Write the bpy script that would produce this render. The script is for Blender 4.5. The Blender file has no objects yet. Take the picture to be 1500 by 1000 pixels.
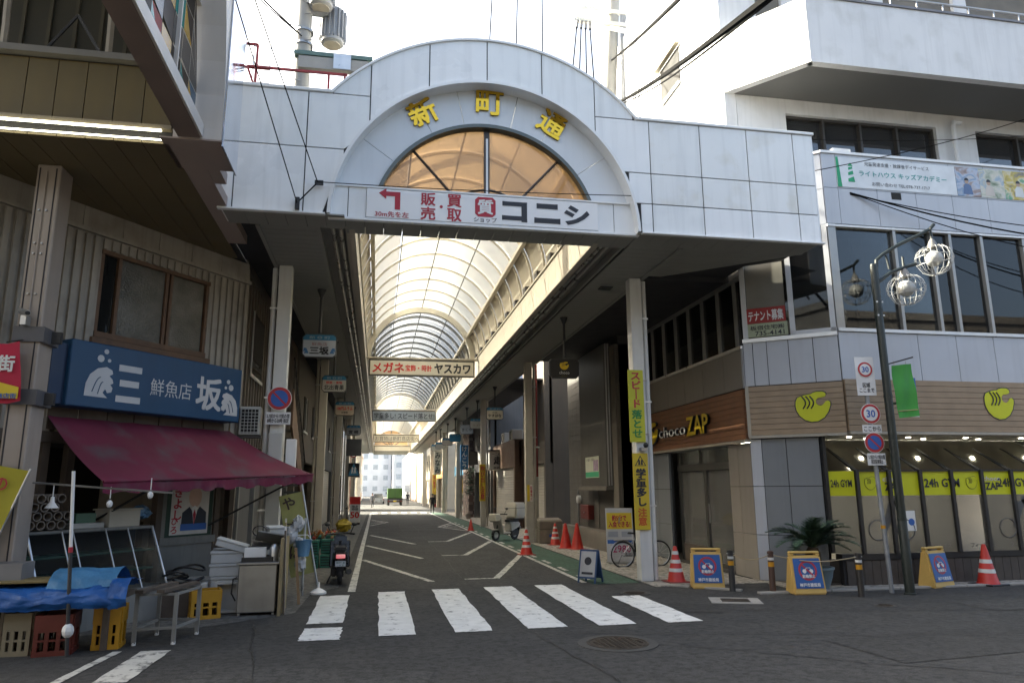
import bpy, bmesh, math, random
from mathutils import Vector, Matrix, noise as mnoise
random.seed(7)
SC = bpy.context.scene
COL = SC.collection
K = 1.27            # metres per drawing unit: everything below is measured in drawing units

# ------------------------------------------------------------------ camera
def _cam():
    yaw, pitch, roll = math.radians(10.55), math.radians(11.55), math.radians(0.41)
    fw = Vector((math.sin(yaw)*math.cos(pitch), math.cos(yaw)*math.cos(pitch), math.sin(pitch)))
    rt = Vector((math.cos(yaw), -math.sin(yaw), 0)); up = rt.cross(fw)
    r2 = rt*math.cos(roll) - up*math.sin(roll); u2 = up*math.cos(roll) + rt*math.sin(roll)
    cd = bpy.data.cameras.new('camera'); cd.lens = 25.2; cd.sensor_width = 36; cd.sensor_fit = 'HORIZONTAL'
    cd.clip_start = 0.05; cd.clip_end = 3000
    co = bpy.data.objects.new('camera', cd); COL.objects.link(co)
    m = Matrix((r2, u2, -fw)).transposed().to_4x4(); m.translation = Vector((0, 0, 1.65))*K
    co.matrix_world = m; SC.camera = co
_cam()
# ------------------------------------------------------------------ sky and sun
SUN_EL = math.radians(36); SUN_DIR = Vector((-0.857, 0.515, 0)).normalized()
w = bpy.data.worlds.new('World'); SC.world = w; w.use_nodes = True
nt = w.node_tree; nt.nodes.clear()
sky = nt.nodes.new('ShaderNodeTexSky'); sky.sky_type = 'NISHITA'; sky.sun_disc = False
sky.sun_elevation = SUN_EL; sky.sun_rotation = math.atan2(SUN_DIR.x, SUN_DIR.y)
sky.air_density = 0.7; sky.dust_density = 8.0; sky.ozone_density = 0.2
bg = nt.nodes.new('ShaderNodeBackground'); bg.inputs[1].default_value = 0.15
wo = nt.nodes.new('ShaderNodeOutputWorld')
nt.links.new(sky.outputs[0], bg.inputs[0]); nt.links.new(bg.outputs[0], wo.inputs[0])
sl = bpy.data.lights.new('sun', 'SUN'); sl.energy = 5.0; sl.angle = math.radians(0.5); sl.color = (1.0, 0.93, 0.82)
so = bpy.data.objects.new('sun', sl); COL.objects.link(so)
sd = Vector((SUN_DIR.x*math.cos(SUN_EL), SUN_DIR.y*math.cos(SUN_EL), math.sin(SUN_EL)))
so.rotation_euler = sd.to_track_quat('Z', 'Y').to_euler(); so.location = (-20, 20, 40)
SC.view_settings.view_transform = 'Standard'; SC.view_settings.look = 'None'
SC.view_settings.exposure = 2.4; SC.view_settings.gamma = 1.0
SC.view_settings.use_curve_mapping = False
SC.view_settings.use_white_balance = True; SC.view_settings.white_balance_temperature = 6700; SC.view_settings.white_balance_tint = 2
SC.render.engine = 'CYCLES'
cy = SC.cycles; cy.use_denoising = True; cy.max_bounces = 8; cy.diffuse_bounces = 4; cy.glossy_bounces = 3
cy.transmission_bounces = 6; cy.transparent_max_bounces = 16; cy.caustics_reflective = False; cy.caustics_refractive = False
cy.sample_clamp_indirect = 6

# ------------------------------------------------------------------ materials
MATS = {}
def mat(name, col, rough=.6, var=.12, scale=3.0, metal=0., bump=0., streak=0., grime=None, spec=None, fine=0.):
    if name in MATS: return MATS[name]
    m = bpy.data.materials.new(name); m.use_nodes = True; t = m.node_tree; N = t.nodes; L = t.links
    p = N['Principled BSDF']; p.inputs['Roughness'].default_value = rough; p.inputs['Metallic'].default_value = metal
    if spec is not None: p.inputs['Specular IOR Level'].default_value = spec
    tc = N.new('ShaderNodeTexCoord')
    def noise(sc, det, stretch=None):
        n = N.new('ShaderNodeTexNoise'); n.inputs['Scale'].default_value = sc/K; n.inputs['Detail'].default_value = det
        if stretch:
            mp = N.new('ShaderNodeMapping'); mp.inputs['Scale'].default_value = stretch
            L.new(tc.outputs['Object'], mp.inputs[0]); L.new(mp.outputs[0], n.inputs[0])
        else: L.new(tc.outputs['Object'], n.inputs[0])
        return n
    def mix(fac, a, b, bt='MIX'):
        x = N.new('ShaderNodeMix'); x.data_type = 'RGBA'; x.blend_type = bt
        for i, v in ((0, fac), (6, a), (7, b)):
            if hasattr(v, 'default_value') or hasattr(v, 'is_linked'): L.new(v, x.inputs[i])
            else: x.inputs[i].default_value = v if i == 0 else (*v[:3], 1)
        return x.outputs[2]
    def ramp(o, a, b, lo=0., hi=1.):
        r = N.new('ShaderNodeMapRange'); L.new(o, r.inputs[0])
        r.inputs[1].default_value = a; r.inputs[2].default_value = b; r.inputs[3].default_value = lo; r.inputs[4].default_value = hi
        return r.outputs[0]
    lo = tuple(c*(1-var) for c in col); hi = tuple(min(1, c*(1+var)) for c in col)
    n1 = noise(scale, 5)
    out = mix(ramp(n1.outputs[0], .3, .7), lo, hi)
    if fine:
        n2 = noise(70, 3); out = mix(ramp(n2.outputs[0], .35, .65), tuple(0 for _ in col), out) if False else mix(fine, out, mix(ramp(n2.outputs[0], .36, .66), tuple(c*.25 for c in col), tuple(min(1, c*2.4) for c in col)))
    if fine:
        n6 = noise(8, 8); out = mix(ramp(n6.outputs[0], .42, .62, 0, .6), out, tuple(min(1, c*1.9) for c in col)); n7 = noise(13, 8); out = mix(ramp(n7.outputs[0], .5, .62, 0, .75), out, tuple(c*.4 for c in col))
    if streak:
        n3 = noise(9, 4, (1, 1, .06)); out = mix(ramp(n3.outputs[0], .5, .75, 0, streak), out, tuple(c*.45 for c in col))
    if grime:
        n4 = noise(2.2, 6); out = mix(ramp(n4.outputs[0], .52, .72, 0, grime[1]), out, grime[0])
    L.new(out, p.inputs['Base Color'])
    rr = ramp(n1.outputs[0], .3, .7, max(0, rough-.08), min(1, rough+.08)); L.new(rr, p.inputs['Roughness'])
    if bump:
        nb = noise(90 if fine else 40, 3); b = N.new('ShaderNodeBump'); b.inputs['Strength'].default_value = bump; b.inputs['Distance'].default_value = .01
        L.new(nb.outputs[0], b.inputs['Height']); L.new(b.outputs[0], p.inputs['Normal'])
    MATS[name] = m; return m
def emit(name, col, s):
    if name in MATS: return MATS[name]
    m = bpy.data.materials.new(name); m.use_nodes = True; p = m.node_tree.nodes['Principled BSDF']
    p.inputs['Base Color'].default_value = (.8, .8, .8, 1); p.inputs['Emission Color'].default_value = (*col, 1); p.inputs['Emission Strength'].default_value = s
    MATS[name] = m; return m
def sheet(name, col, transp, transl, gloss=.06, rough=.1, tcol=None):
    """thin pane or sheet: part clear, part light-scattering, part glossy"""
    if name in MATS: return MATS[name]
    m = bpy.data.materials.new(name); m.use_nodes = True; t = m.node_tree; N = t.nodes; L = t.links; N.clear()
    o = N.new('ShaderNodeOutputMaterial'); tr = N.new('ShaderNodeBsdfTransparent'); tr.inputs[0].default_value = (*(tcol or col), 1)
    tl = N.new('ShaderNodeBsdfTranslucent'); df = N.new('ShaderNodeBsdfDiffuse'); gl = N.new('ShaderNodeBsdfGlossy')
    gl.inputs['Roughness'].default_value = rough
    tc = N.new('ShaderNodeTexCoord'); ns = N.new('ShaderNodeTexNoise'); ns.inputs['Scale'].default_value = 1.3; ns.inputs['Detail'].default_value = 5
    L.new(tc.outputs['Object'], ns.inputs[0])
    cm = N.new('ShaderNodeMix'); cm.data_type = 'RGBA'; L.new(ns.outputs[0], cm.inputs[0])
    cm.inputs[6].default_value = (*[c*.8 for c in col], 1); cm.inputs[7].default_value = (*[min(1, c*1.08) for c in col], 1)
    L.new(cm.outputs[2], tl.inputs[0]); L.new(cm.outputs[2], df.inputs[0])
    a = N.new('ShaderNodeMixShader'); a.inputs[0].default_value = transl; L.new(df.outputs[0], a.inputs[1]); L.new(tl.outputs[0], a.inputs[2])
    b = N.new('ShaderNodeMixShader'); b.inputs[0].default_value = transp; L.new(a.outputs[0], b.inputs[1]); L.new(tr.outputs[0], b.inputs[2])
    lw = N.new('ShaderNodeFresnel'); lw.inputs[0].default_value = 1.45
    mu = N.new('ShaderNodeMath'); mu.operation = 'MULTIPLY'; mu.inputs[1].default_value = gloss/.04; L.new(lw.outputs[0], mu.inputs[0])
    cl = N.new('ShaderNodeClamp'); L.new(mu.outputs[0], cl.inputs[0])
    c = N.new('ShaderNodeMixShader'); L.new(cl.outputs[0], c.inputs[0]); L.new(b.outputs[0], c.inputs[1]); L.new(gl.outputs[0], c.inputs[2])
    L.new(c.outputs[0], o.inputs[0]); MATS[name] = m; return m
def worn(name, col, under, th=.5):
    """road paint worn through to what lies under it"""
    if name in MATS: return MATS[name]
    m = mat(name, col, .7, .1, 6); t = m.node_tree; N = t.nodes; L = t.links; p = N['Principled BSDF']
    src = p.inputs['Base Color'].links[0].from_socket
    tc = N.new('ShaderNodeTexCoord'); a = N.new('ShaderNodeTexNoise'); a.inputs['Scale'].default_value = 5; a.inputs['Detail'].default_value = 9; a.inputs['Roughness'].default_value = .7
    L.new(tc.outputs['Object'], a.inputs[0])
    r = N.new('ShaderNodeMapRange'); L.new(a.outputs[0], r.inputs[0]); r.inputs[1].default_value = th; r.inputs[2].default_value = th+.12
    x = N.new('ShaderNodeMix'); x.data_type = 'RGBA'; L.new(r.outputs[0], x.inputs[0]); L.new(src, x.inputs[6]); x.inputs[7].default_value = (*under, 1)
    L.new(x.outputs[2], p.inputs['Base Color']); return m

# ------------------------------------------------------------------ mesh building
class B:
    def __init__(s, M=None): s.v = []; s.f = []; s.M = M
    def add(s, vs, fs, M=None):
        n = len(s.v); T = s.M
        for v in vs:
            v = Vector(v)
            if M is not None: v = M @ v
            if T is not None: v = T @ v
            s.v.append(v)
        s.f += [tuple(i+n for i in f) for f in fs]; return s
    def box(s, x0, x1, y0, y1, z0, z1, M=None):
        return s.add([(x0,y0,z0),(x1,y0,z0),(x1,y1,z0),(x0,y1,z0),(x0,y0,z1),(x1,y0,z1),(x1,y1,z1),(x0,y1,z1)],
            [(3,2,1,0),(4,5,6,7),(0,1,5,4),(1,2,6,5),(2,3,7,6),(3,0,4,7)], M)
    def cyl(s, p0, p1, r0, r1=None, n=12, cap=True):
        r1 = r0 if r1 is None else r1; p0 = Vector(p0); p1 = Vector(p1); d = (p1-p0).normalized()
        a = d.orthogonal().normalized(); b = d.cross(a); vs = []
        for p, r in ((p0, r0), (p1, r1)):
            vs += [p + (a*math.cos(2*math.pi*i/n) + b*math.sin(2*math.pi*i/n))*r for i in range(n)]
        fs = [(i, (i+1) % n, n+(i+1) % n, n+i) for i in range(n)]
        if cap: fs += [tuple(range(n-1, -1, -1)), tuple(range(n, 2*n))]
        return s.add(vs, fs)
    def tube(s, pts, r, n=6):
        pts = [Vector(p) for p in pts]; vs = []; fs = []; a = None
        for i, p in enumerate(pts):
            d = (pts[min(i+1, len(pts)-1)] - pts[max(i-1, 0)]).normalized()
            if a is None: a = d.orthogonal().normalized()
            a = (a - d*a.dot(d)).normalized(); b = d.cross(a); rr = r[i] if isinstance(r, (list, tuple)) else r
            vs += [p + (a*math.cos(2*math.pi*k/n) + b*math.sin(2*math.pi*k/n))*rr for k in range(n)]
        for i in range(len(pts)-1):
            for k in range(n): fs.append((i*n+k, i*n+(k+1) % n, (i+1)*n+(k+1) % n, (i+1)*n+k))
        m = len(pts)-1; fs += [tuple(range(n-1, -1, -1)), tuple(range(m*n, m*n+n))]
        return s.add(vs, fs)
    def lathe(s, prof, c=(0, 0, 0), n=16, M=None):
        c = Vector(c); vs = []; fs = []
        for r, z in prof: vs += [c + Vector((r*math.cos(2*math.pi*i/n), r*math.sin(2*math.pi*i/n), z)) for i in range(n)]
        for j in range(len(prof)-1):
            for i in range(n): fs.append((j*n+i, j*n+(i+1) % n, (j+1)*n+(i+1) % n, (j+1)*n+i))
        fs += [tuple(range(n-1, -1, -1)), tuple(range((len(prof)-1)*n, len(prof)*n))]
        return s.add(vs, fs, M)
    def sph(s, c, r, n=12, m=8, sz=1., M=None):
        return s.lathe([(max(.0005, r*math.sin(math.pi*j/m)), -r*sz*math.cos(math.pi*j/m)) for j in range(m+1)], c, n, M)
    def prism(s, poly, M, d):
        """polygon (u,v) in the plane of frame M, from depth 0 to d along its normal"""
        n = len(poly); vs = [(u, v, 0) for u, v in poly] + [(u, v, d) for u, v in poly]
        fs = [tuple(range(n-1, -1, -1)), tuple(range(n, 2*n))] + [(i, (i+1) % n, n+(i+1) % n, n+i) for i in range(n)]
        return s.add(vs, fs, M)
    def quad(s, a, b, c, d): return s.add([a, b, c, d], [(0, 1, 2, 3)])
def face(o, n):
    """frame on a wall: x = to the right as one looks at it, y = up, z = out of the wall"""
    n = Vector(n).normalized(); r = (-n).cross(Vector((0, 0, 1))).normalized(); u = n.cross(r)
    m = Matrix((r, u, n)).transposed().to_4x4(); m.translation = Vector(o); return m
def place(o, rz=0, rx=0, ry=0):
    return Matrix.Translation(Vector(o)) @ Matrix.Rotation(rz, 4, 'Z') @ Matrix.Rotation(ry, 4, 'Y') @ Matrix.Rotation(rx, 4, 'X')
LOCAL = set()
def attach(o, parent):
    if parent is None: return
    o.parent = parent
    if parent.get('category') is not None or parent.get('kind') is not None or parent.parent is None:
        if parent.name not in LOCAL and parent.type == 'EMPTY': o.matrix_parent_inverse = Matrix.Translation(-Vector(parent.location))
def tag(o, label=None, cat=None, group=None, kind=None):
    for k, v in (('label', label), ('category', cat), ('group', group), ('kind', kind)):
        if v: o[k] = v
    return o
def thing(name, label, cat, loc=(0, 0, 0), group=None, rz=0, local=False, kind=None):
    o = bpy.data.objects.new(name, None); COL.objects.link(o); o.location = Vector(loc)*K; o.rotation_euler.z = rz
    o.empty_display_size = .2
    tag(o, label, cat, group, kind or ('thing' if cat else None))
    if local: LOCAL.add(o.name)
    return o
def mesh(name, b, m, smooth=False, bev=0., seg=1):
    me = bpy.data.meshes.new(name); me.from_pydata([v*K for v in b.v], [], b.f); me.validate()
    bm = bmesh.new(); bm.from_mesh(me)
    if bev:
        es = [e for e in bm.edges if len(e.link_faces) == 2 and e.calc_face_angle(0) > .5]
        bmesh.ops.bevel(bm, geom=es, offset=bev*K, segments=seg, affect='EDGES', clamp_overlap=True)
    bmesh.ops.recalc_face_normals(bm, faces=bm.faces); bm.to_mesh(me); bm.free()
    if m: me.materials.append(m)
    if smooth:
        me.polygons.foreach_set('use_smooth', [True]*len(me.polygons)); me.set_sharp_from_angle(angle=math.radians(38))
    return me
def obj(name, b, m, parent=None, smooth=False, bev=0., seg=1, **kw):
    me = mesh(name, b, m, smooth, bev, seg) if isinstance(b, B) else b
    o = bpy.data.objects.new(name, me); COL.objects.link(o); attach(o, parent); tag(o, **kw) if kw else None
    return o
def inst(name, me, parent, loc, rz=0):
    """another object that shares a mesh, moved by loc"""
    o = bpy.data.objects.new(name, me); COL.objects.link(o); attach(o, parent); o.location = Vector(loc)*K; o.rotation_euler.z = rz; return o
def struct(name, b, m, parent=None, **kw):
    o = obj(name, b, m, parent, **kw)
    if parent is None: o['kind'] = 'structure'
    return o
def dup(root, label, loc, rz=0, group=None):
    r = root.copy(); COL.objects.link(r); r.location = Vector(loc)*K; r.rotation_euler.z = rz
    if label: r['label'] = label
    if group: r['group'] = group
    LOCAL.add(r.name)
    for ch in list(root.children):
        c = ch.copy(); COL.objects.link(c); c.parent = r
        for g in list(ch.children):
            d = g.copy(); COL.objects.link(d); d.parent = c
    return r
TXT = []
def txt(parent, body, M, w_, h_, m, bold=0., ext=.004, name='lettering', sp=1.0):
    """lettering fitted to w_ x h_, centred on frame M"""
    TXT.append((parent, body, M.copy(), w_, h_, m, bold, ext, name, sp))
def vtxt(parent, body, M, w_, h_, m, **k): txt(parent, '\n'.join(body.replace('ー', '｜')), M, w_, h_, m, **k)
def KAN(s): return any('\u4e00' <= c <= '\u9fff' for c in s)
def flush():
    tmp = []
    for q in TXT:
        c = bpy.data.curves.new('f', 'FONT'); c.body = q[1]; c.resolution_u = 2; c.align_x = 'CENTER'; c.offset = 0 if KAN(q[1]) else q[6]; c.space_line = q[9]
        o = bpy.data.objects.new('f', c); COL.objects.link(o); tmp.append(o)
    bpy.context.view_layer.update(); dg = bpy.context.evaluated_depsgraph_get()
    mes = [bpy.data.meshes.new_from_object(o.evaluated_get(dg)) for o in tmp]
    for o in tmp: bpy.data.objects.remove(o)
    for q, me in zip(TXT, mes):
        parent, body, M, w_, h_, m, bold, ext, name, sp = q
        if not me.vertices: continue
        xs = [v.co.x for v in me.vertices]; ys = [v.co.y for v in me.vertices]
        x0, x1, y0, y1 = min(xs), max(xs), min(ys), max(ys)
        sx = w_/max(1e-4, x1-x0) if w_ else h_/max(1e-4, y1-y0); sy = h_/max(1e-4, y1-y0) if h_ else sx
        b = B(); offs = [(0, 0)]
        if KAN(body) and bold > .008: offs = [(bold, bold), (-bold, bold), (bold, -bold), (-bold, -bold)]
        for i, (dx, dy) in enumerate(offs):
            n0 = len(b.v); b.v += [M @ Vector(((v.co.x-(x0+x1)/2+dx)*sx, (v.co.y-(y0+y1)/2+dy)*sy, ext+.0004*i)) for v in me.vertices]
            b.f += [tuple(j+n0 for j in p.vertices) for p in me.polygons]
        nm = bpy.data.meshes.new(name); nm.from_pydata([v*K for v in b.v], [], b.f); nm.materials.append(m)
        o = bpy.data.objects.new(name, nm); COL.objects.link(o); attach(o, parent)
    TXT.clear()
def lerp(a, b, t): return a+(b-a)*t

asphalt = mat('asphalt', (.029, .029, .0292), .85, .28, 1.1, bump=.6, fine=.75, grime=((.022, .022, .022), .5))
white_panel = mat('white_enamel_panel', (.84, .85, .85), .32, .04, 1.2, streak=.16)
white_trim = mat('white_trim', (.8, .81, .81), .4, .04, 2)
soffit_grey = mat('soffit_grey', (.26, .26, .24), .6, .1, 2)
cream = mat('cream_steel', (.42, .38, .31), .5, .08, 3, streak=.15)
dark_gap = mat('dark_joint', (.03, .03, .035), .8)
dark_steel = mat('dark_steel', (.035, .035, .038), .5, .1)
alu = mat('aluminium', (.55, .56, .57), .35, .08, 5, metal=.8)
steel = mat('stainless', (.36, .36, .36), .36, .1, 4, metal=.9, streak=.3)
black = mat('black_paint', (.018, .018, .02), .45)
red = mat('red_print', (.42, .02, .04), .5, .05)
ink = mat('black_print', (.02, .022, .03), .5, .05)
white = mat('white_paint', (.78, .78, .77), .5, .05)
yellow = mat('yellow_print', (.75, .55, .03), .5, .06)
blueprint = mat('blue_print', (.03, .12, .42), .5, .06)
green = mat('green_print', (.03, .36, .18), .5, .06)
dark_room = mat('dark_room', (.025, .024, .022), .9)
glass = sheet('window_glass', (.3, .32, .33), .97, .0, .05, .02, (.42, .44, .45))
# ================================================================== ground, road markings
struct('ground', B().quad((-400, -60, 0), (400, -60, 0), (400, 900, 0), (-400, 900, 0)), asphalt)
road_new = mat('asphalt_arcade', (.034, .034, .034), .85, .22, .8, bump=.5, fine=.7, grime=((.035, .034, .033), .55))
struct('arcade_road', B().quad((-.45, 12.7, .004), (3.72, 12.7, .004), (3.72, 120, .004), (-.45, 120, .004)), road_new)
pave = mat('pavement_concrete', (.27, .25, .22), .85, .14, 1.5, bump=.3, fine=.25, grime=((.13, .12, .11), .5))
green_road = mat('green_road', (.035, .075, .052), .8, .2, 2, bump=.3, fine=.4, grime=((.05, .06, .05), .5))
struct('green_lane', B().quad((3.74, 12.6, .006), (4.62, 12.6, .006), (4.55, 52, .006), (3.74, 52, .006)), green_road)
pv = thing('pavement', None, None, (5.6, 12, 0), kind='structure')
obj('base', B().box(4.64, 6.75, 12.0, 52, -.1, .004), dark_gap, pv)
for j in range(14):
    for i in range(3):
        y0 = 12.02+j*.85; x0 = 4.66+i*.69
        obj('paving_slab', B().box(x0+.006, x0+.684, y0+.006, y0+.844, 0, .012+random.uniform(0, .003)), pave, pv)
obj('paving_run', B().box(4.66, 6.74, 23.94, 52, 0, .012), pave, pv)
for i in range(9):
    x0 = 6.72+i*.85
    obj('paving_slab', B().box(x0+.006, x0+.844, 10.95, 12.6, 0, .012+random.uniform(0, .003)), pave, pv)
for i in range(12):
    x0 = 4.7+i*.62
    y0 = 10.86+max(0, 5.9-x0)*.95
    obj('kerb_stone', B(place((x0+.3, y0+.05, 0), -.76 if x0 < 5.9 else 0)).box(-.3, .3, -.06, .06, -.05, .03), mat('kerb', (.3, .29, .27), .8, .15, 4, bump=.2), pv, bev=.008)
lp = mat('shop_apron', (.1, .098, .092), .85, .2, 1.5, bump=.3, fine=.3, grime=((.05, .05, .048), .6))
struct('shop_apron', B().add([(-7, 8.9, .004), (-2.0, 9.9, .004), (-1.05, 10.7, .004), (-1.0, 12.6, .004), (-.6, 13.2, .004), (-.6, 52, .004), (-7, 52, .004)], [(0, 1, 2, 3, 4, 5, 6)]), lp)
for (x, y, a, l, w_, c) in ((6.5, 7.2, .12, 3.2, 1.1, .03), (-.6, 7.0, -.3, 2.2, .9, .045), (2.6, 17, 0, 1.1, 5.5, .05), (.6, 31, 0, .9, 8, .034), (9.5, 9.2, .05, 2.6, .8, .044), (4.3, 9.9, -.4, .9, .7, .028)):
    M_ = place((x, y, .0055), a); rp_ = rough_quad if False else None
    vs = [M_ @ Vector((sx*l/2+random.uniform(-.02, .02), sy*w_/2+random.uniform(-.02, .02), 0)) for sx, sy in ((-1, -1), (0, -1), (1, -1), (1, 0), (1, 1), (0, 1), (-1, 1), (-1, 0))]
    struct('asphalt_patch', B().add(vs, [tuple(range(8))]), mat('asphalt_patch_%d' % int(c*1000), (c*.8, c*.8, c*.8), .85, .25, 1.6, bump=.6, fine=.7, grime=((.02, .02, .02), .5)))
paint = worn('road_paint', (.72, .72, .7), (.09, .09, .09), .56)
paint2 = worn('old_road_paint', (.55, .54, .5), (.07, .07, .07), .5)
def rough_quad(a, b, c, d, z, n=14, j=.012):
    """painted patch with slightly ragged edges: a-b near side, d-c far side"""
    a, b, c, d = [Vector((*p, z)) for p in (a, b, c, d)]; vs = []
    def edge(p, q):
        t = (q-p).normalized(); nn = Vector((-t.y, t.x, 0))
        return [p.lerp(q, i/n) + nn*random.uniform(-j, j) for i in range(n)]
    vs = edge(a, b)+edge(b, c)+edge(c, d)+edge(d, a)
    return B().add(vs, [tuple(range(len(vs)))])
cw = thing('crosswalk', None, None, (1.6, 10.6, 0), kind='structure')
for x0, x1, y0, y1 in [(-.82, -.37, 9.78, 12.22), (-.81, -.36, 8.73, 9.48), (.07, .5, 8.83, 12.44), (.95, 1.4, 8.86, 12.55), (1.83, 2.32, 8.9, 12.64), (2.71, 3.2, 8.9, 12.66), (3.6, 4.06, 8.9, 11.15)]:
    obj('stripe', rough_quad((x0, y0), (x1, y0), (x1, y1), (x0, y1), .009), paint, cw)
for i in range(6):
    x0 = -.3+i*.68; obj('stripe', rough_quad((x0, 51.3), (x0+.36, 51.3), (x0+.36, 53), (x0, 53), .009), paint, cw)
rm = thing('road_markings', None, None, (1.6, 20, 0), kind='structure')
def line(pts, wd, m=paint2, z=.009, name='line'):
    for (x0, y0), (x1, y1) in zip(pts, pts[1:]):
        d = Vector((x1-x0, y1-y0)).normalized(); n = Vector((-d.y, d.x))*wd/2
        a = (x0-n.x, y0-n.y); b = (x1-n.x, y1-n.y); c = (x1+n.x, y1+n.y); e = (x0+n.x, y0+n.y)
        obj(name, rough_quad(a, b, c, e, z, 10, .007), m, rm)
line([(-.36, 12.6), (-.36, 51)], .12); line([(3.66, 12.8), (3.66, 51)], .1)
for y in range(16): line([(3.84, 13.2+y*1.5), (3.84, 13.9+y*1.5)], .09)
line([(-.17, 27.4), (1.19, 22.7)], .12, z=.0095); line([(-.25, 22.5), (1.13, 18.05)], .12, z=.0095); line([(-.28, 18.07), (1.03, 13.6)], .12, z=.0095)
for k in range(3):
    y = 13.82+k*4.9
    line([(1.65, y), (2.3, y)], .11, z=.0092); line([(2.24, y-.04), (3.58, y+4.5)], .13, z=.0097)
for px in ((-.25, .6), (3.58, 2.7)):
    ys = 34.5 if px[0] < 0 else 29.2
    line([(px[0], ys), (px[1], ys+3.3), (px[0], ys+6.6)], .1, z=.0094)
    for q in (1.6, 3.3, 5): line([(px[0], ys+q+.4), (lerp(px[0], px[1], .75), ys+3.3)], .08, z=.0099)
line([(-2.23, 8.58), (-2.26, 7.28)], .3, z=.0062); line([(-2.62, 8.62), (-2.75, 7.2)], .09, z=.0062)
rust_iron = mat('cast_iron', (.06, .05, .042), .6, .25, 8, metal=.5, bump=.4)
def manhole(lbl, x, y, r, ring):
    t = thing('manhole_cover', lbl, 'manhole', (x, y, 0), local=True)
    obj('surround', B().lathe([(r*1.45, .0), (r*1.45, .007), (r*1.08, .008)], n=28), mat('manhole_mortar', (.055, .054, .052), .85, .2, 6, bump=.3), t)
    obj('frame', B().lathe([(r*1.12, .0), (r*1.12, .012), (r*1.03, .012), (r*1.03, .006)], n=28), rust_iron, t)
    b = B().lathe([(r, .0), (r, .011), (.01, .011)], n=28)
    for i in range(-4, 5):
        for j in range(-4, 5):
            if i*i+j*j < 19: b.box(i*r*.2-r*.06, i*r*.2+r*.06, j*r*.2-r*.06, j*r*.2+r*.06, .011, .016)
    obj('lid', b, rust_iron, t); return t
manhole('round iron manhole cover in the asphalt before the crosswalk', 2.61, 7.9, .3, 1)
manhole('small round iron cover beyond the last crosswalk stripe', 4.08, 11.4, .17, 1)
manhole('small iron valve cover at the edge of the road by the lamp post', 7.05, 9.45, .1, 1)
t = thing('utility_hatch', 'square iron hatch in a pale concrete patch near the bollards', 'hatch', (5.25, 10.35, 0))
M_ = place((5.25, 10.35, 0), -.35)
obj('surround', B(M_).box(-.36, .36, -.28, .28, 0, .007), mat('concrete_patch', (.3, .29, .27), .85, .2, 3, bump=.3), t)
obj('lid', B(M_).box(-.2, .2, -.15, .15, 0, .013), rust_iron, t)

crk = mat('crack_filler', (.012, .012, .013), .6)
rk = thing('road_cracks', None, None, (2, 8, 0), kind='structure'); rnd = random.Random(31)
for p0, p1 in (((1.9, 8.7), (2.3, 4.5)), ((2.1, 8.6), (7.4, 7.3)), ((4.6, 9.6), (11, 8.2)), ((-1.5, 9.9), (-.9, 6)), ((1.62, 14), (1.7, 34)), ((.4, 26), (3.5, 26.4)), ((3.2, 7.6), (6.5, 5.2))):
    n = 40; pts = []; ox = oy = 0
    for i in range(n+1):
        ox = ox*.85+rnd.uniform(-.03, .03); oy = oy*.85+rnd.uniform(-.03, .03); pts.append(Vector((lerp(p0[0], p1[0], i/n)+ox, lerp(p0[1], p1[1], i/n)+oy, .0066)))
    b = B(); vs = []
    for i, p in enumerate(pts):
        d = (pts[min(i+1, n)]-pts[max(i-1, 0)]).normalized(); q = Vector((-d.y, d.x, 0))*rnd.uniform(.003, .009); vs += [p-q, p+q]
    b.add(vs, [(2*i, 2*i+2, 2*i+3, 2*i+1) for i in range(n)]); obj('crack', b, crk, rk)

rnd = random.Random(77)
for nm, col, n in (('gum_spots', (.012, .012, .012), 260), ('pale_grit', (.16, .15, .14), 320)):
    b = B()
    for k in range(n):
        x, y = rnd.uniform(-2.2, 11), rnd.uniform(5.2, 11.2)
        if rnd.random() < .35: x, y = rnd.choice([(rnd.uniform(4.7, 11), rnd.uniform(10.3, 10.9)), (rnd.uniform(-2.4, -.5), rnd.uniform(8.5, 11))])
        r = rnd.uniform(.004, .013) if nm == 'gum_spots' else rnd.uniform(.002, .006); m = 6
        b.add([(x+r*math.cos(2*math.pi*i/m)*rnd.uniform(.7, 1.2), y+r*math.sin(2*math.pi*i/m)*rnd.uniform(.7, 1.2), .0075) for i in range(m)], [tuple(range(m))])
    obj(nm, b, mat(nm, col, .8), None, kind='stuff', label='dark gum spots trodden into the asphalt' if nm == 'gum_spots' else 'pale specks of grit lying on the asphalt', cat='grit')
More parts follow.
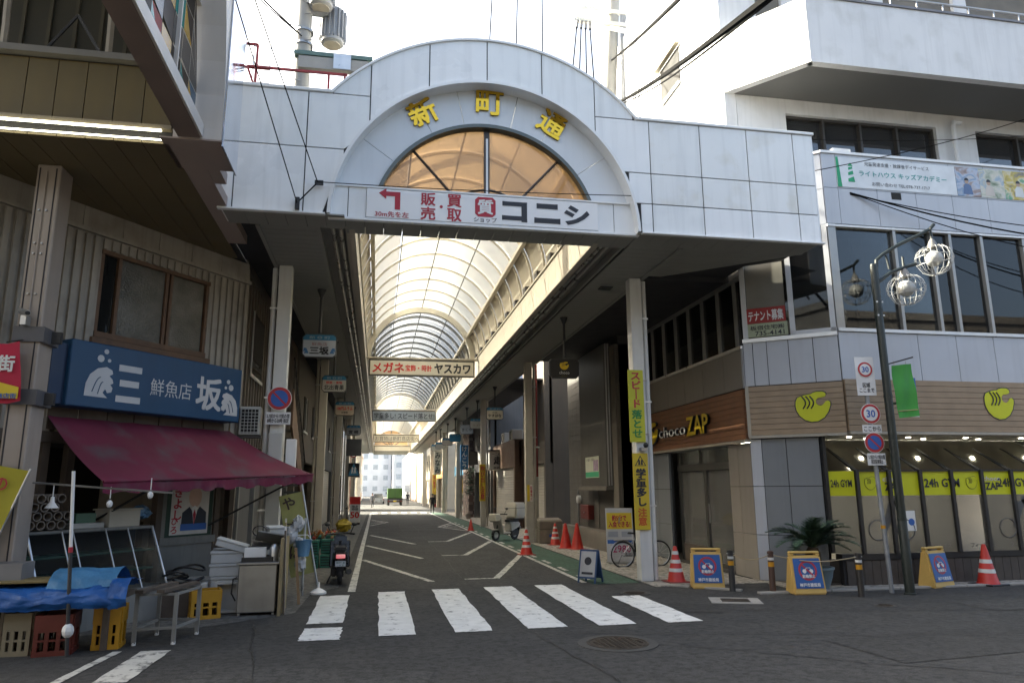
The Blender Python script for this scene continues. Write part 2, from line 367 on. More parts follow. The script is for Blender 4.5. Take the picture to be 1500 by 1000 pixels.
# ================================================================== the white entrance gate of the arcade
GX, GZ, R1, R2, R3, GY = 1.57, 5.55, 1.78, 2.41, 3.11, 10.2
XL, XR, ZT, ZB = -2.3, 7.13, 7.52, 5.6
gate = thing('arcade_gate', 'white panelled arcade gate with round arch, gold characters and amber fan window', 'gate', (1.57, 10.5, 5.6))
def top(x):
    a = GZ+math.sqrt(max(0, R3*R3-(x-GX)**2)) if abs(x-GX) < R3 else 0
    return max(ZT, a)
def bot(x, r=R2): return GZ+math.sqrt(r*r-(x-GX)**2) if abs(x-GX) < r else ZB
def cells(x0, x1, z0, z1, y0, y1, r=R2, n=10):
    b = B(); xs = [lerp(x0, x1, i/n) for i in range(n+1)]; col = []
    for x in xs:
        lo = max(z0, bot(x, r)); hi = min(z1, top(x))
        col.append((x, lo, hi) if hi > lo+.004 else None)
    for a, c in zip(col, col[1:]):
        if a and c:
            b.add([(a[0], y0, a[1]), (c[0], y0, c[1]), (c[0], y0, c[2]), (a[0], y0, a[2]), (a[0], y1, a[1]), (c[0], y1, c[1]), (c[0], y1, c[2]), (a[0], y1, a[2])],
                  [(0, 1, 2, 3), (7, 6, 5, 4), (0, 4, 5, 1), (1, 5, 6, 2), (2, 6, 7, 3), (3, 7, 4, 0)])
    return b if b.f else None
rusty = mat('rust_streaked_panel', (.8, .81, .8), .34, .04, 1.2, streak=.2, grime=((.55, .5, .36), .35))
g_ = .009
wpv = [white_panel, mat('white_panel_b', (.8, .82, .82), .38, .05, .9, streak=.22, grime=((.6, .63, .64), .3)), mat('white_panel_c', (.85, .86, .86), .28, .05, 1.5, streak=.2, grime=((.66, .68, .66), .3))]
left_x = [XL, -2.16, -1.18, -.27]; right_x = [3.29, 4.2, 5.08, 5.92, 6.77, XR]; arch_x = [-.27, .62, 1.53, 2.42, 3.29]
for xs, zs in ((left_x, [ZB, 6.62, 9]), (right_x, [ZB, 6.08, 6.6, 9])):
    for x0, x1 in zip(xs, xs[1:]):
        for z0, z1 in zip(zs, zs[1:]):
            z1b = z1
            b = cells(x0+g_, x1-g_, z0+g_, min(z1, ZT if z1 == 9 else z1)-g_, GY, GY+.03)
            if b: obj('panel', b, rusty if 4 < x0 < 6 and z1 > 6.5 else random.choice(wpv), gate)
            if z1 == 9:
                b = cells(x0+g_, x1-g_, ZT+g_, 9, GY, GY+.03)
                if b: obj('panel', b, random.choice(wpv), gate)
for x0, x1 in zip(arch_x, arch_x[1:]):
    b = cells(x0+g_, x1-g_, ZB, 9, GY, GY+.03, n=14)
    if b: obj('panel', b, random.choice(wpv), gate)
# body behind the panels
b = B()
for x0, x1 in ((XL+.01, GX-R2), (GX-R2, GX), (GX, GX+R2), (GX+R2, XR-.01)):
    c = cells(x0, x1, ZB+.02, 9, GY+.025, GY+.58, R2-.004, 24)
    b.v_off = 0
    n = len(b.v); b.v += c.v; b.f += [tuple(i+n for i in f) for f in c.f]
obj('body', b, dark_gap, gate)
obj('end_panel', B().box(XR, XR+.02, GY+.01, GY+.58, ZB, ZT), white_panel, gate)
obj('end_panel', B().box(XL-.02, XL, GY+.01, GY+.58, ZB, ZT), white_panel, gate)
# coping along the top, lip along the bottom
def arc_band(r0, r1, y0, y1, a0, a1, n=40):
    b = B()
    for i in range(n):
        p, q = lerp(a0, a1, i/n), lerp(a0, a1, (i+1)/n)
        P = [(GX+r*math.cos(a), y, GZ+r*math.sin(a)) for a in (p, q) for r in (r0, r1) for y in (y0, y1)]
        b.add(P, [(0, 2, 6, 4), (1, 5, 7, 3), (0, 4, 5, 1), (2, 3, 7, 6)] + ([(0, 1, 3, 2)] if i == 0 else []) + ([(4, 6, 7, 5)] if i == n-1 else []))
    return b
aL = math.asin((ZT-GZ)/R3)
obj('coping', arc_band(R3+.002, R3+.035, GY-.03, GY+.6, aL, math.pi-aL, 50), white_trim, gate, smooth=True)
xo = R3*math.cos(aL)
obj('coping', B().box(XL-.05, GX-xo-.01, GY-.03, GY+.6, ZT+.002, ZT+.05), white_trim, gate, bev=.006)
obj('coping', B().box(GX+xo+.01, XR+.04, GY-.03, GY+.6, ZT+.002, ZT+.05), white_trim, gate, bev=.006)
obj('drip_edge', B().box(XL-.05, GX-R2-.02, GY-.045, GY+.04, ZB-.035, ZB-.003), white_trim, gate, bev=.006)
obj('drip_edge', B().box(GX+R2+.02, XR+.05, GY-.045, GY+.04, ZB-.035, ZB-.003), white_trim, gate, bev=.006)
obj('arch_rim', arc_band(R2-.045, R2+.0, GY-.035, GY+.0, .02, math.pi-.02, 56), white_trim, gate, smooth=True)
obj('arch_reveal', arc_band(R2-.035, R2-.006, GY+.0, GY+.24, .02, math.pi-.02, 56), white_trim, gate, smooth=True)
# tympanum ring round the fan window
TY = GY+.24
th0 = math.asin((6.1-GZ)/R2)
cuts = [th0, .62, 1.06, 1.36, 1.78, 2.08, 2.52, math.pi-th0]
for a0, a1 in zip(cuts, cuts[1:]):
    obj('tympanum_panel', arc_band(R1, R2-.03, TY, TY+.04, a0+.002, a1-.002, 14), mat('tympanum_white', (.7, .73, .76), .4, .05, 1, streak=.1), gate)
obj('window_rim', arc_band(R1-.045, R1+.012, TY-.03, TY+.14, .3, math.pi-.3, 40), mat('bronze_frame', (.12, .13, .12), .4, .1, metal=.6), gate, smooth=True)
amber = sheet('amber_acrylic', (.42, .26, .13), .42, .5, .05, .05, (.66, .44, .25))
bronze = mat('dark_bronze', (.06, .05, .045), .4, .1, metal=.5)
WY = TY+.1; WB = 6.08; aw = math.asin((WB-GZ)/(R1-.04))
for a0, a1 in ((aw, .84), (.84, math.pi/2), (math.pi/2, math.pi-.84), (math.pi-.84, math.pi-aw)):
    pts = [(GX+(R1-.04)*math.cos(lerp(a0, a1, i/10)), GZ+(R1-.04)*math.sin(lerp(a0, a1, i/10))) for i in range(11)]
    c = (GX+(WB-GZ)/math.tan(a1) if abs(a1-math.pi/2) > .01 else GX, WB); c2 = (GX+(WB-GZ)/math.tan(a0) if abs(a0-math.pi/2) > .01 else GX, WB)
    poly = pts + [c, c2] if c != c2 else pts+[c]
    poly2 = []
    for p in poly:
        if not poly2 or (abs(p[0]-poly2[-1][0])+abs(p[1]-poly2[-1][1])) > 1e-4: poly2.append(p)
    obj('window_pane', B().add([(x, WY, z) for x, z in poly2], [tuple(range(len(poly2)))]), amber, gate)
for a in (.84, math.pi-.84):
    d = Vector((math.cos(a), 0, math.sin(a))); p0 = Vector((GX, WY, GZ))+d*((WB-GZ)/math.sin(a)); p1 = Vector((GX, WY, GZ))+d*(R1-.03)
    obj('mullion', B().cyl(p0, p1, .022, n=6), bronze, gate)
obj('mullion', B().box(GX-.045, GX+.045, WY-.03, WY+.03, WB, GZ+R1-.03), bronze, gate)
obj('mullion_cover', B().box(GX-.016, GX+.016, WY-.05, WY-.031, WB, GZ+R1-.2), white_trim, gate)
for r in (.72,):
    pts = [(GX+r*math.cos(a), WY, GZ+r*math.sin(a)) for a in [lerp(.84, math.pi-.84, i/16) for i in range(17)]]
    obj('mullion', B().tube(pts, .02, 5), bronze, gate)
# header beam carrying the shop banner
HY = GY+.16
hz = [GX-R2+.03, -.55, -.28, 3.33, 3.6, GX+R2-.03]
hw = mat('header_white', (.82, .83, .83), .35, .04, 1.5, streak=.1)
for x0, x1 in zip(hz, hz[1:]): obj('header_panel', B().box(x0+.006, x1-.006, HY, HY+.05, 5.62, 6.1), hw, gate)
obj('header_core', B().box(GX-R2+.04, GX+R2-.04, HY+.04, HY+.4, 5.62, 6.08), dark_gap, gate)
obj('header_coping', B().box(GX-R2+.05, GX+R2-.05, HY-.03, HY+.2, 6.1, 6.125), white_trim, gate)
obj('header_lip', B().box(GX-R2+.01, GX+R2+.03, HY-.035, HY+.05, 5.575, 5.617), white_trim, gate, bev=.005)
# soffit panels
n = 33; wd = (XR-XL)/n
me = mesh('soffit_panel', B().box(.004, wd-.004, GY+.045, GY+.6, ZB-.012, ZB+.01), soffit_grey)
for i in range(n): inst('soffit_panel', me, gate, (XL+i*wd, .17 if GX-R2 < XL+i*wd < GX+R2-.2 else 0, 0))
# gold characters
gold = mat('gold_leaf', (.85, .5, .05), .1, .08, 6, metal=1.)
for ch, ang, in (('新', 2.07), ('町', 1.555), ('通', 1.06)):
    r = 2.17; o = (GX+r*math.cos(ang), TY-.012, GZ+r*math.sin(ang))
    M_ = face(o, (0, -1, 0)) @ Matrix.Rotation(ang-math.pi/2, 4, 'Z')
    for k in range(4): txt(gate, ch, M_, .43, .41, gold, bold=.022, ext=.008*k, name='gold_character')
# shop banner on the header
ban = thing('shop_banner', 'long white banner reading コニシ with red turn arrow, on the gate header', 'banner', (1.52, HY, 5.85))
obj('board', B().box(-.28, 3.33, HY-.03, HY-.002, 5.63, 6.085), mat('banner_white', (.84, .84, .84), .4, .03, 1), ban, bev=.004)
F = lambda x, z: face((x, HY-.031, z), (0, -1, 0))
ar = [(-.14, .12), (-.03, .2), (-.03, .15), (.18, .15), (.18, -.13), (.1, -.13), (.1, .08), (-.03, .08), (-.03, .03)]
obj('arrow', B().prism(ar, F(.04, 5.9), .004), red, ban)
txt(ban, '30m先を左', F(.1, 5.69), .5, .09, red, bold=.012)
for s_, x, z in (('販', .64, 5.97), ('売', .64, 5.74), ('買', 1.04, 5.97), ('取', 1.04, 5.74)): txt(ban, s_, F(x, z), .215, .2, red, bold=.02)
obj('dot', B().prism([(.025*math.cos(i*.6283), .025*math.sin(i*.6283)) for i in range(10)], F(.84, 5.86), .004), red, ban)
rr = [(x*(.16), y*.16) for x, y in [(-1, -.7), (-.7, -1), (.7, -1), (1, -.7), (1, .7), (.7, 1), (-.7, 1), (-1, .7)]]
obj('emblem', B().prism(rr, F(1.52, 5.9), .004), red, ban)
txt(ban, '質', F(1.52, 5.9), .23, .23, white, bold=.025, ext=.007); txt(ban, 'ショップ', F(1.52, 5.69), .36, .08, ink, bold=.01)
for x, wd_, ch in ((1.98, .4, 'コ'), (2.5, .42, 'ニ'), (2.98, .42, 'シ')): txt(ban, ch, F(x, 5.855), wd_, .33, ink, bold=.045)
# ================================================================== arcade roof: vault, fascias, side ceilings
AX, AZ, AR = 1.47, 6.3, 2.04
Y0, Y1 = 10.82, 52.5; Y2, Y3 = 52.6, 84.
roof = thing('arcade_vault', 'barrel vaulted arcade roof of cream ribs and translucent sheets over the street', 'arcade roof', (1.47, 30, 6.2))
rib_m = mat('cream_rib', (.76, .71, .6), .5, .08, 3)
rib_g = mat('grey_rib', (.3, .3, .28), .5, .08, 3)
def vpt(a, r): return (AX+r*math.cos(a), AZ+r*math.sin(a))
def rib(dy, hr, n=28):
    b = B()
    for i in range(n):
        p, q = math.pi*i/n, math.pi*(i+1)/n; P = []
        for a in (p, q):
            for r in (AR-hr, AR):
                x, z = vpt(a, r)
                for y in (-dy, dy): P.append((x, y, z))
        b.add(P, [(0, 2, 6, 4), (1, 5, 7, 3), (0, 4, 5, 1), (2, 3, 7, 6)])
    return b
thin = mesh('rib', rib(.018, .055), rib_m, smooth=True); thin_g = mesh('rib', rib(.04, .09), rib_g, smooth=True); thick = mesh('rib', rib(.09, .2), rib_m, smooth=True)
cream_sheet = sheet('cream_frp_sheet', (.96, .92, .82), .34, .94, .03, .3, (.99, .97, .94))
clear_sheet = sheet('clear_polycarbonate', (.8, .82, .86), .6, .85, .03, .1, (.9, .91, .94))
cove_m = mat('cove_sheet', (.48, .43, .34), .6, .1, 2, streak=.2)
A0 = math.radians(29); bays = []
y = Y0
while y < Y3:
    if not (False): bays.append(y)
    y += 1.3
strips = [A0, math.radians(60), math.pi/2, math.pi-math.radians(60), math.pi-A0]
def arcsheet(a0, a1, r, n=6, L_=1.3):
    b = B(); vs = []
    for i in range(n+1):
        x, z = vpt(lerp(a0, a1, i/n), r); vs += [(x, .0, z), (x, L_, z)]
    return b.add(vs, [(2*i, 2*i+2, 2*i+3, 2*i+1) for i in range(n)])
sh = {}
for k, m_ in (('c', cream_sheet), ('p', clear_sheet)):
    sh[k] = [mesh('roof_sheet', arcsheet(a0+.004, a1-.004, AR+.01, 8, 1.285), m_, smooth=True) for a0, a1 in zip(strips, strips[1:])]
cove = [mesh('cove_panel', arcsheet(a0, a1, AR+.012, 5, 1.285), cove_m, smooth=True) for a0, a1 in ((-.02, A0), (math.pi-A0, math.pi+.02))]
box = mesh('cove_bracket', B().box(-.06, .06, -.14, .14, -.07, .07), dark_steel)
for y in bays:
    clear = 26 < y < 52
    inst('rib', thick if abs(y-26.4) < .66 or abs(y-50.9) < .6 else (thin_g if clear else thin), roof, (0, y, 0))
    for s_ in (sh['p' if clear else 'c'] if not 61 < y < 69 else ()): inst('roof_sheet', s_, roof, (0, y, 0))
    for c_ in cove: inst('cove_panel', c_, roof, (0, y, 0))
    if y < 40:
        inst('cove_bracket', box, roof, (AX+AR-.03, y+.65, AZ+.1)); inst('cove_bracket', box, roof, (AX-AR+.03, y+.65, AZ+.1))
for (ya, yb) in ((Y0, Y1), (Y2, Y3)):
    for a in (A0, math.pi-A0):
        x, z = vpt(a, AR-.06); obj('purlin', B().box(x-.05, x+.05, ya, yb, z-.05, z+.05), rib_m, roof)
    for a in (math.radians(60), math.pi/2, math.pi-math.radians(60)):
        x, z = vpt(a, AR-.03); obj('purlin', B().cyl((x, ya, z), (x, yb, z), .016, n=6), dark_steel, roof)
    for s_ in (-1, 1):
        xi = AX+s_*1.95
        # fascia beam of narrow boards, lip, gutter channel
        obj('fascia_back', B().box(min(xi+s_*.02, xi+s_*.12), max(xi+s_*.02, xi+s_*.12), ya, yb, 5.62, 6.24), cream, roof)
        obj('fascia_lip', B().box(min(xi-s_*.025, xi+s_*.06), max(xi-s_*.025, xi+s_*.06), ya, yb, 5.585, 5.618), cream, roof)
        obj('fascia_cap', B().box(min(xi-s_*.03, xi+s_*.16), max(xi-s_*.03, xi+s_*.16), ya, yb, 6.245, 6.29), cream, roof)
        obj('gutter', B().box(min(xi+s_*.13, xi+s_*.54), max(xi+s_*.13, xi+s_*.54), ya, yb, 5.72, 5.8), mat('gutter_grey', (.2, .19, .17), .5, .15, 3), roof)
        obj('gutter_side', B().box(min(xi+s_*.5, xi+s_*.55), max(xi+s_*.5, xi+s_*.55), ya, yb, 5.6, 5.72), soffit_grey, roof)
        for q in (.2, .32): obj('drain_pipe', B().cyl((xi+s_*q, ya, 5.67), (xi+s_*q, yb, 5.67), .035, n=8), mat('gutter_pipe', (.38, .36, .33), .3, .15, 3, metal=.4), roof, smooth=True)
bd = {s_: mesh('fascia_board', B().box(min(0, s_*.02), max(0, s_*.02), 0, .292, 5.62, 6.243), cream) for s_ in (-1, 1)}
for s_ in (-1, 1):
    for i in range(68): inst('fascia_board', bd[s_], roof, (AX+s_*1.95, Y0+.3*i, 0))
    obj('fascia_run', B().box(min(AX+s_*1.95, AX+s_*1.97), max(AX+s_*1.95, AX+s_*1.97), Y0+20.4, Y1, 5.62, 6.243), cream, roof)
    obj('fascia_run', B().box(min(AX+s_*1.95, AX+s_*1.97), max(AX+s_*1.95, AX+s_*1.97), Y2, Y3, 5.62, 6.243), cream, roof)
# a lamp housing on the left fascia near the gate
obj('lamp_housing', B().box(-.5, -.12, 13.3, 13.48, 6.62, 6.72), dark_steel, roof)
# side ceilings
CZ = 5.61
def ceiling(name, lbl, x0, x1, xdeck0, xdeck1):
    t = thing(name, lbl, 'ceiling', ((x0+x1)/2, 30, CZ))
    me = mesh('ceiling_board', B().box(x0, x1, .004, .205, CZ-.008, CZ+.012), soffit_grey)
    n = 90
    for i in range(n): inst('ceiling_board', me, t, (0, Y0+.21*i, 0))
    obj('ceiling_run', B().box(x0, x1, Y0+.21*n, Y1, CZ-.008, CZ+.012), soffit_grey, t)
    obj('ceiling_run', B().box(x0, x1, Y2, Y3, CZ-.008, CZ+.012), soffit_grey, t)
    for a, c in ((Y0, Y1), (Y2, Y3)): obj('deck', B().box(xdeck0, xdeck1, a, c, CZ+.2, CZ+.24), dark_gap, t)
    e = x1 if x0 > 1 else x0
    for a, c in ((Y0, Y1), (Y2, Y3)): obj('edge_trim', B().box(e-.03, e+.03, a, c, CZ-.04, CZ+.2), soffit_grey, t)
    return t
ceiling('side_ceiling', 'slatted grey ceiling over the shopfronts beside the gym', 4.02, 4.93, 3.5, 4.97)
ceiling('side_ceiling', 'slatted grey ceiling over the shopfronts behind the fish shop', -1.9, -1.0, -2.5, -.6)
t = thing('corner_ceiling', 'triangular slatted ceiling behind the gate, reaching towards the gym corner', 'ceiling', (5.8, 11.5, CZ))
for i in range(8):
    a, c = Y0+.21*i+.004, Y0+.21*i+.205
    xa = 4.98+(12.72-a)/(12.72-10.82)*2.2; xc = 4.98+(12.72-c)/(12.72-10.82)*2.2
    obj('ceiling_board', B().add([(4.97, a, CZ-.008), (xa, a, CZ-.008), (max(xc, 4.98), c, CZ-.008), (4.97, c, CZ-.008), (4.97, a, CZ+.012), (xa, a, CZ+.012), (max(xc, 4.98), c, CZ+.012), (4.97, c, CZ+.012)],
        [(0, 1, 2, 3), (7, 6, 5, 4), (0, 4, 5, 1), (1, 5, 6, 2), (2, 6, 7, 3), (3, 7, 4, 0)]), soffit_grey, t)
obj('deck', B().box(4.98, 6.88, 12.75, 22.2, 5.64, 5.7), dark_gap, t); obj('sun_baffle', B().box(4.98, 6.88, 12.72, 12.745, 5.62, 5.9), dark_gap, t); obj('deck', B().box(4.98, 6.2, 26.2, 52, 5.64, 5.7), dark_gap, t); obj('deck', B().add([(4.97, 10.83, 5.8), (7.36, 10.83, 5.8), (7.36, 11.8, 5.8), (6.72, 12.29, 5.8), (6.72, 12.8, 5.8), (4.97, 12.8, 5.8)], [(0, 1, 2, 3, 4, 5)]), dark_gap, t); obj('deck', B().box(4.98, 6.7, 11.2, 12.74, 5.72, 5.76), dark_gap, t)  # the vertical strip and upper sheets are added to block leaking sun
obj('deck', B().add([(4.97, 10.82, 5.7), (7.1, 10.82, 5.7), (4.97, 12.7, 5.7)], [(0, 1, 2)]), dark_gap, t)
obj('recessed_light', B().box(4.3, 4.55, 13.3, 13.5, CZ-.03, CZ-.009), dark_steel, t)
# columns
col_m = mat('column_cream', (.5, .47, .41), .45, .08, 3, streak=.25)
col_w = mat('column_white', (.66, .66, .64), .45, .06, 3, streak=.25)
def column(lbl, x, y, m_, s_=1, big=False):
    t = thing('arcade_column', lbl, 'column', (x, y, 0), group='arcade columns')
    hw = .115; M_ = place((x, y, 0))
    obj('shaft', B(M_).box(-hw, hw, -hw, hw, .012, CZ-.012), m_, t, bev=.008)
    obj('base_plate', B(M_).box(-hw-.03, hw+.03, -hw-.03, hw+.03, 0.004, .014), steel, t)
    obj('downpipe', B(M_).cyl((s_*.19, -.02, .02), (s_*.19, -.02, CZ-.05), .045, n=10), m_, t, smooth=True)
    for z in (1.3, 3.2, 4.8): obj('pipe_clamp', B(M_).box(min(s_*.1, s_*.245), max(s_*.1, s_*.245), -.07, .03, z, z+.03), alu, t)
    return t
colR = [column('white gatepost column with yellow school warning panels facing the crosswalk', 4.78, 12.77, col_w)]
names = ['cream column behind the red striped cone and delivery scooter', 'cream column beside the white angled tavern sign', 'cream column by the brick pillar shop', 'cream column near the far road crossing by the shops']
for i, y in enumerate((22.3, 32.3, 42.5, 51.9)): column(names[i], 4.66, y, col_m)
column('pale gatepost column carrying the no-parking disc by the fish shop', -1.72, 13.0, col_w, -1)
for i, y in enumerate((22.7, 32.5, 42.6, 51.9)):
    column(['tan column behind the produce stall, next to the scooter', 'second tan column behind the produce stall', 'third tan column, beside the crossing sign', 'last tan column before the side street'][i], -1.7, y, col_m, -1)
for x, s in ((-1.7, 'shaded'), (4.66, 'sunlit')):
    for y in (64., 74.): column(f'{s} far column beyond the side street, {"first" if y < 65 else "second"} of its row', x, y, col_m, -1 if x < 0 else 1)
# hanging cross banners
def crossboard(lbl, y, x0, x1, z0, z1, m_, parts):
    t = thing('overhead_sign', lbl, 'sign', ((x0+x1)/2, y, z0), group='signs hung across the arcade')
    obj('frame', B().box(x0, x1, y, y+.1, z0, z1), mat('board_frame', (.07, .065, .06), .5), t)
    obj('face', B().box(x0+.05, x1-.05, y-.012, y, z0+.05, z1-.05), m_, t)
    obj('hanger_bar', B().cyl((AX-1.95, y+.05, z1+.05), (AX+1.95, y+.05, z1+.05), .04, n=8), cream, t)
    for q in (.15, .5, .85): obj('bracket', B().box(lerp(x0, x1, q)-.03, lerp(x0, x1, q)+.03, y+.02, y+.08, z1, z1+.05), cream, t)
    for s_, xa, xb, hh, m2, bold in parts:
        txt(t, s_, face(((xa+xb)/2, y-.013, (z0+z1)/2), (0, -1, 0)), xb-xa, hh, m2, bold=bold)
    return t
bw = mat('board_warm_white', (.72, .68, .58), .45, .05, 2)  # plain warm white board colour
crossboard('white overhead sign reading メガネ 宝飾・時計 ヤスカワ in red and black', 25., -.4, 3.3, 5.5, 6.08, bw, [('メガネ', -.28, .82, .36, mat('sign_red', (.6, .02, .02), .5), .03), ('宝飾・時計', .86, 1.78, .22, MATS['sign_red'], .02), ('ヤスカワ', 1.86, 3.15, .36, ink, .04)])
crossboard('grey overhead sign reading 学童多し! スピード落とせ!', 44., -.42, 3.45, 5.66, 6.3, mat('board_bluegrey', (.33, .38, .42), .5, .05), [('学童多し! スピード落とせ!', -.3, 3.32, .36, ink, .01)])
crossboard('cream overhead sign reading お買物は新町商店街へ', 60.2, -.4, 3.35, 5.42, 6.0, bw, [('お買物は新町商店街へ', -.25, 3.3, .38, ink, .0)])
crossboard('blank cream overhead board near the far end of the arcade', 75., -.4, 3.3, 5.4, 5.95, bw, [])
# far end arch
t = thing('far_arch_window', 'small amber fan window closing the far end of the vault', 'window', (1.47, 84, 6.1))
b = B(); pts = [vpt(math.pi*i/20, AR-.1) for i in range(21)]
obj('pane', B().add([(x, 84.1, z) for x, z in pts], [tuple(range(21))]), amber, t)
for a in (.6, 1.1, math.pi/2, math.pi-1.1, math.pi-.6):
    x, z = vpt(a, AR-.1); obj('mullion', B().cyl((AX, 84.05, AZ), (x, 84.05, z), .05, n=5), dark_steel, t)
obj('beam', B().box(-.5, 3.4, 84, 84.3, 5.5, 6.28), soffit_grey, t)
# ================================================================== left: cross-street arcade
ochre = mat('ochre_panel', (.13, .095, .03), .45, .08, 2, streak=.15)
ochre_d = mat('ochre_soffit', (.13, .1, .05), .55, .1, 2)
brown = mat('brown_soffit', (.34, .27, .24), .5, .08, 2)
ca = thing('cross_arcade', 'ochre panelled side arcade with lit cove and stained glass arch, above the fish shop', 'arcade', (-3.5, 8.3, 5.6))
me = mesh('fascia_panel', B().box(.005, .31, 8.3, 8.33, 5.8, 6.54), ochre)
for i in range(20): inst('fascia_panel', me, ca, (-2.5-.315*(i+1), 0, 0))
obj('fascia_back', B().box(-9, -2.45, 8.325, 8.4, 5.62, 6.6), dark_gap, ca)
obj('fascia_cap', B().box(-9, -2.45, 8.2, 8.42, 6.56, 6.64), mat('grey_rail', (.2, .19, .17), .5), ca)
obj('cove_shelf', B().box(-9, -2.47, 8.22, 8.3, 5.74, 5.79), mat('shelf_taupe', (.2, .17, .12), .5), ca)
tube = emit('fluorescent_tube', (1.0, .93, .72), 1.6)
obj('fluorescent_tube', B().cyl((-9, 8.2, 5.705), (-2.56, 8.2, 5.705), .016, n=6), tube, ca)
obj('fluorescent_tube', B().cyl((-9, 8.27, 5.625), (-2.52, 8.27, 5.625), .01, n=6), tube, ca)
me = mesh('soffit_board', B().box(.004, .296, 8.32, 12.6, 5.6, 5.625), ochre_d)
for i in range(20): inst('soffit_board', me, ca, (-2.5-.3*(i+1), 0, 0))
obj('soffit_deck', B().box(-9, -2.45, 8.4, 14, 5.66, 5.7), dark_gap, ca)
# dark vault interior above the cove
obj('vault_wall', B().box(-9, -2.6, 9.0, 9.1, 6.6, 9.4), mat('vault_cladding', (.05, .045, .03), .6), ca)
for i in range(22): obj('vault_batten', B().box(-2.75-.3*i, -2.71-.3*i, 8.96, 8.999, 6.66, 9.4), mat('vault_batten', (.075, .065, .04), .6), ca)
for x in (-3.25, -4.36, -5.5):
    pts = [(x, 8.3-1.3*(1-math.cos(a)), 6.6+2.6*math.sin(a)) for a in [i*.12 for i in range(11)]]
    obj('vault_rib', B().tube(pts, .04, 6), mat('vault_rib', (.3, .27, .22), .5), ca)
obj('truss_brace', B().cyl((-4.2, 8.7, 6.75), (-3.8, 8.7, 7.4), .02, n=5), dark_steel, ca); obj('truss_brace', B().cyl((-3.8, 8.7, 7.4), (-3.4, 8.7, 6.75), .02, n=5), dark_steel, ca)
obj('truss_chord', B().box(-9, -2.6, 8.66, 8.74, 6.7, 6.8), dark_steel, ca)
obj('vault_roof', B().quad((-9, 1.5, 9.6), (-2.4, 1.5, 9.6), (-2.4, 9.2, 9.4), (-9, 9.2, 9.4)), dark_gap, ca)
# end arch facing the crossing
CYc, CZc, CR = 4.95, 5.75, 3.2
def yz_band(r0, r1, x0, x1, a0, a1, n=26):
    b = B()
    for i in range(n):
        p, q = lerp(a0, a1, i/n), lerp(a0, a1, (i+1)/n)
        P = [(x, CYc+r*math.cos(a), CZc+r*math.sin(a)*1.12) for a in (p, q) for r in (r0, r1) for x in (x0, x1)]
        b.add(P, [(0, 2, 6, 4), (1, 5, 7, 3), (0, 4, 5, 1), (2, 3, 7, 6)])
    return b
ring_w = mat('arch_ring_white', (.62, .58, .54), .45, .05, 1.5, streak=.12)
obj('arch_ring', yz_band(CR, CR+.9, -2.42, -1.89, 0, math.pi*.95), ring_w, ca, smooth=True)
obj('wing_block', B().box(-2.42, -1.89, CYc+CR, 8.97, 5.62, 5.75), ring_w, ca)
obj('wing_underside', B().box(-2.56, -1.89, CYc+CR, 8.97, 5.6, 5.618), brown, ca)
obj('wing_tail', B().box(-2.52, -2.22, 8.98, 11.82, 5.605, 5.75), brown, ca); obj('wing_step', B().box(-2.215, -2.07, 8.98, 9.4, 5.605, 5.75), brown, ca)
obj('wing_tail_face', B().box(-2.56, -2.36, 8.98, 10.1, 5.76, 7.3), ring_w, ca)
mirror = mat('mirror_steel', (.75, .76, .8), .06, .03, 2, metal=1.)
obj('mirror_fin', B().box(-1.885, -1.87, 8.16, 8.98, 5.55, 9.6), mirror, ca)
obj('arch_chord', B().box(-2.36, -2.12, -1, CYc+CR-.01, 5.62, 5.78), mat('chord_brown', (.2, .15, .13), .5), ca)
obj('chord_trim', B().box(-2.118, -2.09, -1, CYc+CR-.02, 5.63, 5.79), ring_w, ca)
# stained glass tympanum: coloured panes between lead bars
cols = [(.2, .035, .03), (.45, .28, .02), (.03, .2, .2), (.05, .045, .04), (.02, .09, .18), (.06, .05, .045), (.045, .04, .035)]
for i in range(9):
    y0 = CYc+CR-.03-i*.34
    for j in range(7):
        z0 = 5.8+j*.36
        def inside(y, z): return ((y-CYc)/CR)**2+((z-CZc)/(CR*1.12))**2 < .985
        poly = [(y0, z0), (y0-.33, z0+random.uniform(0, .06)), (y0-.33, z0+.35), (y0, z0+.35)]
        poly = [p for p in poly]
        if sum(inside(*p) for p in poly) < 4: 
            if sum(inside(*p) for p in poly) < 2: continue
            poly = [(p[0], min(p[1], CZc+CR*1.12*math.sqrt(max(.0, 1-((min(p[0], CYc+CR-.02)-CYc)/CR)**2)))) for p in poly]
        if random.random() < .45:   # split diagonally, as in the leaded pattern
            a, b_, c, d = poly; q = [[a, b_, c], [a, c, d]]
        else: q = [poly]
        for k, pp in enumerate(q):
            ci = random.randrange(7)
            obj('glass_piece', B().add([(-2.2, y, z) for y, z in pp], [tuple(range(len(pp)))]), sheet('stained_glass_%d' % ci, cols[ci], .06, .4, .012, .2), ca)
obj('lead_bar', B().box(-2.22, -2.16, 7.2, 7.23, 5.78, 8.2), ring_w, ca); obj('lead_bar', B().box(-2.22, -2.16, 5.2, 8.0, 7.15, 7.19), ring_w, ca)
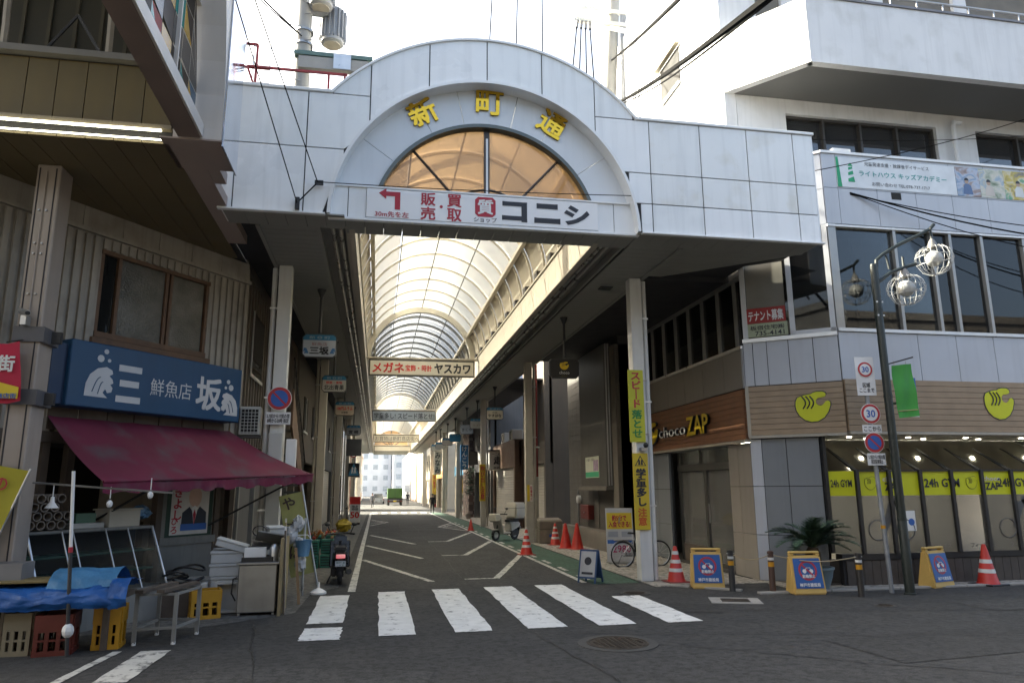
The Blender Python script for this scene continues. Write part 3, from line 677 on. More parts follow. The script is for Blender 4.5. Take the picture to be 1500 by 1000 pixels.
# pillar under it with brackets
pl = thing('side_arcade_pillar', 'tall square beige pillar with grey clamp bands, left of the blue fish shop sign', 'pillar', (-4.08, 9.3, 0))
pm = mat('pillar_beige', (.36, .31, .27), .5, .08, 2, streak=.25)
obj('shaft', B().box(-4.22, -3.95, 9.13, 9.48, 0, 5.6), pm, pl, bev=.012)
for x in (-4.19, -4.005): obj('groove', B().box(x, x+.012, 9.122, 9.129, .3, 5.55), dark_gap, pl)
obj('conduit', B().cyl((-4.1, 9.115, 3.7), (-4.1, 9.115, 5.5), .01, n=6), pm, pl)
for z in (3.37, 2.63): obj('clamp_band', B().box(-4.235, -3.9, 9.1, 9.51, z, z+.18), mat('clamp_grey', (.1, .1, .11), .5), pl); obj('clamp_bracket', B().box(-3.9, -3.8, 9.3, 9.36, z+.02, z+.16), dark_steel, pl)
for z in (3.95, 4.45, 4.58, 5.0):
    for x in (-4.14, -4.06): obj('bolt', B().cyl((x, 9.11, z), (x, 9.13, z), .014, n=6), steel, pl)
cc = thing('security_camera', 'small grey bullet camera on the beige pillar', 'camera', (-4.1, 9.05, 3.6))
obj('body', B().cyl((-4.16, 9.06, 3.72), (-4.03, 8.93, 3.67), .035, n=10), alu, cc, smooth=True); obj('mount', B().box(-4.13, -4.07, 9.0, 9.12, 3.55, 3.66), alu, cc); obj('lens', B().cyl((-4.03, 8.93, 3.67), (-4.02, 8.92, 3.667), .026, n=10), black, cc)
# ================================================================== fish shop
WF = face((-2.35, 13, 0), (.813, -.582, 0))
siding = mat('brown_siding', (.34, .31, .265), .6, .12, 2.5, streak=.45, grime=((.1, .075, .055), .4))
wood = mat('old_wood', (.1, .08, .065), .75, .25, 4, bump=.3, streak=.3)
fs = thing('fish_shop', 'old corner shop clad in brown ribbed metal with rusted upper window', 'shop', (-3.5, 12, 0))
b = B(WF); b.box(-5.5, -2.78, 2.3, 5.62, -.12, -.02); b.box(-.84, 0, 2.3, 5.62, -.12, -.02); b.box(-2.78, -.84, 2.3, 3.78, -.12, -.02); b.box(-2.78, -.84, 5.06, 5.62, -.12, -.02)
b.v = []; b.f = []
def wb(u0, u1, v0, v1, w0, w1): return B().box(u0, u1, v0, v1, w0, w1, WF)
for q in ((-6.5, -2.78, 2.3, 5.62), (-.84, 0, 2.3, 5.62), (-2.78, -.84, 2.3, 3.78), (-2.78, -.84, 5.06, 5.62)): obj('wall', wb(*q, -.12, -.02), siding, fs)
for i in range(38):
    u = -.05-i*.135
    if -2.8 < u < -.8:
        obj('siding_rib', wb(u-.03, u+.03, 5.07, 5.22, -.02, .012), siding, fs); continue
    obj('siding_rib', wb(u-.035, u+.035, 2.4, 5.22, -.02, .018), siding, fs)
obj('trim_board', wb(-6.5, .02, 5.24, 5.3, -.02, .035), siding, fs)
for i in range(8): obj('frieze_panel', wb(-.02-.62*(i+1), -.03-.62*i, 5.31, 5.6, -.02, .008), siding, fs)
rustf = mat('rusted_frame', (.13, .075, .045), .7, .25, 6, bump=.3)
frost = mat('pebbled_glass', (.1, .095, .08), .16, .4, 3, bump=1.)
wn = obj('window', wb(-2.78, -.84, 3.78, 5.06, -.1, -.08), dark_room, fs)
for u0, u1 in ((-2.74, -2.5), (-2.46, -1.66), (-1.6, -.9)): obj('pane', wb(u0+.03, u1-.03, 3.85, 5.0, -.06, -.05), frost if u0 > -2.5 else glass, wn)
for u in (-2.78, -2.5, -1.68, -1.6, -.9): obj('frame', wb(u, u+.05, 3.8, 5.05, -.075, -.02), rustf, wn)
obj('frame', wb(-2.78, -.84, 3.78, 3.86, -.075, .0), rustf, wn); obj('frame', wb(-2.78, -.84, 5.0, 5.06, -.075, .0), rustf, wn)
obj('sill', wb(-2.85, -.8, 3.68, 3.76, -.02, .07), rustf, wn)
# ground floor: posts, dark interior, grey dado with poster
obj('interior_back', wb(-6.5, -.1, 0, 2.6, -1.9, -1.8), dark_room, fs)
obj('interior_ceiling', wb(-6.5, -.1, 2.32, 2.4, -1.9, -.1), dark_room, fs)
for u in (-3.7, -3.25, -2.9, -1.45, -.35, -.06): obj('post', wb(u-.05, u+.05, 0, 2.4, -.12, .0), wood, fs)
obj('lintel', wb(-6.5, 0, 2.28, 2.42, -.14, .03), wood, fs)
grey_dado = mat('grey_dado', (.2, .2, .19), .7, .12, 2, streak=.4)
obj('dado', wb(-1.4, -.4, 0, .84, -.06, -.02), grey_dado, fs); obj('dado_rail', wb(-1.42, -.38, .84, .95, -.06, .02), grey_dado, fs)
obj('side_wall', B().box(-6, -2.4, 13.1, 13.3, 0, 5.6), siding, fs)
obj('door_board', wb(-1.4, -.4, .95, 2.3, -.07, -.04), grey_dado, fs)
for i in range(7): obj('awning_head_board', wb(-3.3+i*.42, -2.9+i*.42, 2.45, 2.75, .0, .03), wood, fs)  # row of wooden boards on the wall at the awning head
# unseen block added behind the shop, its height set to shade the crossing
bl = thing('shade_block', 'unseen tall block added behind the side arcade to shade the crossing', 'building', (-10, 16, 0))
obj('wall', B().box(-18, -5.2, 12.5, 40, 5.8, 12.6), mat('block_wall', (.35, .33, .3), .8, .1, 1), bl)
obj('parapet', B().box(-18.1, -5.1, 12.4, 40.1, 12.602, 12.8), mat('block_wall2', (.3, .29, .27), .8, .1, 1), bl)
for i in range(6): obj('window', B().box(-5.198, -5.15, 14+i*4, 15.6+i*4, 8.2, 9.6), dark_room, bl)
# unseen frontage added behind the viewer, sized and darkened to cut fill light
for k, (x0, x1, h_, c_, l_) in enumerate(((-30, -9, 8.2, (.09, .08, .07), 'unseen brown row added behind the viewer on the left to cut fill light'), (-8.8, 4.5, 8.8, (.09, .09, .09), 'unseen dark grey block added straight behind the viewer to cut fill light'), (4.8, 30, 8.2, (.1, .09, .08), 'unseen dark brown block added behind the viewer on the right to cut fill light'))):
    ob = thing('fill_blocker', l_, 'building', ((x0+x1)/2, -4, 0)); om = mat('opposite_wall_%d' % k, c_, .8, .1, 1)
    obj('wall', B().box(x0, x1, -12, -2.2, 0, h_), om, ob); obj('parapet', B().box(x0-.1, x1+.1, -12.1, -2.1, h_+.002, h_+.3), om, ob)
    for fl_ in range(2):
        for i in range(int((x1-x0)/2)): obj('window', B().box(x0+.4+i*2, x0+1.6+i*2, -2.195, -2.16, 1.0+fl_*3, 2.3+fl_*3), dark_room, ob)
# poster
po = thing('election_poster', 'campaign poster of a suited person with red vertical name, on the shop dado', 'poster', WF @ Vector((-.88, .97, 0)))
PF = lambda u, v, w=.0: face(WF @ Vector((u, v, -.035+w)), (.813, -.582, 0))
obj('sheet', wb(-1.22, -.5, .98, 1.7, -.038, -.034), mat('poster_white', (.62, .6, .57), .5), po)
obj('back_board', wb(-1.3, -.42, .92, 1.76, -.04, -.0385), mat('poster_green', (.02, .05, .035), .6), po)
obj('suit', B().prism([(-.24, -.28), (.24, -.28), (.23, -.05), (.1, .04), (0, -.08), (-.1, .04), (-.23, -.05)], PF(-.78, 1.36, .002), .002), mat('poster_suit', (.02, .025, .04), .6), po)
obj('shirt', B().prism([(0, -.24), (.06, .02), (0, .06), (-.06, .02)], PF(-.78, 1.36, .005), .001), white, po)
obj('tie', B().prism([(0, -.24), (.03, -.08), (0, .0), (-.03, -.08)], PF(-.78, 1.36, .007), .001), red, po)
obj('head', B().prism([(.125*math.cos(a*.449), .16*math.sin(a*.449)) for a in range(14)], PF(-.78, 1.55, .004), .001), mat('poster_skin', (.6, .42, .33), .6), po)
obj('hair', B().prism([(.13*math.cos(a), .165*math.sin(a)) for a in [.95+i*.138 for i in range(10)]], PF(-.78, 1.555, .006), .001), mat('poster_hair', (.18, .16, .15), .6), po)
obj('caption_band', B().prism([(-.25, -.05), (.25, -.05), (.25, .05), (-.25, .05)], PF(-.78, 1.09, .006), .001), blueprint, po)
vtxt(po, 'きよし', PF(-1.1, 1.45), .16, .5, red, bold=.03); vtxt(po, 'ひろ', PF(-1.14, 1.12), .13, .24, red, bold=.02)
# blue sign box
sg = thing('fish_shop_sign', 'large blue sign box reading 鮮魚店 三坂 with white wave emblems', 'sign', WF @ Vector((-1.8, 2.73, .2)))
blue = mat('sign_blue', (.008, .055, .135), .45, .06, 1.5, streak=.18); sign_white = mat('sign_white', (.5, .52, .55), .5, .05)
obj('box', wb(-3.3, -.36, 2.74, 3.62, .0, .35), blue, sg, bev=.012)
obj('end_face', wb(-3.5, -3.3, 2.76, 3.55, .0, .28), mat('sign_navy', (.01, .03, .08), .5), sg)
SF = lambda u, v: face(WF @ Vector((u, v, .352)), (.813, -.582, 0))
for v, w_ in ((3.33, .36), (3.12, .3), (2.9, .38)): obj('stroke', B().prism([(-w_/2, -.045), (w_/2, -.045), (w_/2, .045), (-w_/2, .045)], SF(-2.42, v), .004), sign_white, sg)
txt(sg, '鮮魚店', SF(-1.72, 3.13), .72, .25, sign_white, bold=.0)
txt(sg, '坂', SF(-1.02, 3.14), .48, .5, sign_white, bold=.022)
def wave(u, v, s_, flip):
    P = [(-.5, -.5), (-.48, -.1), (-.36, .2), (-.12, .42), (.18, .5), (.38, .42), (.42, .3), (.3, .22), (.42, .12), (.46, .0), (.36, -.06), (.45, -.16), (.42, -.3), (.28, -.34), (.2, -.22), (.12, -.34), (.2, -.42), (.3, -.5)]
    P = [((-x if flip else x)*s_, y*s_) for x, y in P]
    if flip: P.reverse()
    obj('wave_emblem', B().prism(P, SF(u, v), .004), sign_white, sg)
    for q in ((-.25, -.35, .0, .15), (-.05, -.4, .1, .0)):
        sx = -1 if flip else 1
        obj('wave_line', B().tube([SF(u, v) @ Vector((sx*lerp(q[0], q[2], i/5)*s_, (lerp(q[1], q[3], i/5)+.12*math.sin(i/5*math.pi))*s_, .006)) for i in range(6)], .006, 4), blue, sg)
    for dx, dy, r in ((-.05, .75, .05), (.12, 1.0, .035), (.25, .72, .025)):
        obj('bubble', B().prism([(r*math.cos(i*.6283), r*math.sin(i*.6283)) for i in range(10)], SF(u+(-1 if flip else 1)*dx*s_, v+dy*s_), .004), sign_white, sg)
wave(-2.86, 3.1, .42, False); wave(-.6, 3.02, .36, True)
# magenta awning
aw_ = thing('shop_awning', 'faded magenta canvas awning of the fish shop', 'awning', WF @ Vector((-1.5, 1.8, .6)))
canvas = mat('magenta_canvas', (.135, .015, .042), .8, .25, 1.2, bump=.2, grime=((.1, .07, .08), .85))
def awp(s_, q):
    """s along the width (0 left..1 right), q down the slope"""
    u = lerp(lerp(-3.33, -3.3, q), lerp(-.28, .47, q), s_); w_ = lerp(.06, 1.25, q); z = lerp(2.62, lerp(1.76, 1.9, s_), q) - .06*math.sin(math.pi*q) - .03*math.sin(s_*math.pi)*q - .022*abs(math.sin(s_*math.pi*4))*math.sin(math.pi*min(1, q*.9+.1)) + .02*mnoise.noise(Vector((s_*5, q*2, 1))) + .008*mnoise.noise(Vector((s_*16, q*3, 4)))
    return WF @ Vector((u, z, w_))
b = B(); n1, n2 = 70, 20
b.add([awp(i/n1, j/n2) for j in range(n2+1) for i in range(n1+1)], [(j*(n1+1)+i, j*(n1+1)+i+1, (j+1)*(n1+1)+i+1, (j+1)*(n1+1)+i) for j in range(n2) for i in range(n1)])
obj('canvas', b, canvas, aw_, smooth=True)
b = B(); vs = []
for i in range(n1+1):
    p = awp(i/n1, 1); vs += [p+Vector((0, 0, -.005)), p+Vector((.02*math.sin(i*1.7), -.02*math.sin(i*1.3), -.13-.02*math.sin(i*.9)))]
b.add(vs, [(2*i, 2*i+2, 2*i+3, 2*i+1) for i in range(n1)]); obj('valance', b, canvas, aw_, smooth=True)
obj('front_bar', B().cyl(awp(0, 1), awp(1, 1), .018, n=8), canvas, aw_)
for s_ in (.25, .98): obj('arm', B().cyl(WF @ Vector((lerp(-3.3, -.2, s_)-.3, 1.1, .05)), awp(s_, .97), .016, n=6), black, aw_)
# striped support pole
sp = thing('awning_pole', 'red and white banded awning pole standing among the beer crates', 'pole', (-3.06, 8.5, 0))
p0, p1 = Vector((-3.06, 8.5, .0)), Vector((-3.19, 8.5, 1.86))
obj('lower_tube', B().cyl(p0, p0.lerp(p1, .55), .02, n=8), dark_steel, sp, smooth=True); obj('red_band', B().cyl(p0.lerp(p1, .55), p0.lerp(p1, .58), .022, n=8), red, sp); obj('upper_tube', B().cyl(p0.lerp(p1, .58), p1, .018, n=8), white, sp, smooth=True)
obj('rag', B().sph((-3.075, 8.5, .25), .06, 8, 6, 1.2), white, sp)
# pipe with bulbs
lb = thing('lamp_rail', 'thin steel rail with hanging work lamps below the awning', 'lamp', (-3.4, 9.4, 1.7))
obj('rail', B().cyl((-5.2, 9.4, 1.86), (-2.4, 9.4, 1.62), .013, n=6), steel, lb)
def bulb(x, z, shade):
    obj('cord', B().cyl((x, 9.4, z+.2), (x, 9.4, z+.06), .006, n=5), white, lb)
    if shade: obj('lamp_shade', B().lathe([(.02, .06), (.025, .0), (.075, -.07), (.07, -.07), (.02, .0)], (x, 9.4, z), 12), white, lb, smooth=True)
    else: obj('bulb', B().sph((x, 9.4, z), .035, 8, 6, 1.3), white, lb, smooth=True)
bulb(-3.72, 1.53, True); bulb(-3.1, 1.5, False); bulb(-2.66, 1.6, False)
# glass showcase
sc_ = thing('display_case', 'aluminium framed glass fish display case with sloping front', 'display case', WF @ Vector((-2.8, 0, .7)))
def bar(u0, v0, w0, u1, v1, w1, r, nm, m_): obj(nm, B().cyl(WF @ Vector((u0, v0, w0)), WF @ Vector((u1, v1, w1)), r, n=6), m_, sc_)
obj('base', wb(-3.75, -2.0, 0, .42, .25, .95), grey_dado, sc_); obj('top', wb(-3.7, -2.0, 1.14, 1.18, .2, .58), grey_dado, sc_)
obj('back', wb(-3.7, -2.0, .42, 1.14, .2, .23), dark_room, sc_)
for v in (.62, .86): obj('shelf', wb(-3.68, -2.05, v, v+.02, .25, .7), mat('green_shelf', (.05, .14, .11), .3), sc_)
for u in (-3.72, -3.3, -3.16, -2.72, -2.4, -2.02): bar(u, .42, .96, u, 1.16, .58, .016 if u in (-3.72, -2.02) else .009, 'mullion', alu)
obj('front_pane', B().add([WF @ Vector(q) for q in ((-3.7, .43, .955), (-2.03, .43, .955), (-2.03, 1.15, .58), (-3.7, 1.15, .58))], [(0, 1, 2, 3)]), sheet('case_glass', (.3, .32, .33), .97, .0, .003, .3, (.6, .63, .62)), sc_)
obj('side_pane', B().add([WF @ Vector(q) for q in ((-2.01, .43, .955), (-2.01, .43, .25), (-2.01, 1.15, .25), (-2.01, 1.15, .58))], [(0, 1, 2, 3)]), MATS['case_glass'], sc_)
bx_ = thing('cardboard_box', 'cream box with a white cord on top of the display case', 'box', WF @ Vector((-2.35, 1.18, .4)))
obj('carton', wb(-2.66, -2.2, 1.18, 1.4, .25, .55), mat('cream_card', (.45, .42, .35), .7), bx_, bev=.006); obj('lid', wb(-2.68, -2.18, 1.4, 1.42, .23, .57), MATS['cream_card'], bx_)
tr = thing('fish_tray', 'low pale tray next to the cream box on the display case', 'tray', WF @ Vector((-2.95, 1.18, .4)))
obj('tray', wb(-3.15, -2.72, 1.18, 1.25, .28, .55), mat('tray_white', (.4, .4, .38), .5), tr, bev=.01); obj('wrapper', wb(-3.05, -2.78, 1.25, 1.37, .3, .45), mat('green_wrap', (.08, .16, .11), .5), tr)
bg_ = thing('blue_bag', 'crumpled blue plastic bag behind the cream box', 'bag', WF @ Vector((-2.02, 1.3, .3)))
def crumple(c, r, seed, m_, par, nm, sz=.7, n=14, k=9):
    rnd = random.Random(seed); b = B().sph((0, 0, 0), r, n, k, sz)
    b.v = [Vector(c)+v*(1+rnd.uniform(-.22, .22)) for v in b.v]; return obj(nm, b, m_, par, smooth=False)
crumple(WF @ Vector((-2.08, 1.36, .4)), .13, 3, mat('bag_blue', (.12, .24, .4), .35), bg_, 'bag_body'); 
# bundle of cardboard tubes
tb = thing('cardboard_tubes', 'stack of grey cardboard tubes on the left end of the display case', 'tubes', WF @ Vector((-3.4, 1.18, .5)))
tm = mat('tube_card', (.2, .17, .14), .8, .2, 5)
for row in range(4):
    for k in range(4-row//2-(row % 2)*0):
        c = (-3.72+k*.125+(row % 2)*.06, 1.25+row*.105)
        b = B(WF); N_ = 14; vs = []
        for w_, r in ((.62, .055), (.62, .043), (.1, .043), (.1, .055)):
            vs += [(c[0]+r*math.cos(2*math.pi*i/N_)+.0, c[1]+r*math.sin(2*math.pi*i/N_), w_+row*.02) for i in range(N_)]
        b.add(vs, [(j*N_+i, j*N_+(i+1) % N_, ((j+1) % 4)*N_+(i+1) % N_, ((j+1) % 4)*N_+i) for j in range(4) for i in range(N_)])
        obj('tube', b, tm, tb, smooth=True)
# trestle with blue tarpaulin
tp = thing('tarp_table', 'low table draped in a rumpled blue tarpaulin in front of the shop', 'table', (-3.3, 8.9, 0))
obj('top', B().box(-5.2, -2.68, 8.62, 9.3, .5, .55), wood, tp)
for x in (-5.0, -3.9, -2.8):
    for y in (8.75, 9.2): obj('leg', B().box(x-.03, x+.03, y-.03, y+.03, 0, .5), wood, tp)
tarp = mat('blue_tarp', (.012, .085, .3), .42, .22, 5, bump=.6)
tarp2 = mat('pale_blue_tarp', (.06, .2, .38), .5, .2, 5, bump=.5)
def cloth(x0, x1, prof, m_, nm, amp, seed, nx=90):
    fine = []
    for (ya, za), (yb_, zb_) in zip(prof, prof[1:]): fine += [(lerp(ya, yb_, k/5), lerp(za, zb_, k/5)) for k in range(5)]
    prof = fine+[prof[-1]]; b = B(); n = len(prof); vs = []
    for j, (y, z) in enumerate(prof):
        for i in range(nx+1):
            x = lerp(x0, x1, i/nx); P = Vector((x*3, y*4+seed, z*5)); f = mnoise.noise(P)+.6*abs(mnoise.noise(P*2.3))+.35*abs(mnoise.noise(P*5.1))
            g2 = mnoise.noise(P*1.7+Vector((9, 3, seed)))+.5*abs(mnoise.noise(P*4))
            vs.append((x+amp*.3*g2, y-amp*1.0*g2, z+amp*1.1*f))
    b.add(vs, [(j*(nx+1)+i, j*(nx+1)+i+1, (j+1)*(nx+1)+i+1, (j+1)*(nx+1)+i) for j in range(n-1) for i in range(nx)])
    return obj(nm, b, m_, tp, smooth=True)
cloth(-5.2, -2.62, [(8.5, .44), (8.48, .5), (8.49, .57), (8.52, .63), (8.6, .66), (8.8, .67), (9.1, .68), (9.3, .66)], tarp, 'tarpaulin', .035, 5)
cloth(-3.35, -2.7, [(8.55, .66), (8.6, .72), (8.7, .8), (8.85, .83), (9.0, .78), (9.1, .7)], tarp2, 'tarpaulin_fold', .03, 8, 30)
cloth(-2.72, -2.54, [(8.5, .45), (8.46, .55), (8.5, .66), (8.6, .72), (8.75, .72), (8.9, .62)], tarp, 'tarpaulin_end', .04, 12, 12)
obj('straw_mat', B().box(-5.2, -3.2, 8.6, 9.1, .715, .73), mat('yellow_mat', (.2, .15, .06), .8), tp)
# beer crates
def crate(lbl, x, y, w_, d, h, col, rz, nm, emblem=False):
    t = thing('beer_crate', lbl, 'crate', (x, y, 0), local=True, rz=rz, group='crates under the tarp table')
    m_ = mat(nm, col, .5, .12, 5)
    hw, hd = w_/2, d/2
    for sy in (-1, 1):
        y0, y1 = (sy*hd-.015, sy*hd+.015)
        obj('rail', B().box(-hw, hw, y0, y1, .0, .05), m_, t); obj('rail', B().box(-hw, hw, y0, y1, .14, .16), m_, t)
        obj('side_panel', B().box(-hw, hw, y0, y1, h*.58, h), m_, t)
        for k in (-1, -.35, .35, 1): obj('upright', B().box(k*(hw-.02)-.02, k*(hw-.02)+.02, y0+.001, y1-.001, .05, h*.58), m_, t)
    for sx in (-1, 1):
        x0, x1 = (sx*hw-.013, sx*hw+.013)
        obj('end_panel', B().box(x0, x1, -hd+.016, hd-.016, h*.6, h), m_, t); obj('end_rail', B().box(x0, x1, -hd+.016, hd-.016, 0, .05), m_, t)
        for k in (-.5, .5): obj('upright', B().box(x0+.001, x1-.001, k*hd-.025, k*hd+.025, .05, h*.6), m_, t)
    obj('floor', B().box(-hw+.014, hw-.014, -hd+.016, hd-.016, .02, .03), m_, t)
    for i in (-1, 0, 1):
        for j in (-.5, .5): obj('bottle', B().lathe([(.03, .03), (.03, h*.6), (.012, h*.8), (.012, h*.92)], (i*hw*.6, j*hd, 0), 8), mat('bottle_brown', (.02, .012, .006), .1), t, smooth=True)
    if emblem: obj('emblem', B().prism([(.03*math.cos(i*.5236), .03*math.sin(i*.5236)) for i in range(12)], face((0, -hd-.016, h*.8), (0, -1, 0)), .002), mat('crate_orange', (.5, .2, .02), .5), t)
    return t
crate('faded cream beer crate, leftmost under the tarp table', -3.6, 8.78, .26, .3, .42, (.22, .19, .13), 0, 'crate_cream')
crate('dark red crate between the cream and yellow crates', -3.26, 8.74, .34, .36, .4, (.12, .022, .015), .15, 'crate_red')
crate('bright yellow beer crate with round emblem, under the tarp end', -2.81, 8.92, .26, .3, .43, (.45, .23, .012), .1, 'crate_yellow', True)
crate('amber beer crate behind the steel frame table', -2.2, 10.6, .36, .3, .36, (.45, .24, .02), .3, 'crate_amber')
# steel frame table
ft = thing('frame_table', 'empty grey steel frame stand with two planks across it', 'stand', (-2.3, 9.2, 0))
gs = mat('grey_painted_steel', (.22, .22, .21), .5, .15, 5)
L4 = [(-2.56, 8.93), (-2.15, 8.91), (-2.03, 9.45), (-2.48, 9.5)]
for x, y in L4:
    obj('leg', B().box(x-.02, x+.02, y-.02, y+.02, .02, .54), gs, ft); obj('foot', B().cyl((x, y, 0), (x, y, .03), .024, n=8), white, ft)
for (a, c) in zip(L4, L4[1:]+L4[:1]):
    for z in (.525, .17): obj('rail', B().cyl((*a, z), (*c, z), .018, n=4), gs, ft)
for k in (.15, .7):
    a = Vector((*L4[0], .56)).lerp(Vector((*L4[1], .56)), k); c = Vector((*L4[3], .56)).lerp(Vector((*L4[2], .56)), k+.1)
    d = (c-a).normalized(); M_ = place(a, math.atan2(d.y, d.x)); obj('plank', B(M_).box(-.1, (c-a).length+.1, -.045, .045, -.01, .025), wood, ft)
nt_ = thing('fishing_net_pile', 'black tangled hose heap behind the steel frame stand', 'hose', (-2.55, 10.9, 0))
rnd = random.Random(4)
for k in range(6):
    c = Vector((-2.6+rnd.uniform(-.1, .1), 10.9+rnd.uniform(-.1, .1), .35+k*.05)); r = rnd.uniform(.12, .22)
    obj('coil', B().tube([c+Vector((r*math.cos(a), r*.8*math.sin(a), .03*math.sin(a*2+k))) for a in [i*.35 for i in range(19)]], .016, 5), black, nt_)
obj('stool', B().box(-2.8, -2.4, 10.7, 11.1, .0, .33), wood, nt_)
# stainless cabinet with things on it
st = thing('steel_cabinet', 'dented stainless steel kitchen cabinet at the edge of the shop', 'cabinet', (-1.55, 10.9, 0))
obj('body', B().box(-1.8, -1.3, 10.58, 11.25, .04, .66), steel, st, bev=.012); obj('counter', B().box(-1.83, -1.27, 10.55, 11.3, .66, .69), steel, st, bev=.006)
for x in (-1.77, -1.33): obj('foot', B().cyl((x, 10.62, 0), (x, 10.62, .05), .018, n=8), alu, st)
obj('handle', B().tube([(-1.815, 10.6, .5), (-1.86, 10.58, .48), (-1.87, 10.57, .3), (-1.82, 10.6, .2)], .01, 6), black, st)
cl = thing('clutter_pile', 'heap of pans, wires and a white carton on the steel cabinet', 'clutter', (-1.55, 10.9, .69))
obj('carton', B(place((-1.62, 10.75, .69), .1)).box(-.14, .14, -.08, .08, .06, .18), white, cl); obj('grill', B(place((-1.58, 10.85, .69))).box(-.2, .2, -.22, .22, 0, .06), black, cl)
obj('bowl', B().lathe([(.05, 0), (.16, .09), (.15, .09), (.04, .01)], (-1.6, 11.05, .78), 16), steel, cl, smooth=True)
obj('tray', B(place((-1.5, 11.1, .88), .3, .35)).box(-.22, .22, -.16, .16, 0, .025), steel, cl); obj('lid', B(place((-1.48, 11.0, .98), .2, -.5, .2)).box(-.18, .18, -.14, .14, 0, .02), grey_dado, cl)
obj('wire_coil', B().tube([(-1.62+.09*math.cos(a), 11.0, 1.08+.07*math.sin(a)) for a in [i*.4 for i in range(17)]], .009, 5), black, cl)
obj('canister', B().lathe([(.06, 0), (.06, .18), (.03, .22)], (-1.38, 10.8, .69), 12), alu, cl, smooth=True)
# foam boxes
foam = mat('styrofoam', (.55, .56, .56), .75, .06, 6, bump=.15)
def foambox(lbl, loc, w_, d, h, rz, rx=0, ry=0, open_=False):
    t = thing('foam_box', lbl, 'foam box', loc, group='styrofoam fish boxes')
    M_ = place(loc, rz, rx, ry)
    if open_:
        for q in ((-w_/2, w_/2, d/2-.03, d/2, 0, h), (-w_/2, -w_/2+.03, -d/2, d/2-.031, 0, h), (w_/2-.03, w_/2, -d/2, d/2-.031, 0, h), (-w_/2+.031, w_/2-.031, -d/2, d/2-.031, 0, .03), (-w_/2+.031, w_/2-.031, -d/2, d/2-.031, h-.03, h)): obj('wall', B(M_).box(*q), foam, t)
    else:
        obj('body', B(M_).box(-w_/2, w_/2, -d/2, d/2, 0, h*.75), foam, t, bev=.008); obj('lid', B(M_).box(-w_/2-.01, w_/2+.01, -d/2-.01, d/2+.01, h*.76, h), foam, t, bev=.008)
    return t
foambox('closed foam box at the bottom of the stack by the steel cabinet', (-2.05, 11.25, .3), .42, .34, .16, .1)
foambox('closed foam box in the middle of the stack by the steel cabinet', (-2.06, 11.25, .465), .44, .34, .17, .05)
foambox('closed foam box near the top of the stack, below the tilted lid', (-2.07, 11.25, .64), .43, .34, .17, .12)
foambox('tilted foam box crowning the stack under the poster', (-2.03, 11.22, .83), .42, .32, .11, .08, 0, .3)
foambox('open foam box on its side at the left of the steel cabinet', (-1.98, 10.88, .02), .3, .16, .4, .05, 0, 0, True)
fb = foambox('foam box lid with blue and red print leaning beside the open box', (-2.28, 11.05, .02), .07, .24, .38, .1, 0, -.1)
obj('print', B(place((-2.28, 11.05, .02), .1, 0, -.1)).box(-.02, .02, -.135, -.131, .12, .26), blueprint, fb)
obj('stack_prop', B().box(-2.2, -1.9, 11.12, 11.4, .0, .29), wood, fb)
# boards leaning at the cabinet's right side
bo = thing('leaning_boards', 'plywood board and slats leaning on the right of the steel cabinet', 'boards', (-1.2, 10.9, 0))
obj('board', B().box(-1.262, -1.225, 10.5, 11.2, 0, 1.0), mat('plywood', (.28, .22, .12), .7, .15, 3), bo)
for i in range(4): obj('slat', B(place((-1.19-.01*i, 10.62+i*.1, 0), 0, 0, -.03)).box(-.01, .01, -.03, .03, 0, 1.1+.05*i), [wood, white, MATS['plywood'], alu][i], bo)
obj('plank', B(place((-1.08, 11.5, 0), .1, 0, -.1)).box(-.02, .02, -.05, .05, 0, .8), mat('plank_tan', (.3, .19, .1), .7), bo)
# produce & things between the pillar and scooter
bk = thing('blue_bucket', 'light blue bucket hung in front of the yellow banner', 'bucket', (-1.12, 12.2, .55))
obj('bucket', B().lathe([(.09, 0), (.13, .24), (.14, .25), (.12, .24), (.08, .02)], (-1.12, 12.2, .62), 14), mat('bucket_blue', (.12, .26, .42), .5), bk, smooth=True); obj('handle', B().tube([(-1.25, 12.2, .86), (-1.2, 12.1, .95), (-1.05, 12.1, .95), (-.99, 12.2, .86)], .007, 5), white, bk)
obj('hook_post', B().cyl((-1.12, 12.36, 0), (-1.12, 12.36, 1.2), .02, n=6), alu, bk)
nb = thing('nobori_banner', 'tall faded yellow banner with brown characters behind the blue bucket', 'banner', (-1.15, 12.55, 0))
yb = mat('faded_yellow_cloth', (.34, .33, .12), .85, .15, 3, bump=.1)
p0, p1 = Vector((-.9, 12.5, .15)), Vector((-1.22, 12.5, 1.75))
obj('pole', B().cyl(p0, p1, .014, n=6), alu, nb); obj('base', B().lathe([(.13, 0), (.13, .03), (.07, .07), (.02, .09), (.02, .18)], (-.88, 12.5, .005), 14), white, nb, smooth=True)
b = B(); vs = []
for i in range(11):
    q = p0.lerp(p1, .12+.08*i)
    for j in range(5): vs.append(q+Vector((-.02-.09*j, .02*math.sin(i*.8+j*.9), -.02*j)))
b.add(vs, [(i*5+j, i*5+j+1, (i+1)*5+j+1, (i+1)*5+j) for i in range(10) for j in range(4)]); obj('cloth', b, yb, nb, smooth=True)
for i, ch in enumerate('やきほ'): txt(nb, ch, face(p0.lerp(p1, .83-.24*i)+Vector((-.24, -.045, -.05)), (0, -1, 0)), .2, .2, mat('banner_brown', (.06, .035, .03), .6), bold=.02)
nb2 = thing('nobori_banner', 'yellow banner with red brush characters at the left edge below the pillar', 'banner', (-4.3, 9.0, 0))
p0, p1 = Vector((-4.25, 9.0, .6)), Vector((-3.82, 9.0, 1.9)); obj('pole', B().cyl(p0, p1, .012, n=6), alu, nb2)
b = B(); vs = []
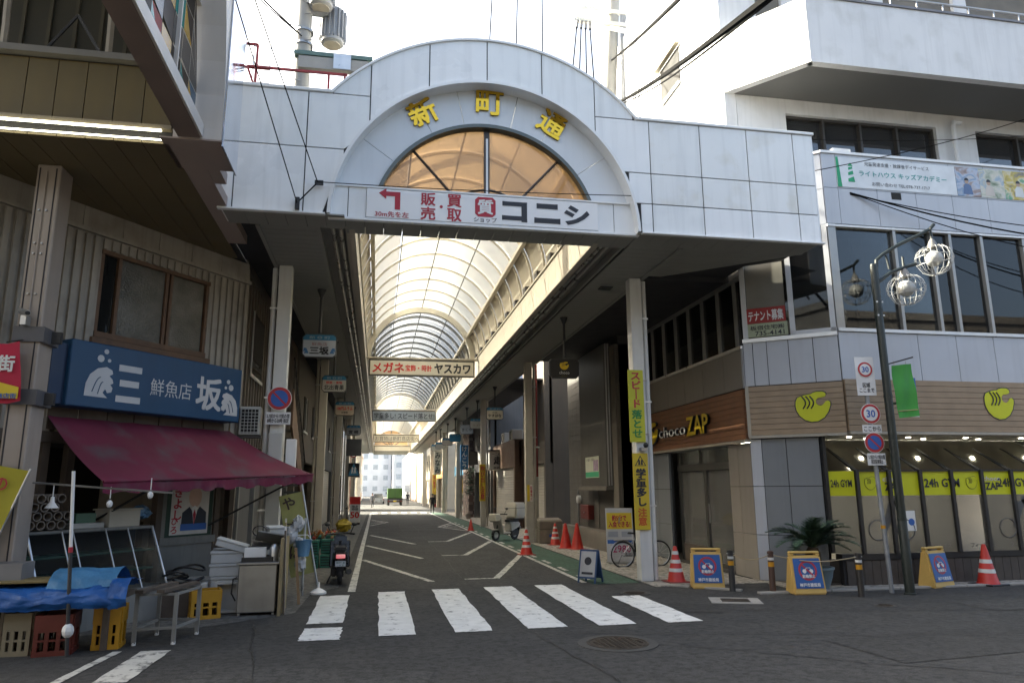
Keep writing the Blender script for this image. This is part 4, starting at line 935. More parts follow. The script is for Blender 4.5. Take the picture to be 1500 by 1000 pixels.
for i in range(9):
    q = p0.lerp(p1, .02+.12*i)
    for j in range(5): vs.append(q+Vector((-.1*j, .015*math.sin(i+j), .02*j)))
b.add(vs, [(i*5+j, i*5+j+1, (i+1)*5+j+1, (i+1)*5+j) for i in range(8) for j in range(4)]); obj('cloth', b, mat('yellow_cloth', (.42, .37, .04), .8, .12, 3), nb2, smooth=True)
for i, (ch, q) in enumerate(zip('のせは', (.85, .66, .45))): txt(nb2, ch, face(p0.lerp(p1, q)+Vector((-.2, -.03, .03)), (0, -1, 0)), .13, .14, red, bold=.02)
pf = thing('shopping_flag', 'small red and yellow shopping street flag on the beige pillar', 'flag', (-4.2, 9.0, 2.65))
b = B(); vs = []
for i in range(8):
    for j in range(5): vs.append((-4.36+j*.068+i*.012, 8.98+.012*math.sin(i*.9+j), 3.33-i*.098-.02*math.sin(j)))
b.add(vs, [(i*5+j, i*5+j+1, (i+1)*5+j+1, (i+1)*5+j) for i in range(7) for j in range(4)]); obj('cloth', b, mat('flag_red', (.5, .02, .06), .7), pf, smooth=True)
obj('yellow_field', B().prism([(-.13, -.18), (.13, -.18), (.13, -.05), (-.13, .02)], face((-4.16, 8.955, 2.86), (0, -1, 0)), .003), yellow, pf)
txt(pf, '街', face((-4.19, 8.95, 3.08), (0, -1, 0)), .17, .18, white, bold=.03); txt(pf, '商店街', face((-4.14, 8.945, 2.71), (0, -1, 0)), .2, .06, blueprint, bold=.02)
obj('bracket', B().cyl((-4.3, 9.14, 3.36), (-4.05, 8.97, 3.36), .008, n=5), dark_steel, pf)
# air conditioner outdoor unit
ac = thing('air_conditioner', 'beige outdoor air conditioner unit beside the blue sign', 'air conditioner', (-2.15, 13, 2.57))
acm = mat('ac_beige', (.5, .5, .47), .5, .06, 3)
obj('case', B().box(-2.34, -2.0, 12.86, 13.1, 2.57, 3.05), acm, ac, bev=.01)
for i in range(7): obj('grille_bar', B().box(-2.32, -2.02, 12.845, 12.858, 2.61+i*.055, 2.62+i*.055), acm, ac)
for i in range(6): obj('grille_bar', B().box(-2.31+i*.056, -2.303+i*.056, 12.842, 12.857, 2.6, 3.0), acm, ac)
obj('fan_well', B().box(-2.31, -2.03, 12.852, 12.859, 2.6, 3.0), dark_room, ac); obj('bracket', B().box(-2.36, -1.98, 12.9, 13.05, 2.52, 2.565), dark_steel, ac)
# no-parking disc on the gatepost
def disc(b_r, o, n_, par, kind='np', s_=1.0):
    circ = lambda r: [(r*math.cos(2*math.pi*i/28), r*math.sin(2*math.pi*i/28)) for i in range(28)]
    Fm = face(o, n_); sh_ = lambda d: Fm @ Matrix.Translation((0, 0, d))
    obj('plate', B().prism(circ(b_r), sh_(0), .008), mat('disc_white', (.7, .7, .7), .4), par)
    obj('red_ring', B().prism(circ(b_r*.95), sh_(.0085), .002), mat('traffic_red', (.42, .02, .03), .4), par)
    if kind == 'np':
        obj('blue_field', B().prism(circ(b_r*.7), sh_(.011), .002), mat('traffic_blue', (.02, .1, .4), .4), par)
        a = math.radians(-45); L_ = b_r*.74; q = Matrix.Rotation(a, 4, 'Z')
        obj('red_slash', B().prism([(-L_, -b_r*.07), (L_, -b_r*.07), (L_, b_r*.07), (-L_, b_r*.07)], sh_(.0135) @ q, .002), MATS['traffic_red'], par)
    else:
        obj('white_field', B().prism(circ(b_r*.72), sh_(.011), .002), MATS['disc_white'], par)
        txt(par, kind, sh_(.0135), b_r*.9, b_r*.75, MATS.get('traffic_blue') or blueprint, bold=.02)
ns = thing('no_parking_sign', 'round no-parking sign with white hours plate on the pale gatepost', 'sign', (-1.7, 12.7, 2.7))
disc(.205, (-1.69, 12.78, 3.185), (0, -1, 0), ns)
obj('hours_plate', B().box(-1.9, -1.49, 12.78, 12.79, 2.74, 2.95), MATS['disc_white'], ns, bev=.003)
txt(ns, '5.7前から17前の間\n8時から20時 指定', face((-1.695, 12.779, 2.845), (0, -1, 0)), .37, .15, ink, bold=.02)
for z in (2.8, 3.3): obj('strap', B().box(-1.86, -1.58, 12.792, 12.88, z, z+.02), steel, ns)
mb = thing('meter_box', 'white electrical box strapped to the pale gatepost', 'electrical box', (-1.7, 12.8, 1.9))
obj('case', B().box(-1.83, -1.6, 12.74, 12.88, 2.0, 2.6), acm, mb, bev=.01); obj('door', B().box(-1.81, -1.62, 12.73, 12.739, 2.04, 2.56), acm, mb); obj('side_box', B().box(-1.55, -1.38, 12.85, 12.98, 1.85, 2.5), white, mb, bev=.01)

foambox('small foam box on the apron left of the foam stack', (-2.5, 11.75, .01), .36, .28, .2, -.2); foambox('foam box standing on another behind the steel frame stand', (-2.52, 11.72, .215), .34, .28, .18, .1)
foambox('short foam box wedged behind the stack under the poster', (-2.15, 11.75, .5), .4, .3, .3, .3)
foambox('small foam box balanced on the cabinet clutter', (-1.42, 11.1, 1.02), .22, .18, .12, .4, .1)
pbk = thing('plastic_basket', 'grey plastic basket of bottles on the tarp table', 'basket', (-3.9, 8.95, .72)); gb = mat('basket_grey', (.2, .2, .21), .5)
for q in ((-4.12, -3.7, 8.8, 8.82, .72, .9), (-4.12, -3.7, 9.08, 9.1, .72, .9), (-4.12, -4.1, 8.821, 9.079, .72, .9), (-3.72, -3.7, 8.821, 9.079, .72, .9)): obj('side', B().box(*q), gb, pbk)
hb_ = thing('hanging_bags', 'white plastic bags hung by the doorway next to the blue bucket', 'bags', (-1.3, 12.3, 1.0))
for k, (x, z, r) in enumerate(((-1.22, 1.12, .09), (-1.32, .95, .1), (-1.2, .8, .08), (-1.16, .5, .09))): crumple((x, 12.28, z), r, 40+k, mat('bag_white', (.5, .51, .52), .5), hb_, 'bag', 1.3)
dk_ = thing('stacked_cartons', 'brown cartons stacked in the dark shop interior behind the display case', 'cartons', WF @ Vector((-2.2, 0, -.6)))
for k, (u, v, ww, hh) in enumerate(((-3.0, 0, .6, .5), (-3.1, .5, .5, .45), (-2.4, 0, .5, .6), (-2.3, .6, .45, .4), (-1.8, 0, .5, .8), (-2.9, .95, .5, .3), (-1.75, .8, .4, .4))): obj('carton', wb(u, u+ww, v, v+hh-.01, -.9, -.45), mat('carton_%d' % (k % 3), ((.2, .15, .1), (.24, .2, .15), (.3, .3, .28))[k % 3], .8), dk_)
# ================================================================== right: corner building with the gym
gym = thing('gym_building', 'white corner building with a gym at street level and wood strip fascia', 'building', (8, 13, 0))
SX = 6.74; CA = (6.74, 12.3); CB = (8.06, 11.32); FY = 11.32; XE = 14.5
cn = Vector((CA[1]-CB[1], 0, 0)); cdir = Vector((CB[0]-CA[0], CB[1]-CA[1], 0)); CL = cdir.length; cdir.normalize()
CN = Vector((cdir.y, -cdir.x, 0))
S_ = face((SX, 17.9, 0), (-1, 0, 0)); SL = 17.9-12.3      # u runs from far to near
C_ = face((*CA, 0), CN); F_ = face((CB[0], FY, 0), (0, -1, 0)); FL = XE-CB[0]
def fb_(M, u0, u1, v0, v1, w0, w1): return B().box(u0, u1, v0, v1, w0, w1, M)
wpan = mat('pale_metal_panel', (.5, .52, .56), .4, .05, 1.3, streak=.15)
wshade = mat('shaded_metal_panel', (.27, .245, .215), .45, .06, 1.3, streak=.15)  # darker copy of the pale panel, shade put into its colour
greyp = mat('grey_wall_panel', (.2, .215, .235), .45, .06, 1.5, streak=.1)
# joint backing
def band(M, cuts, v0, v1, m_, nm, w1=.02, bevel=0):
    for a, c in zip(cuts, cuts[1:]): obj(nm, fb_(M, a+.006, c-.006, v0, v1, .0, w1), m_, gym)
fr_ = lambda a, c, n: [lerp(a, c, i/n) for i in range(n+1)]
obj('core', B().add([(SX+.03, 17.9, 2.6), (SX+.03, 12.32, 2.6), (8.07, 11.35, 2.6), (XE, 11.35, 2.6), (XE, 17.9, 2.6), (SX+.03, 17.9, 4.2), (SX+.03, 12.32, 4.2), (8.07, 11.35, 4.2), (XE, 11.35, 4.2), (XE, 17.9, 4.2)],
    [(0, 1, 2, 3, 4), (9, 8, 7, 6, 5), (0, 5, 6, 1), (1, 6, 7, 2), (2, 7, 8, 3), (3, 8, 9, 4), (4, 9, 5, 0)]), dark_gap, gym)
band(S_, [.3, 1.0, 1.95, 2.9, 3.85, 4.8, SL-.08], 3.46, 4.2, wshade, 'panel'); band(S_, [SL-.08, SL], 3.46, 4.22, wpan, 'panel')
band(C_, [0, .17, .42, .8, 1.22, CL], 3.48, 4.3, wpan, 'panel'); band(F_, fr_(0, FL, 8), 3.5, 4.36, wpan, 'panel')
obj('sill_rail', fb_(S_, .2, SL, 4.2, 4.26, 0, .05), alu, gym); obj('sill_rail', fb_(C_, 0, CL, 4.3, 4.37, 0, .05), alu, gym); obj('sill_rail', fb_(F_, 0, FL, 4.37, 4.43, 0, .05), alu, gym)
# wood strip fascia, each board its own
wood_r = mat('wood_strip_red', (.26, .12, .06), .5, .18, 4, streak=.0); wood_p = mat('wood_strip_pale', (.33, .24, .155), .5, .12, 4)
def strips(M, L_, z0, z1, m_, n=9):
    h = (z1-z0)/n
    for i in range(n): obj('wood_board', fb_(M, .0, L_, z0+i*h+.004, z0+(i+1)*h-.003, .0, .07), m_, gym)
strips(S_ @ Matrix.Translation((.25, 0, 0)), SL-.25, 2.5, 3.43, wood_r); strips(C_, CL, 2.56, 3.46, wood_p); strips(F_, FL, 2.58, 3.5, wood_p)
obj('fascia_edge', fb_(C_, -.01, .05, 2.54, 3.47, .0, .085), cream, gym)
obj('fascia_trim', fb_(S_, .25, SL, 2.45, 2.498, -.02, .09), cream, gym); obj('fascia_trim', fb_(C_, 0, CL, 2.51, 2.558, -.02, .09), cream, gym); obj('fascia_trim', fb_(F_, 0, FL, 2.53, 2.578, -.02, .09), cream, gym)
# ground floor, side: grey panels, glass doors
for u0, u1 in ((.3, 1.0), (1.0, 1.75)):
    for v0, v1 in ((.02, .8), (.8, 1.6), (1.6, 2.44)): obj('wall_panel', fb_(S_, u0+.006, u1-.006, v0+.006, v1-.006, -.05, .0), greyp, gym)
for u0, u1 in ((4.72, 5.1), (5.1, SL)):
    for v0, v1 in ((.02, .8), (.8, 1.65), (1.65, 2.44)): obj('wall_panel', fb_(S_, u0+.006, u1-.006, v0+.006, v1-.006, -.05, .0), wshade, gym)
for u0, u1 in ((0, .2), (.2, .62), (.62, 1.17)):
    for v0, v1 in ((.02, .8), (.8, 1.65), (1.65, 2.5)): obj('wall_panel', fb_(C_, u0+.006, u1-.006, v0+.006, v1-.006, -.05, .0), wpan if u0 < .2 else greyp, gym)
obj('backing', fb_(S_, .25, 1.76, 0, 2.45, -.1, -.055), dark_gap, gym); obj('backing', fb_(S_, 4.71, SL, 0, 2.45, -.1, -.055), dark_gap, gym); obj('backing', fb_(C_, .02, 1.2, 0, 2.52, -.1, -.055), dark_gap, gym)
df = mat('door_frame_grey', (.12, .115, .105), .4, .08, metal=.4)
dg_ = sheet('gym_door_glass', (.5, .5, .48), .62, .3, .05, .03, (.75, .75, .7))
dr = obj('door', fb_(S_, 1.76, 4.72, 2.0, 2.14, -.32, -.2), df, gym)
obj('frame', fb_(S_, 1.76, 1.86, .02, 2.45, -.3, -.22), df, dr); obj('frame', fb_(S_, 4.62, 4.72, .02, 2.45, -.3, -.22), df, dr); obj('frame', fb_(S_, 3.1, 3.22, .02, 2.0, -.3, -.22), df, dr); obj('frame', fb_(S_, 2.9, 3.0, 2.14, 2.44, -.3, -.22), df, dr)
obj('kick_panel', fb_(S_, 1.87, 3.09, .02, .4, -.29, -.23), wood, dr); obj('kick_panel', fb_(S_, 3.23, 4.61, .02, .12, -.29, -.23), df, dr)
obj('pane', fb_(S_, 1.86, 3.1, .4, 2.0, -.265, -.26), dg_, dr); obj('pane', fb_(S_, 3.22, 4.62, .12, 2.0, -.265, -.26), dg_, dr); obj('transom_pane', fb_(S_, 1.86, 4.62, 2.14, 2.45, -.265, -.26), dg_, dr)
obj('pull_handle', fb_(S_, 3.3, 3.32, .9, 1.3, -.22, -.2), alu, dr)
obj('soffit', fb_(S_, 1.76, 4.72, 2.44, 2.46, -.3, -.02), greyp, gym)
obj('threshold', B().box(SX-.02, SX+.35, 13.15, 16.15, .0, .03), mat('door_mat', (.05, .045, .04), .9), gym)
hand = [(-0.493, 0.051), (-0.481, 0.2), (-0.43, 0.315), (-0.344, 0.357), (-0.289, 0.374), (-0.222, 0.4), (-0.122, 0.417), (-0.03, 0.426), (0.037, 0.468), (0.137, 0.494), (0.304, 0.489), (0.378, 0.443), (0.396, 0.379), (0.359, 0.323), (0.278, 0.302), (0.163, 0.289), (0.104, 0.221), (0.1, 0.128), (0.144, 0.06), (0.237, 0.026), (0.311, 0.077), (0.37, 0.162), (0.444, 0.187), (0.5, 0.136), (0.496, 0.03), (0.43, -0.17), (0.304, -0.357), (0.119, -0.472), (-0.067, -0.489), (-0.252, -0.417), (-0.4, -0.268), (-0.474, -0.098)]
lime = mat('lime_print', (.6, .62, .015), .45, .05)
def hand_logo(M, w_, h_, par, m_=None, lw=.014, d=.006):
    P = [(x*w_, y*h_) for x, y in hand]
    if lw:
        Q = [(x*1.06, y*1.06) for x, y in P]; obj('emblem_outline', B().prism(Q, M, d), ink, par)
    obj('emblem', B().prism(P, M @ Matrix.Translation((0, 0, d)), .003), m_ or lime, par)
    for k in range(3):
        pts = [M @ Vector(((-.3+.115*k+.1*math.sin(a*1.25))*w_, (.36-.17*a)*h_, d+.004)) for a in [i*.3 for i in range(9)]]
        obj('finger_line', B().tube(pts, .011*w_/.5, 4), ink, par)
ls = thing('gym_sign', 'raised yellow and white gym name sign on the reddish wood fascia', 'sign', S_ @ Vector((2.4, 2.7, .08)))
lsy = mat('sign_yellow_face', (.72, .5, .02), .4)
hand_logo(S_ @ Matrix.Translation((1.08, 2.92, .1)), .9, .54, ls, lsy, .02, .05)
for k in range(6): txt(ls, 'choco', S_ @ Matrix.Translation((2.38, 2.9, .1)), 1.5, .25, white if k == 5 else ink, bold=.0 if k == 5 else .015, ext=.012*k)
for k in range(6): txt(ls, 'ZAP', S_ @ Matrix.Translation((3.72, 2.93, .1)), 1.06, .4, lsy if k == 5 else ink, bold=.02 if k == 5 else .03, ext=.012*k)
e1 = thing('gym_emblem', 'lime fist emblem on the pale wood fascia at the building corner', 'emblem', C_ @ Vector((1.13, 2.75, .08))); hand_logo(C_ @ Matrix.Translation((1.13, 3.03, .073)), .58, .54, e1)
e2 = thing('gym_emblem', 'lime fist emblem with a white letter beside it, at the right edge of the fascia', 'emblem', F_ @ Vector((3.1, 2.8, .08))); hand_logo(F_ @ Matrix.Translation((3.1, 3.1, .073)), .62, .58, e2)
txt(e2, 'choco', F_ @ Matrix.Translation((4.75, 3.06, .073)), 1.9, .36, white, bold=.01, ext=.012); txt(e2, 'choco', F_ @ Matrix.Translation((4.75, 3.06, .073)), 1.94, .39, ink, bold=.04, ext=.006)
# gym frontage: set-back sloping glazing with black mullions
film = sheet('frosted_film', (.13, .125, .12), .15, .35, .05, .15, (.5, .5, .48))
upglass = sheet('gym_clear_glass', (.4, .4, .38), .93, .2, .05, .02, (.82, .82, .78))
gw = obj('gym_window', B().box(7.72, XE, FY-.02, FY+.16, .42, .52), black, gym)
nb_ = 8; us = [8.14+.62*i for i in range(10)]
z0, z1, z2 = .52, 1.9, 2.5; yb, yt = FY, FY+1.05
def pane_poly(a, c): return a, c
glx = [7.72]+us
for i, (a, c) in enumerate(zip(glx, glx[1:])):
    ya = yb+.25 if i == 0 else yb
    obj('film_pane', B().quad((a, ya, z0), (c, yb, z0), (c, yb, 1.48), (a, ya, 1.48)), film, gw)
    obj('lime_pane', B().quad((a, ya, 1.48), (c, yb, 1.48), (c, yb, z1), (a, ya, z1)), lime, gw)
    obj('sloped_pane', B().quad((a, ya, z1), (c, yb, z1), (c, yt, z2), (a, yt, z2)), upglass, gw)
for a in us:
    obj('mullion', B().box(a-.03, a+.03, yb-.05, yb+.01, z0, z1+.02), black, gw)
    d = Vector((0, yt-yb, z2-z1)); obj('mullion', B().add([(a-.03, yb-.05, z1), (a+.03, yb-.05, z1), (a+.03, yt, z2-.01), (a-.03, yt, z2-.01), (a-.03, yb+.03, z1), (a+.03, yb+.03, z1), (a+.03, yt+.03, z2-.06), (a-.03, yt+.03, z2-.06)], [(0, 1, 2, 3), (7, 6, 5, 4), (0, 4, 5, 1), (1, 5, 6, 2), (2, 6, 7, 3), (3, 7, 4, 0)]), black, gw)
obj('mullion', B().box(7.69, 7.75, yb+.2, yb+.27, z0, 2.52), black, gw)
obj('transom', B().box(8.1, XE, yb-.03, yb, z1-.012, z1+.012), black, gw); obj('head_rail', B().box(7.7, XE, yt, yt+.05, 2.42, 2.5), black, gw)
tile = mat('dark_tile', (.07, .06, .055), .5, .15, 8)
for i in range(42): obj('plinth_tile', B().box(7.8+.16*i, 7.952+.16*i, FY-.005, FY+.1, .01, .41), tile, gym)
obj('plinth_back', B().box(7.75, XE, FY+.02, FY+.12, 0, .42), dark_gap, gym); obj('plinth_side', fb_(C_, 1.17, CL, .0, .42, -.1, -.01), tile, gym)
WFm = lambda x, z: face((x, FY-.006, z), (0, -1, 0))
for x, s_, wd_ in ((7.93, '24h', .0), (0, '', 0)): pass
txt(gw, '24h GYM', face((7.92, FY+.11, 1.69), (-.5, -1, 0)), .34, .13, ink, bold=.02)
txt(gw, '24h', WFm(9.6, 1.69), .28, .15, ink, bold=.02); txt(gw, 'GYM', WFm(9.99, 1.69), .36, .15, ink, bold=.02)
txt(gw, '24h', WFm(11.1, 1.69), .28, .15, ink, bold=.02); txt(gw, 'GYM', WFm(11.5, 1.69), .36, .15, ink, bold=.02)
for x in (8.4, 10.42):
    hand_logo(WFm(x, 1.69), .22, .22, gw, lime, .01, .001); txt(gw, 'choco', WFm(x+.42, 1.76), .36, .08, alu, bold=.02); txt(gw, 'ZAP', WFm(x+.42, 1.63), .3, .13, ink, bold=.03)
def bikeprint(x, s_=1.):   # exercise-bike and runner print on the film
    for dx in (0, .55): obj('print', B().tube([WFm(x+dx+.17*math.cos(a), .9+.17*math.sin(a)) .translation for a in [i*.4488 for i in range(15)]], .012, 4), mat('film_print', (.09, .09, .09), .6), gw)
    obj('print', B().prism([(-.1, -.2), (.0, -.22), (.16, .12), (.3, .2), (.26, .3), (.05, .22)], WFm(x+.2, 1.12), .003), MATS['film_print'], gw); obj('print', B().prism([(.07*math.cos(i*.7), .08*math.sin(i*.7)) for i in range(9)], WFm(x+.42, 1.38), .003), MATS['film_print'], gw)
for x in (8.45, 11.05): bikeprint(x)
for x in (): obj('print', B().prism([(-.08, -.4), (.0, -.42), (.04, -.1), (.16, -.36), (.24, -.34), (.12, .1), (.2, .3), (.05, .42), (-.06, .35), (-.12, .1), (-.02, .0)], WFm(x, 1.02), .003), MATS['film_print'], gw)
for x in (8.5, 9.6, 10.5, 11.3): txt(gw, 'フィットネス', WFm(x, .62), .5, .08, MATS['film_print'])
pn = thing('notice_card', 'small white notice with a blue round symbol taped inside the gym window', 'notice', (8.86, FY, 1.1))
obj('card', B().box(9.03, 9.2, FY-.012, FY-.006, .88, 1.22), white, pn); obj('symbol', B().prism([(.06*math.cos(i*.5236), .06*math.sin(i*.5236)) for i in range(12)], face((9.115, FY-.013, 1.03), (0, -1, 0)), .002), blueprint, pn)
# interior of the gym: floor, ceiling with lamps
obj('room_back', B().box(7.4, XE, 16.4, 16.5, 0, 2.5), mat('gym_wall', (.5, .48, .44), .8), gym); obj('room_ceiling', B().box(7.0, XE, 12.42, 16.5, 2.52, 2.56), mat('gym_ceiling', (.7, .68, .62), .8), gym); obj('room_floor', B().box(7.0, XE, 11.5, 17.8, .015, .03), mat('gym_floor', (.12, .11, .1), .6), gym)
obj('soffit', B().box(7.7, XE, FY+.02, FY+1.1, 2.51, 2.53), mat('pale_soffit', (.5, .47, .4), .6), gym); obj('room_side', B().box(XE, XE+.1, 11.4, 17.9, 0, 4.2), greyp, gym)
obj('lobby_wall', B().box(7.9, 8.0, 12.7, 17.8, 0, 2.5), mat('lobby_wall', (.45, .42, .36), .8), gym)
lamp_e = emit('lamp_panel', (1., .93, .8), 4)
obj('lobby_fill_panel', B().box(7.25, 7.7, 13.4, 13.6, 2.42, 2.5), lamp_e, gym); obj('lobby_fill_panel', B().box(7.25, 7.7, 15.0, 15.2, 2.42, 2.5), lamp_e, gym)  # glowing panels added to brighten the lobby
for i in range(6):
    for j in range(3): obj('fill_panel', B().box(8.3+i*1.05, 8.75+i*1.05, 13+j*1.15, 13.12+j*1.15, 2.4, 2.47), lamp_e, gym)  # extra glowing ceiling panels added to brighten the room
for i in range(7): obj('pendant_lamp', B().box(8.35+i*.78, 8.45+i*.78, 12.9+(i % 3)*.9, 12.98+(i % 3)*.9, 2.08+.08*(i % 2), 2.2+.08*(i % 2)), lamp_e, gym)
for i in range(5):
    for j in range(3): obj('ceiling_lamp', B().box(8.5+i*1.15+.3*j, 8.72+i*1.15+.3*j, 12.9+j*1.1, 13.05+j*1.1, 2.47, 2.518), lamp_e, gym)
for i in range(9): obj('downlight', B().cyl((8.3+i*.6, FY+.3+(i % 2)*.35, 2.495), (8.3+i*.6, FY+.3+(i % 2)*.35, 2.508), .04, n=10), lamp_e, gym)
for y in (13.6, 14.6, 15.6): obj('downlight', B().cyl((7.35, y, 2.49), (7.35, y, 2.515), .09, n=12), lamp_e, gym)
# second floor glazing
dk = mat('dark_interior', (.03, .03, .03), .9); blind = mat('interior_pale', (.16, .15, .13), .9)
win2 = obj('upper_window', B().add([(SX+.5, 17.9, 4.25), (SX+.5, 12.7, 4.25), (8.4, 11.9, 4.25), (XE, 11.9, 4.25), (SX+.5, 17.9, 6.4), (SX+.5, 12.7, 6.4), (8.4, 11.9, 6.4), (XE, 11.9, 6.4)], [(0, 1, 5, 4), (1, 2, 6, 5), (2, 3, 7, 6)]), dk, gym)
mull = mat('mullion_alu', (.35, .34, .32), .4, .1, metal=.5); mullw = mat('mullion_white', (.6, .61, .62), .4)
obj('pane', fb_(S_, .2, SL, 4.26, 5.62, -.06, -.055), glass, win2)
for i in range(8):
    u = .3+i*.72
    obj('mullion', fb_(S_, u-.025, u+.025, 4.26, 5.62, -.09, .0), mull, win2)
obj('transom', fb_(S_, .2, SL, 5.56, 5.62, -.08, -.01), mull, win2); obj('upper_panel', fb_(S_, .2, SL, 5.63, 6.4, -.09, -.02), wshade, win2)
cu = [.06, .9, CL-.02]
obj('pane', fb_(C_, .05, CL, 4.37, 6.38, -.06, -.055), glass, win2)
obj('blank_panel', fb_(C_, .12, .8, 4.37, 6.38, -.054, -.03), mat('board_olive', (.2, .19, .16), .7), win2)
for u in (.02, .86, CL-.1): obj('mullion', fb_(C_, u, u+.09, 4.37, 6.4, -.08, .02), mullw, win2)
obj('frame_rail', fb_(C_, .86, CL, 4.37, 4.45, -.05, .02), mullw, win2)
for i, u in enumerate((0, 1.35, 2.15, 2.55, 3.25, 4.2, 5.2, 6.1)):
    if u < FL: obj('mullion', fb_(F_, u, u+(.16 if i == 0 else .06), 4.43, 6.42, -.08, .02), mull, win2)
obj('pane', fb_(F_, 0, FL, 4.43, 6.42, -.06, -.055), glass, win2)
for u, w_ in ((1.5, .3), (2.9, .35), (3.4, .25), (.8, .25)): obj('curtain', fb_(F_, u, u+w_, 4.45, 6.35, -.5, -.45), blind, win2)
rail_in = obj('inner_rail', B().cyl((8.4, 11.75, 5.5), (XE, 11.75, 5.5), .012, n=5), steel, win2)
for i in range(30): obj('inner_rail_bar', B().cyl((9.3+.09*i, 11.75, 5.2), (9.3+.09*i, 11.75, 5.5), .006, n=4), steel, win2)
tn = thing('tenant_notice', 'red and pale green notice reading テナント募集 in the upper corner window', 'notice', C_ @ Vector((.45, 4.4, 0)))
obj('red_board', fb_(C_, .1, .8, 4.66, 4.95, -.02, .01), mat('notice_red', (.3, .02, .02), .5), tn); obj('green_board', fb_(C_, .1, .82, 4.4, 4.655, -.02, .01), mat('notice_green', (.38, .42, .28), .5), tn)
txt(tn, 'テナント募集', C_ @ Matrix.Translation((.45, 4.8, .011)), .62, .2, white, bold=.02); txt(tn, '板宿住宅㈱', C_ @ Matrix.Translation((.46, 4.57, .011)), .6, .09, ink, bold=.01); txt(tn, '735-4141', C_ @ Matrix.Translation((.5, 4.46, .011)), .52, .09, ink, bold=.015)
# white band above with banner
obj('band_core', B().add([(SX+.02, 17.9, 6.42), (SX+.02, 12.32, 6.42), (8.08, 11.36, 6.42), (XE, 11.36, 6.42), (XE, 12.2, 6.42), (8.2, 12.2, 6.42), (SX+.02, 17.9, 7.78), (SX+.02, 12.32, 7.78), (8.08, 11.36, 7.78), (XE, 11.36, 7.78), (XE, 12.2, 7.78), (8.2, 12.2, 7.78)], [(0, 1, 2, 3, 4, 5), (11, 10, 9, 8, 7, 6), (0, 6, 7, 1), (1, 7, 8, 2), (2, 8, 9, 3), (3, 9, 10, 4), (4, 10, 11, 5)]), dark_gap, gym)
for a, c in ((0, .8), (.8, 1.42), (1.42, CL)):
    for v0, v1 in ((6.4, 7.1), (7.1, 7.8)): obj('panel', fb_(C_, a+.005, c-.005, v0+.005, v1-.005, -.02, .02), wpan, gym)
for a, c in zip([0, .3, 1.12, 1.95, 2.75, 3.55, 4.4, 5.2, FL], [.3, 1.12, 1.95, 2.75, 3.55, 4.4, 5.2, FL]):
    for v0, v1 in ((6.42, 7.13), (7.13, 7.82)): obj('panel', fb_(F_, a+.005, c-.005, v0+.005, v1-.005, -.02, .02), wpan, gym)
obj('coping', fb_(F_, -.02, FL, 7.822, 7.87, -.3, .05), white_trim, gym); obj('coping', fb_(C_, 0, CL+.01, 7.81, 7.86, -.25, .05), white_trim, gym)
obj('band_drip', fb_(F_, -.01, FL, 6.36, 6.398, -.1, .04), white_trim, gym)
obj('vent_hole', fb_(F_, 1.42, 1.63, 6.98, 7.12, .018, .024), dark_room, gym)
bb = thing('academy_banner', 'wide white banner with green lighthouse and teal kana on the upper band', 'banner', F_ @ Vector((2.5, 7.15, 0)))
obj('board', fb_(F_, .3, 2.88, 7.16, 7.76, .021, .032), mat('banner_print_white', (.68, .71, .73), .5), bb)
obj('green_edge', B().prism([(0, 0), (.09, 0), (.05, .6), (0, .6)], F_ @ Matrix.Translation((.3, 7.16, .033)), .002), mat('banner_green', (.02, .3, .13), .5), bb)
FB = lambda u, v: F_ @ Matrix.Translation((u, v, .033))
for q in ([(-.07, -.17), (.07, -.17), (.05, -.06), (-.07, -.11)], [(-.06, -.04), (.05, -.01), (.04, .06), (-.06, .02)], [(-.05, .07), (.035, .1), (.035, .14), (-.05, .12)], [(-.06, .15), (.05, .15), (0, .22)]): obj('lighthouse', B().prism(q, FB(.6, 7.44), .003), MATS['banner_green'], bb)
txt(bb, '児童発達支援・放課後デイサービス', FB(1.6, 7.66), 1.4, .085, ink); txt(bb, 'ライトハウス キッズアカデミー', FB(1.72, 7.46), 1.9, .12, mat('teal_print', (.02, .3, .28), .5), bold=.01); txt(bb, 'お問い合わせ TEL:078-737-1717', FB(1.65, 7.26), 1.25, .08, ink)
def photo_print(name, stops, seed):
    m = mat(name, (.4, .4, .4), .5, .1, 2); t = m.node_tree; N = t.nodes; L = t.links
    tc = N.new('ShaderNodeTexCoord'); mp = N.new('ShaderNodeMapping'); mp.inputs['Location'].default_value = (seed, seed*2, seed); mp.inputs['Scale'].default_value = (1, 1, 1.3)
    ns = N.new('ShaderNodeTexNoise'); ns.inputs['Scale'].default_value = 2.6; ns.inputs['Detail'].default_value = 3; ns.inputs['Distortion'].default_value = .6
    r = N.new('ShaderNodeValToRGB'); e = r.color_ramp.elements
    while len(e) < len(stops): e.new(.5)
    for k, (q, c) in enumerate(stops): e[k].position = q; e[k].color = (*c, 1)
    L.new(tc.outputs['Object'], mp.inputs[0]); L.new(mp.outputs[0], ns.inputs[0]); L.new(ns.outputs[0], r.inputs[0]); L.new(r.outputs[0], N['Principled BSDF'].inputs['Base Color']); return m
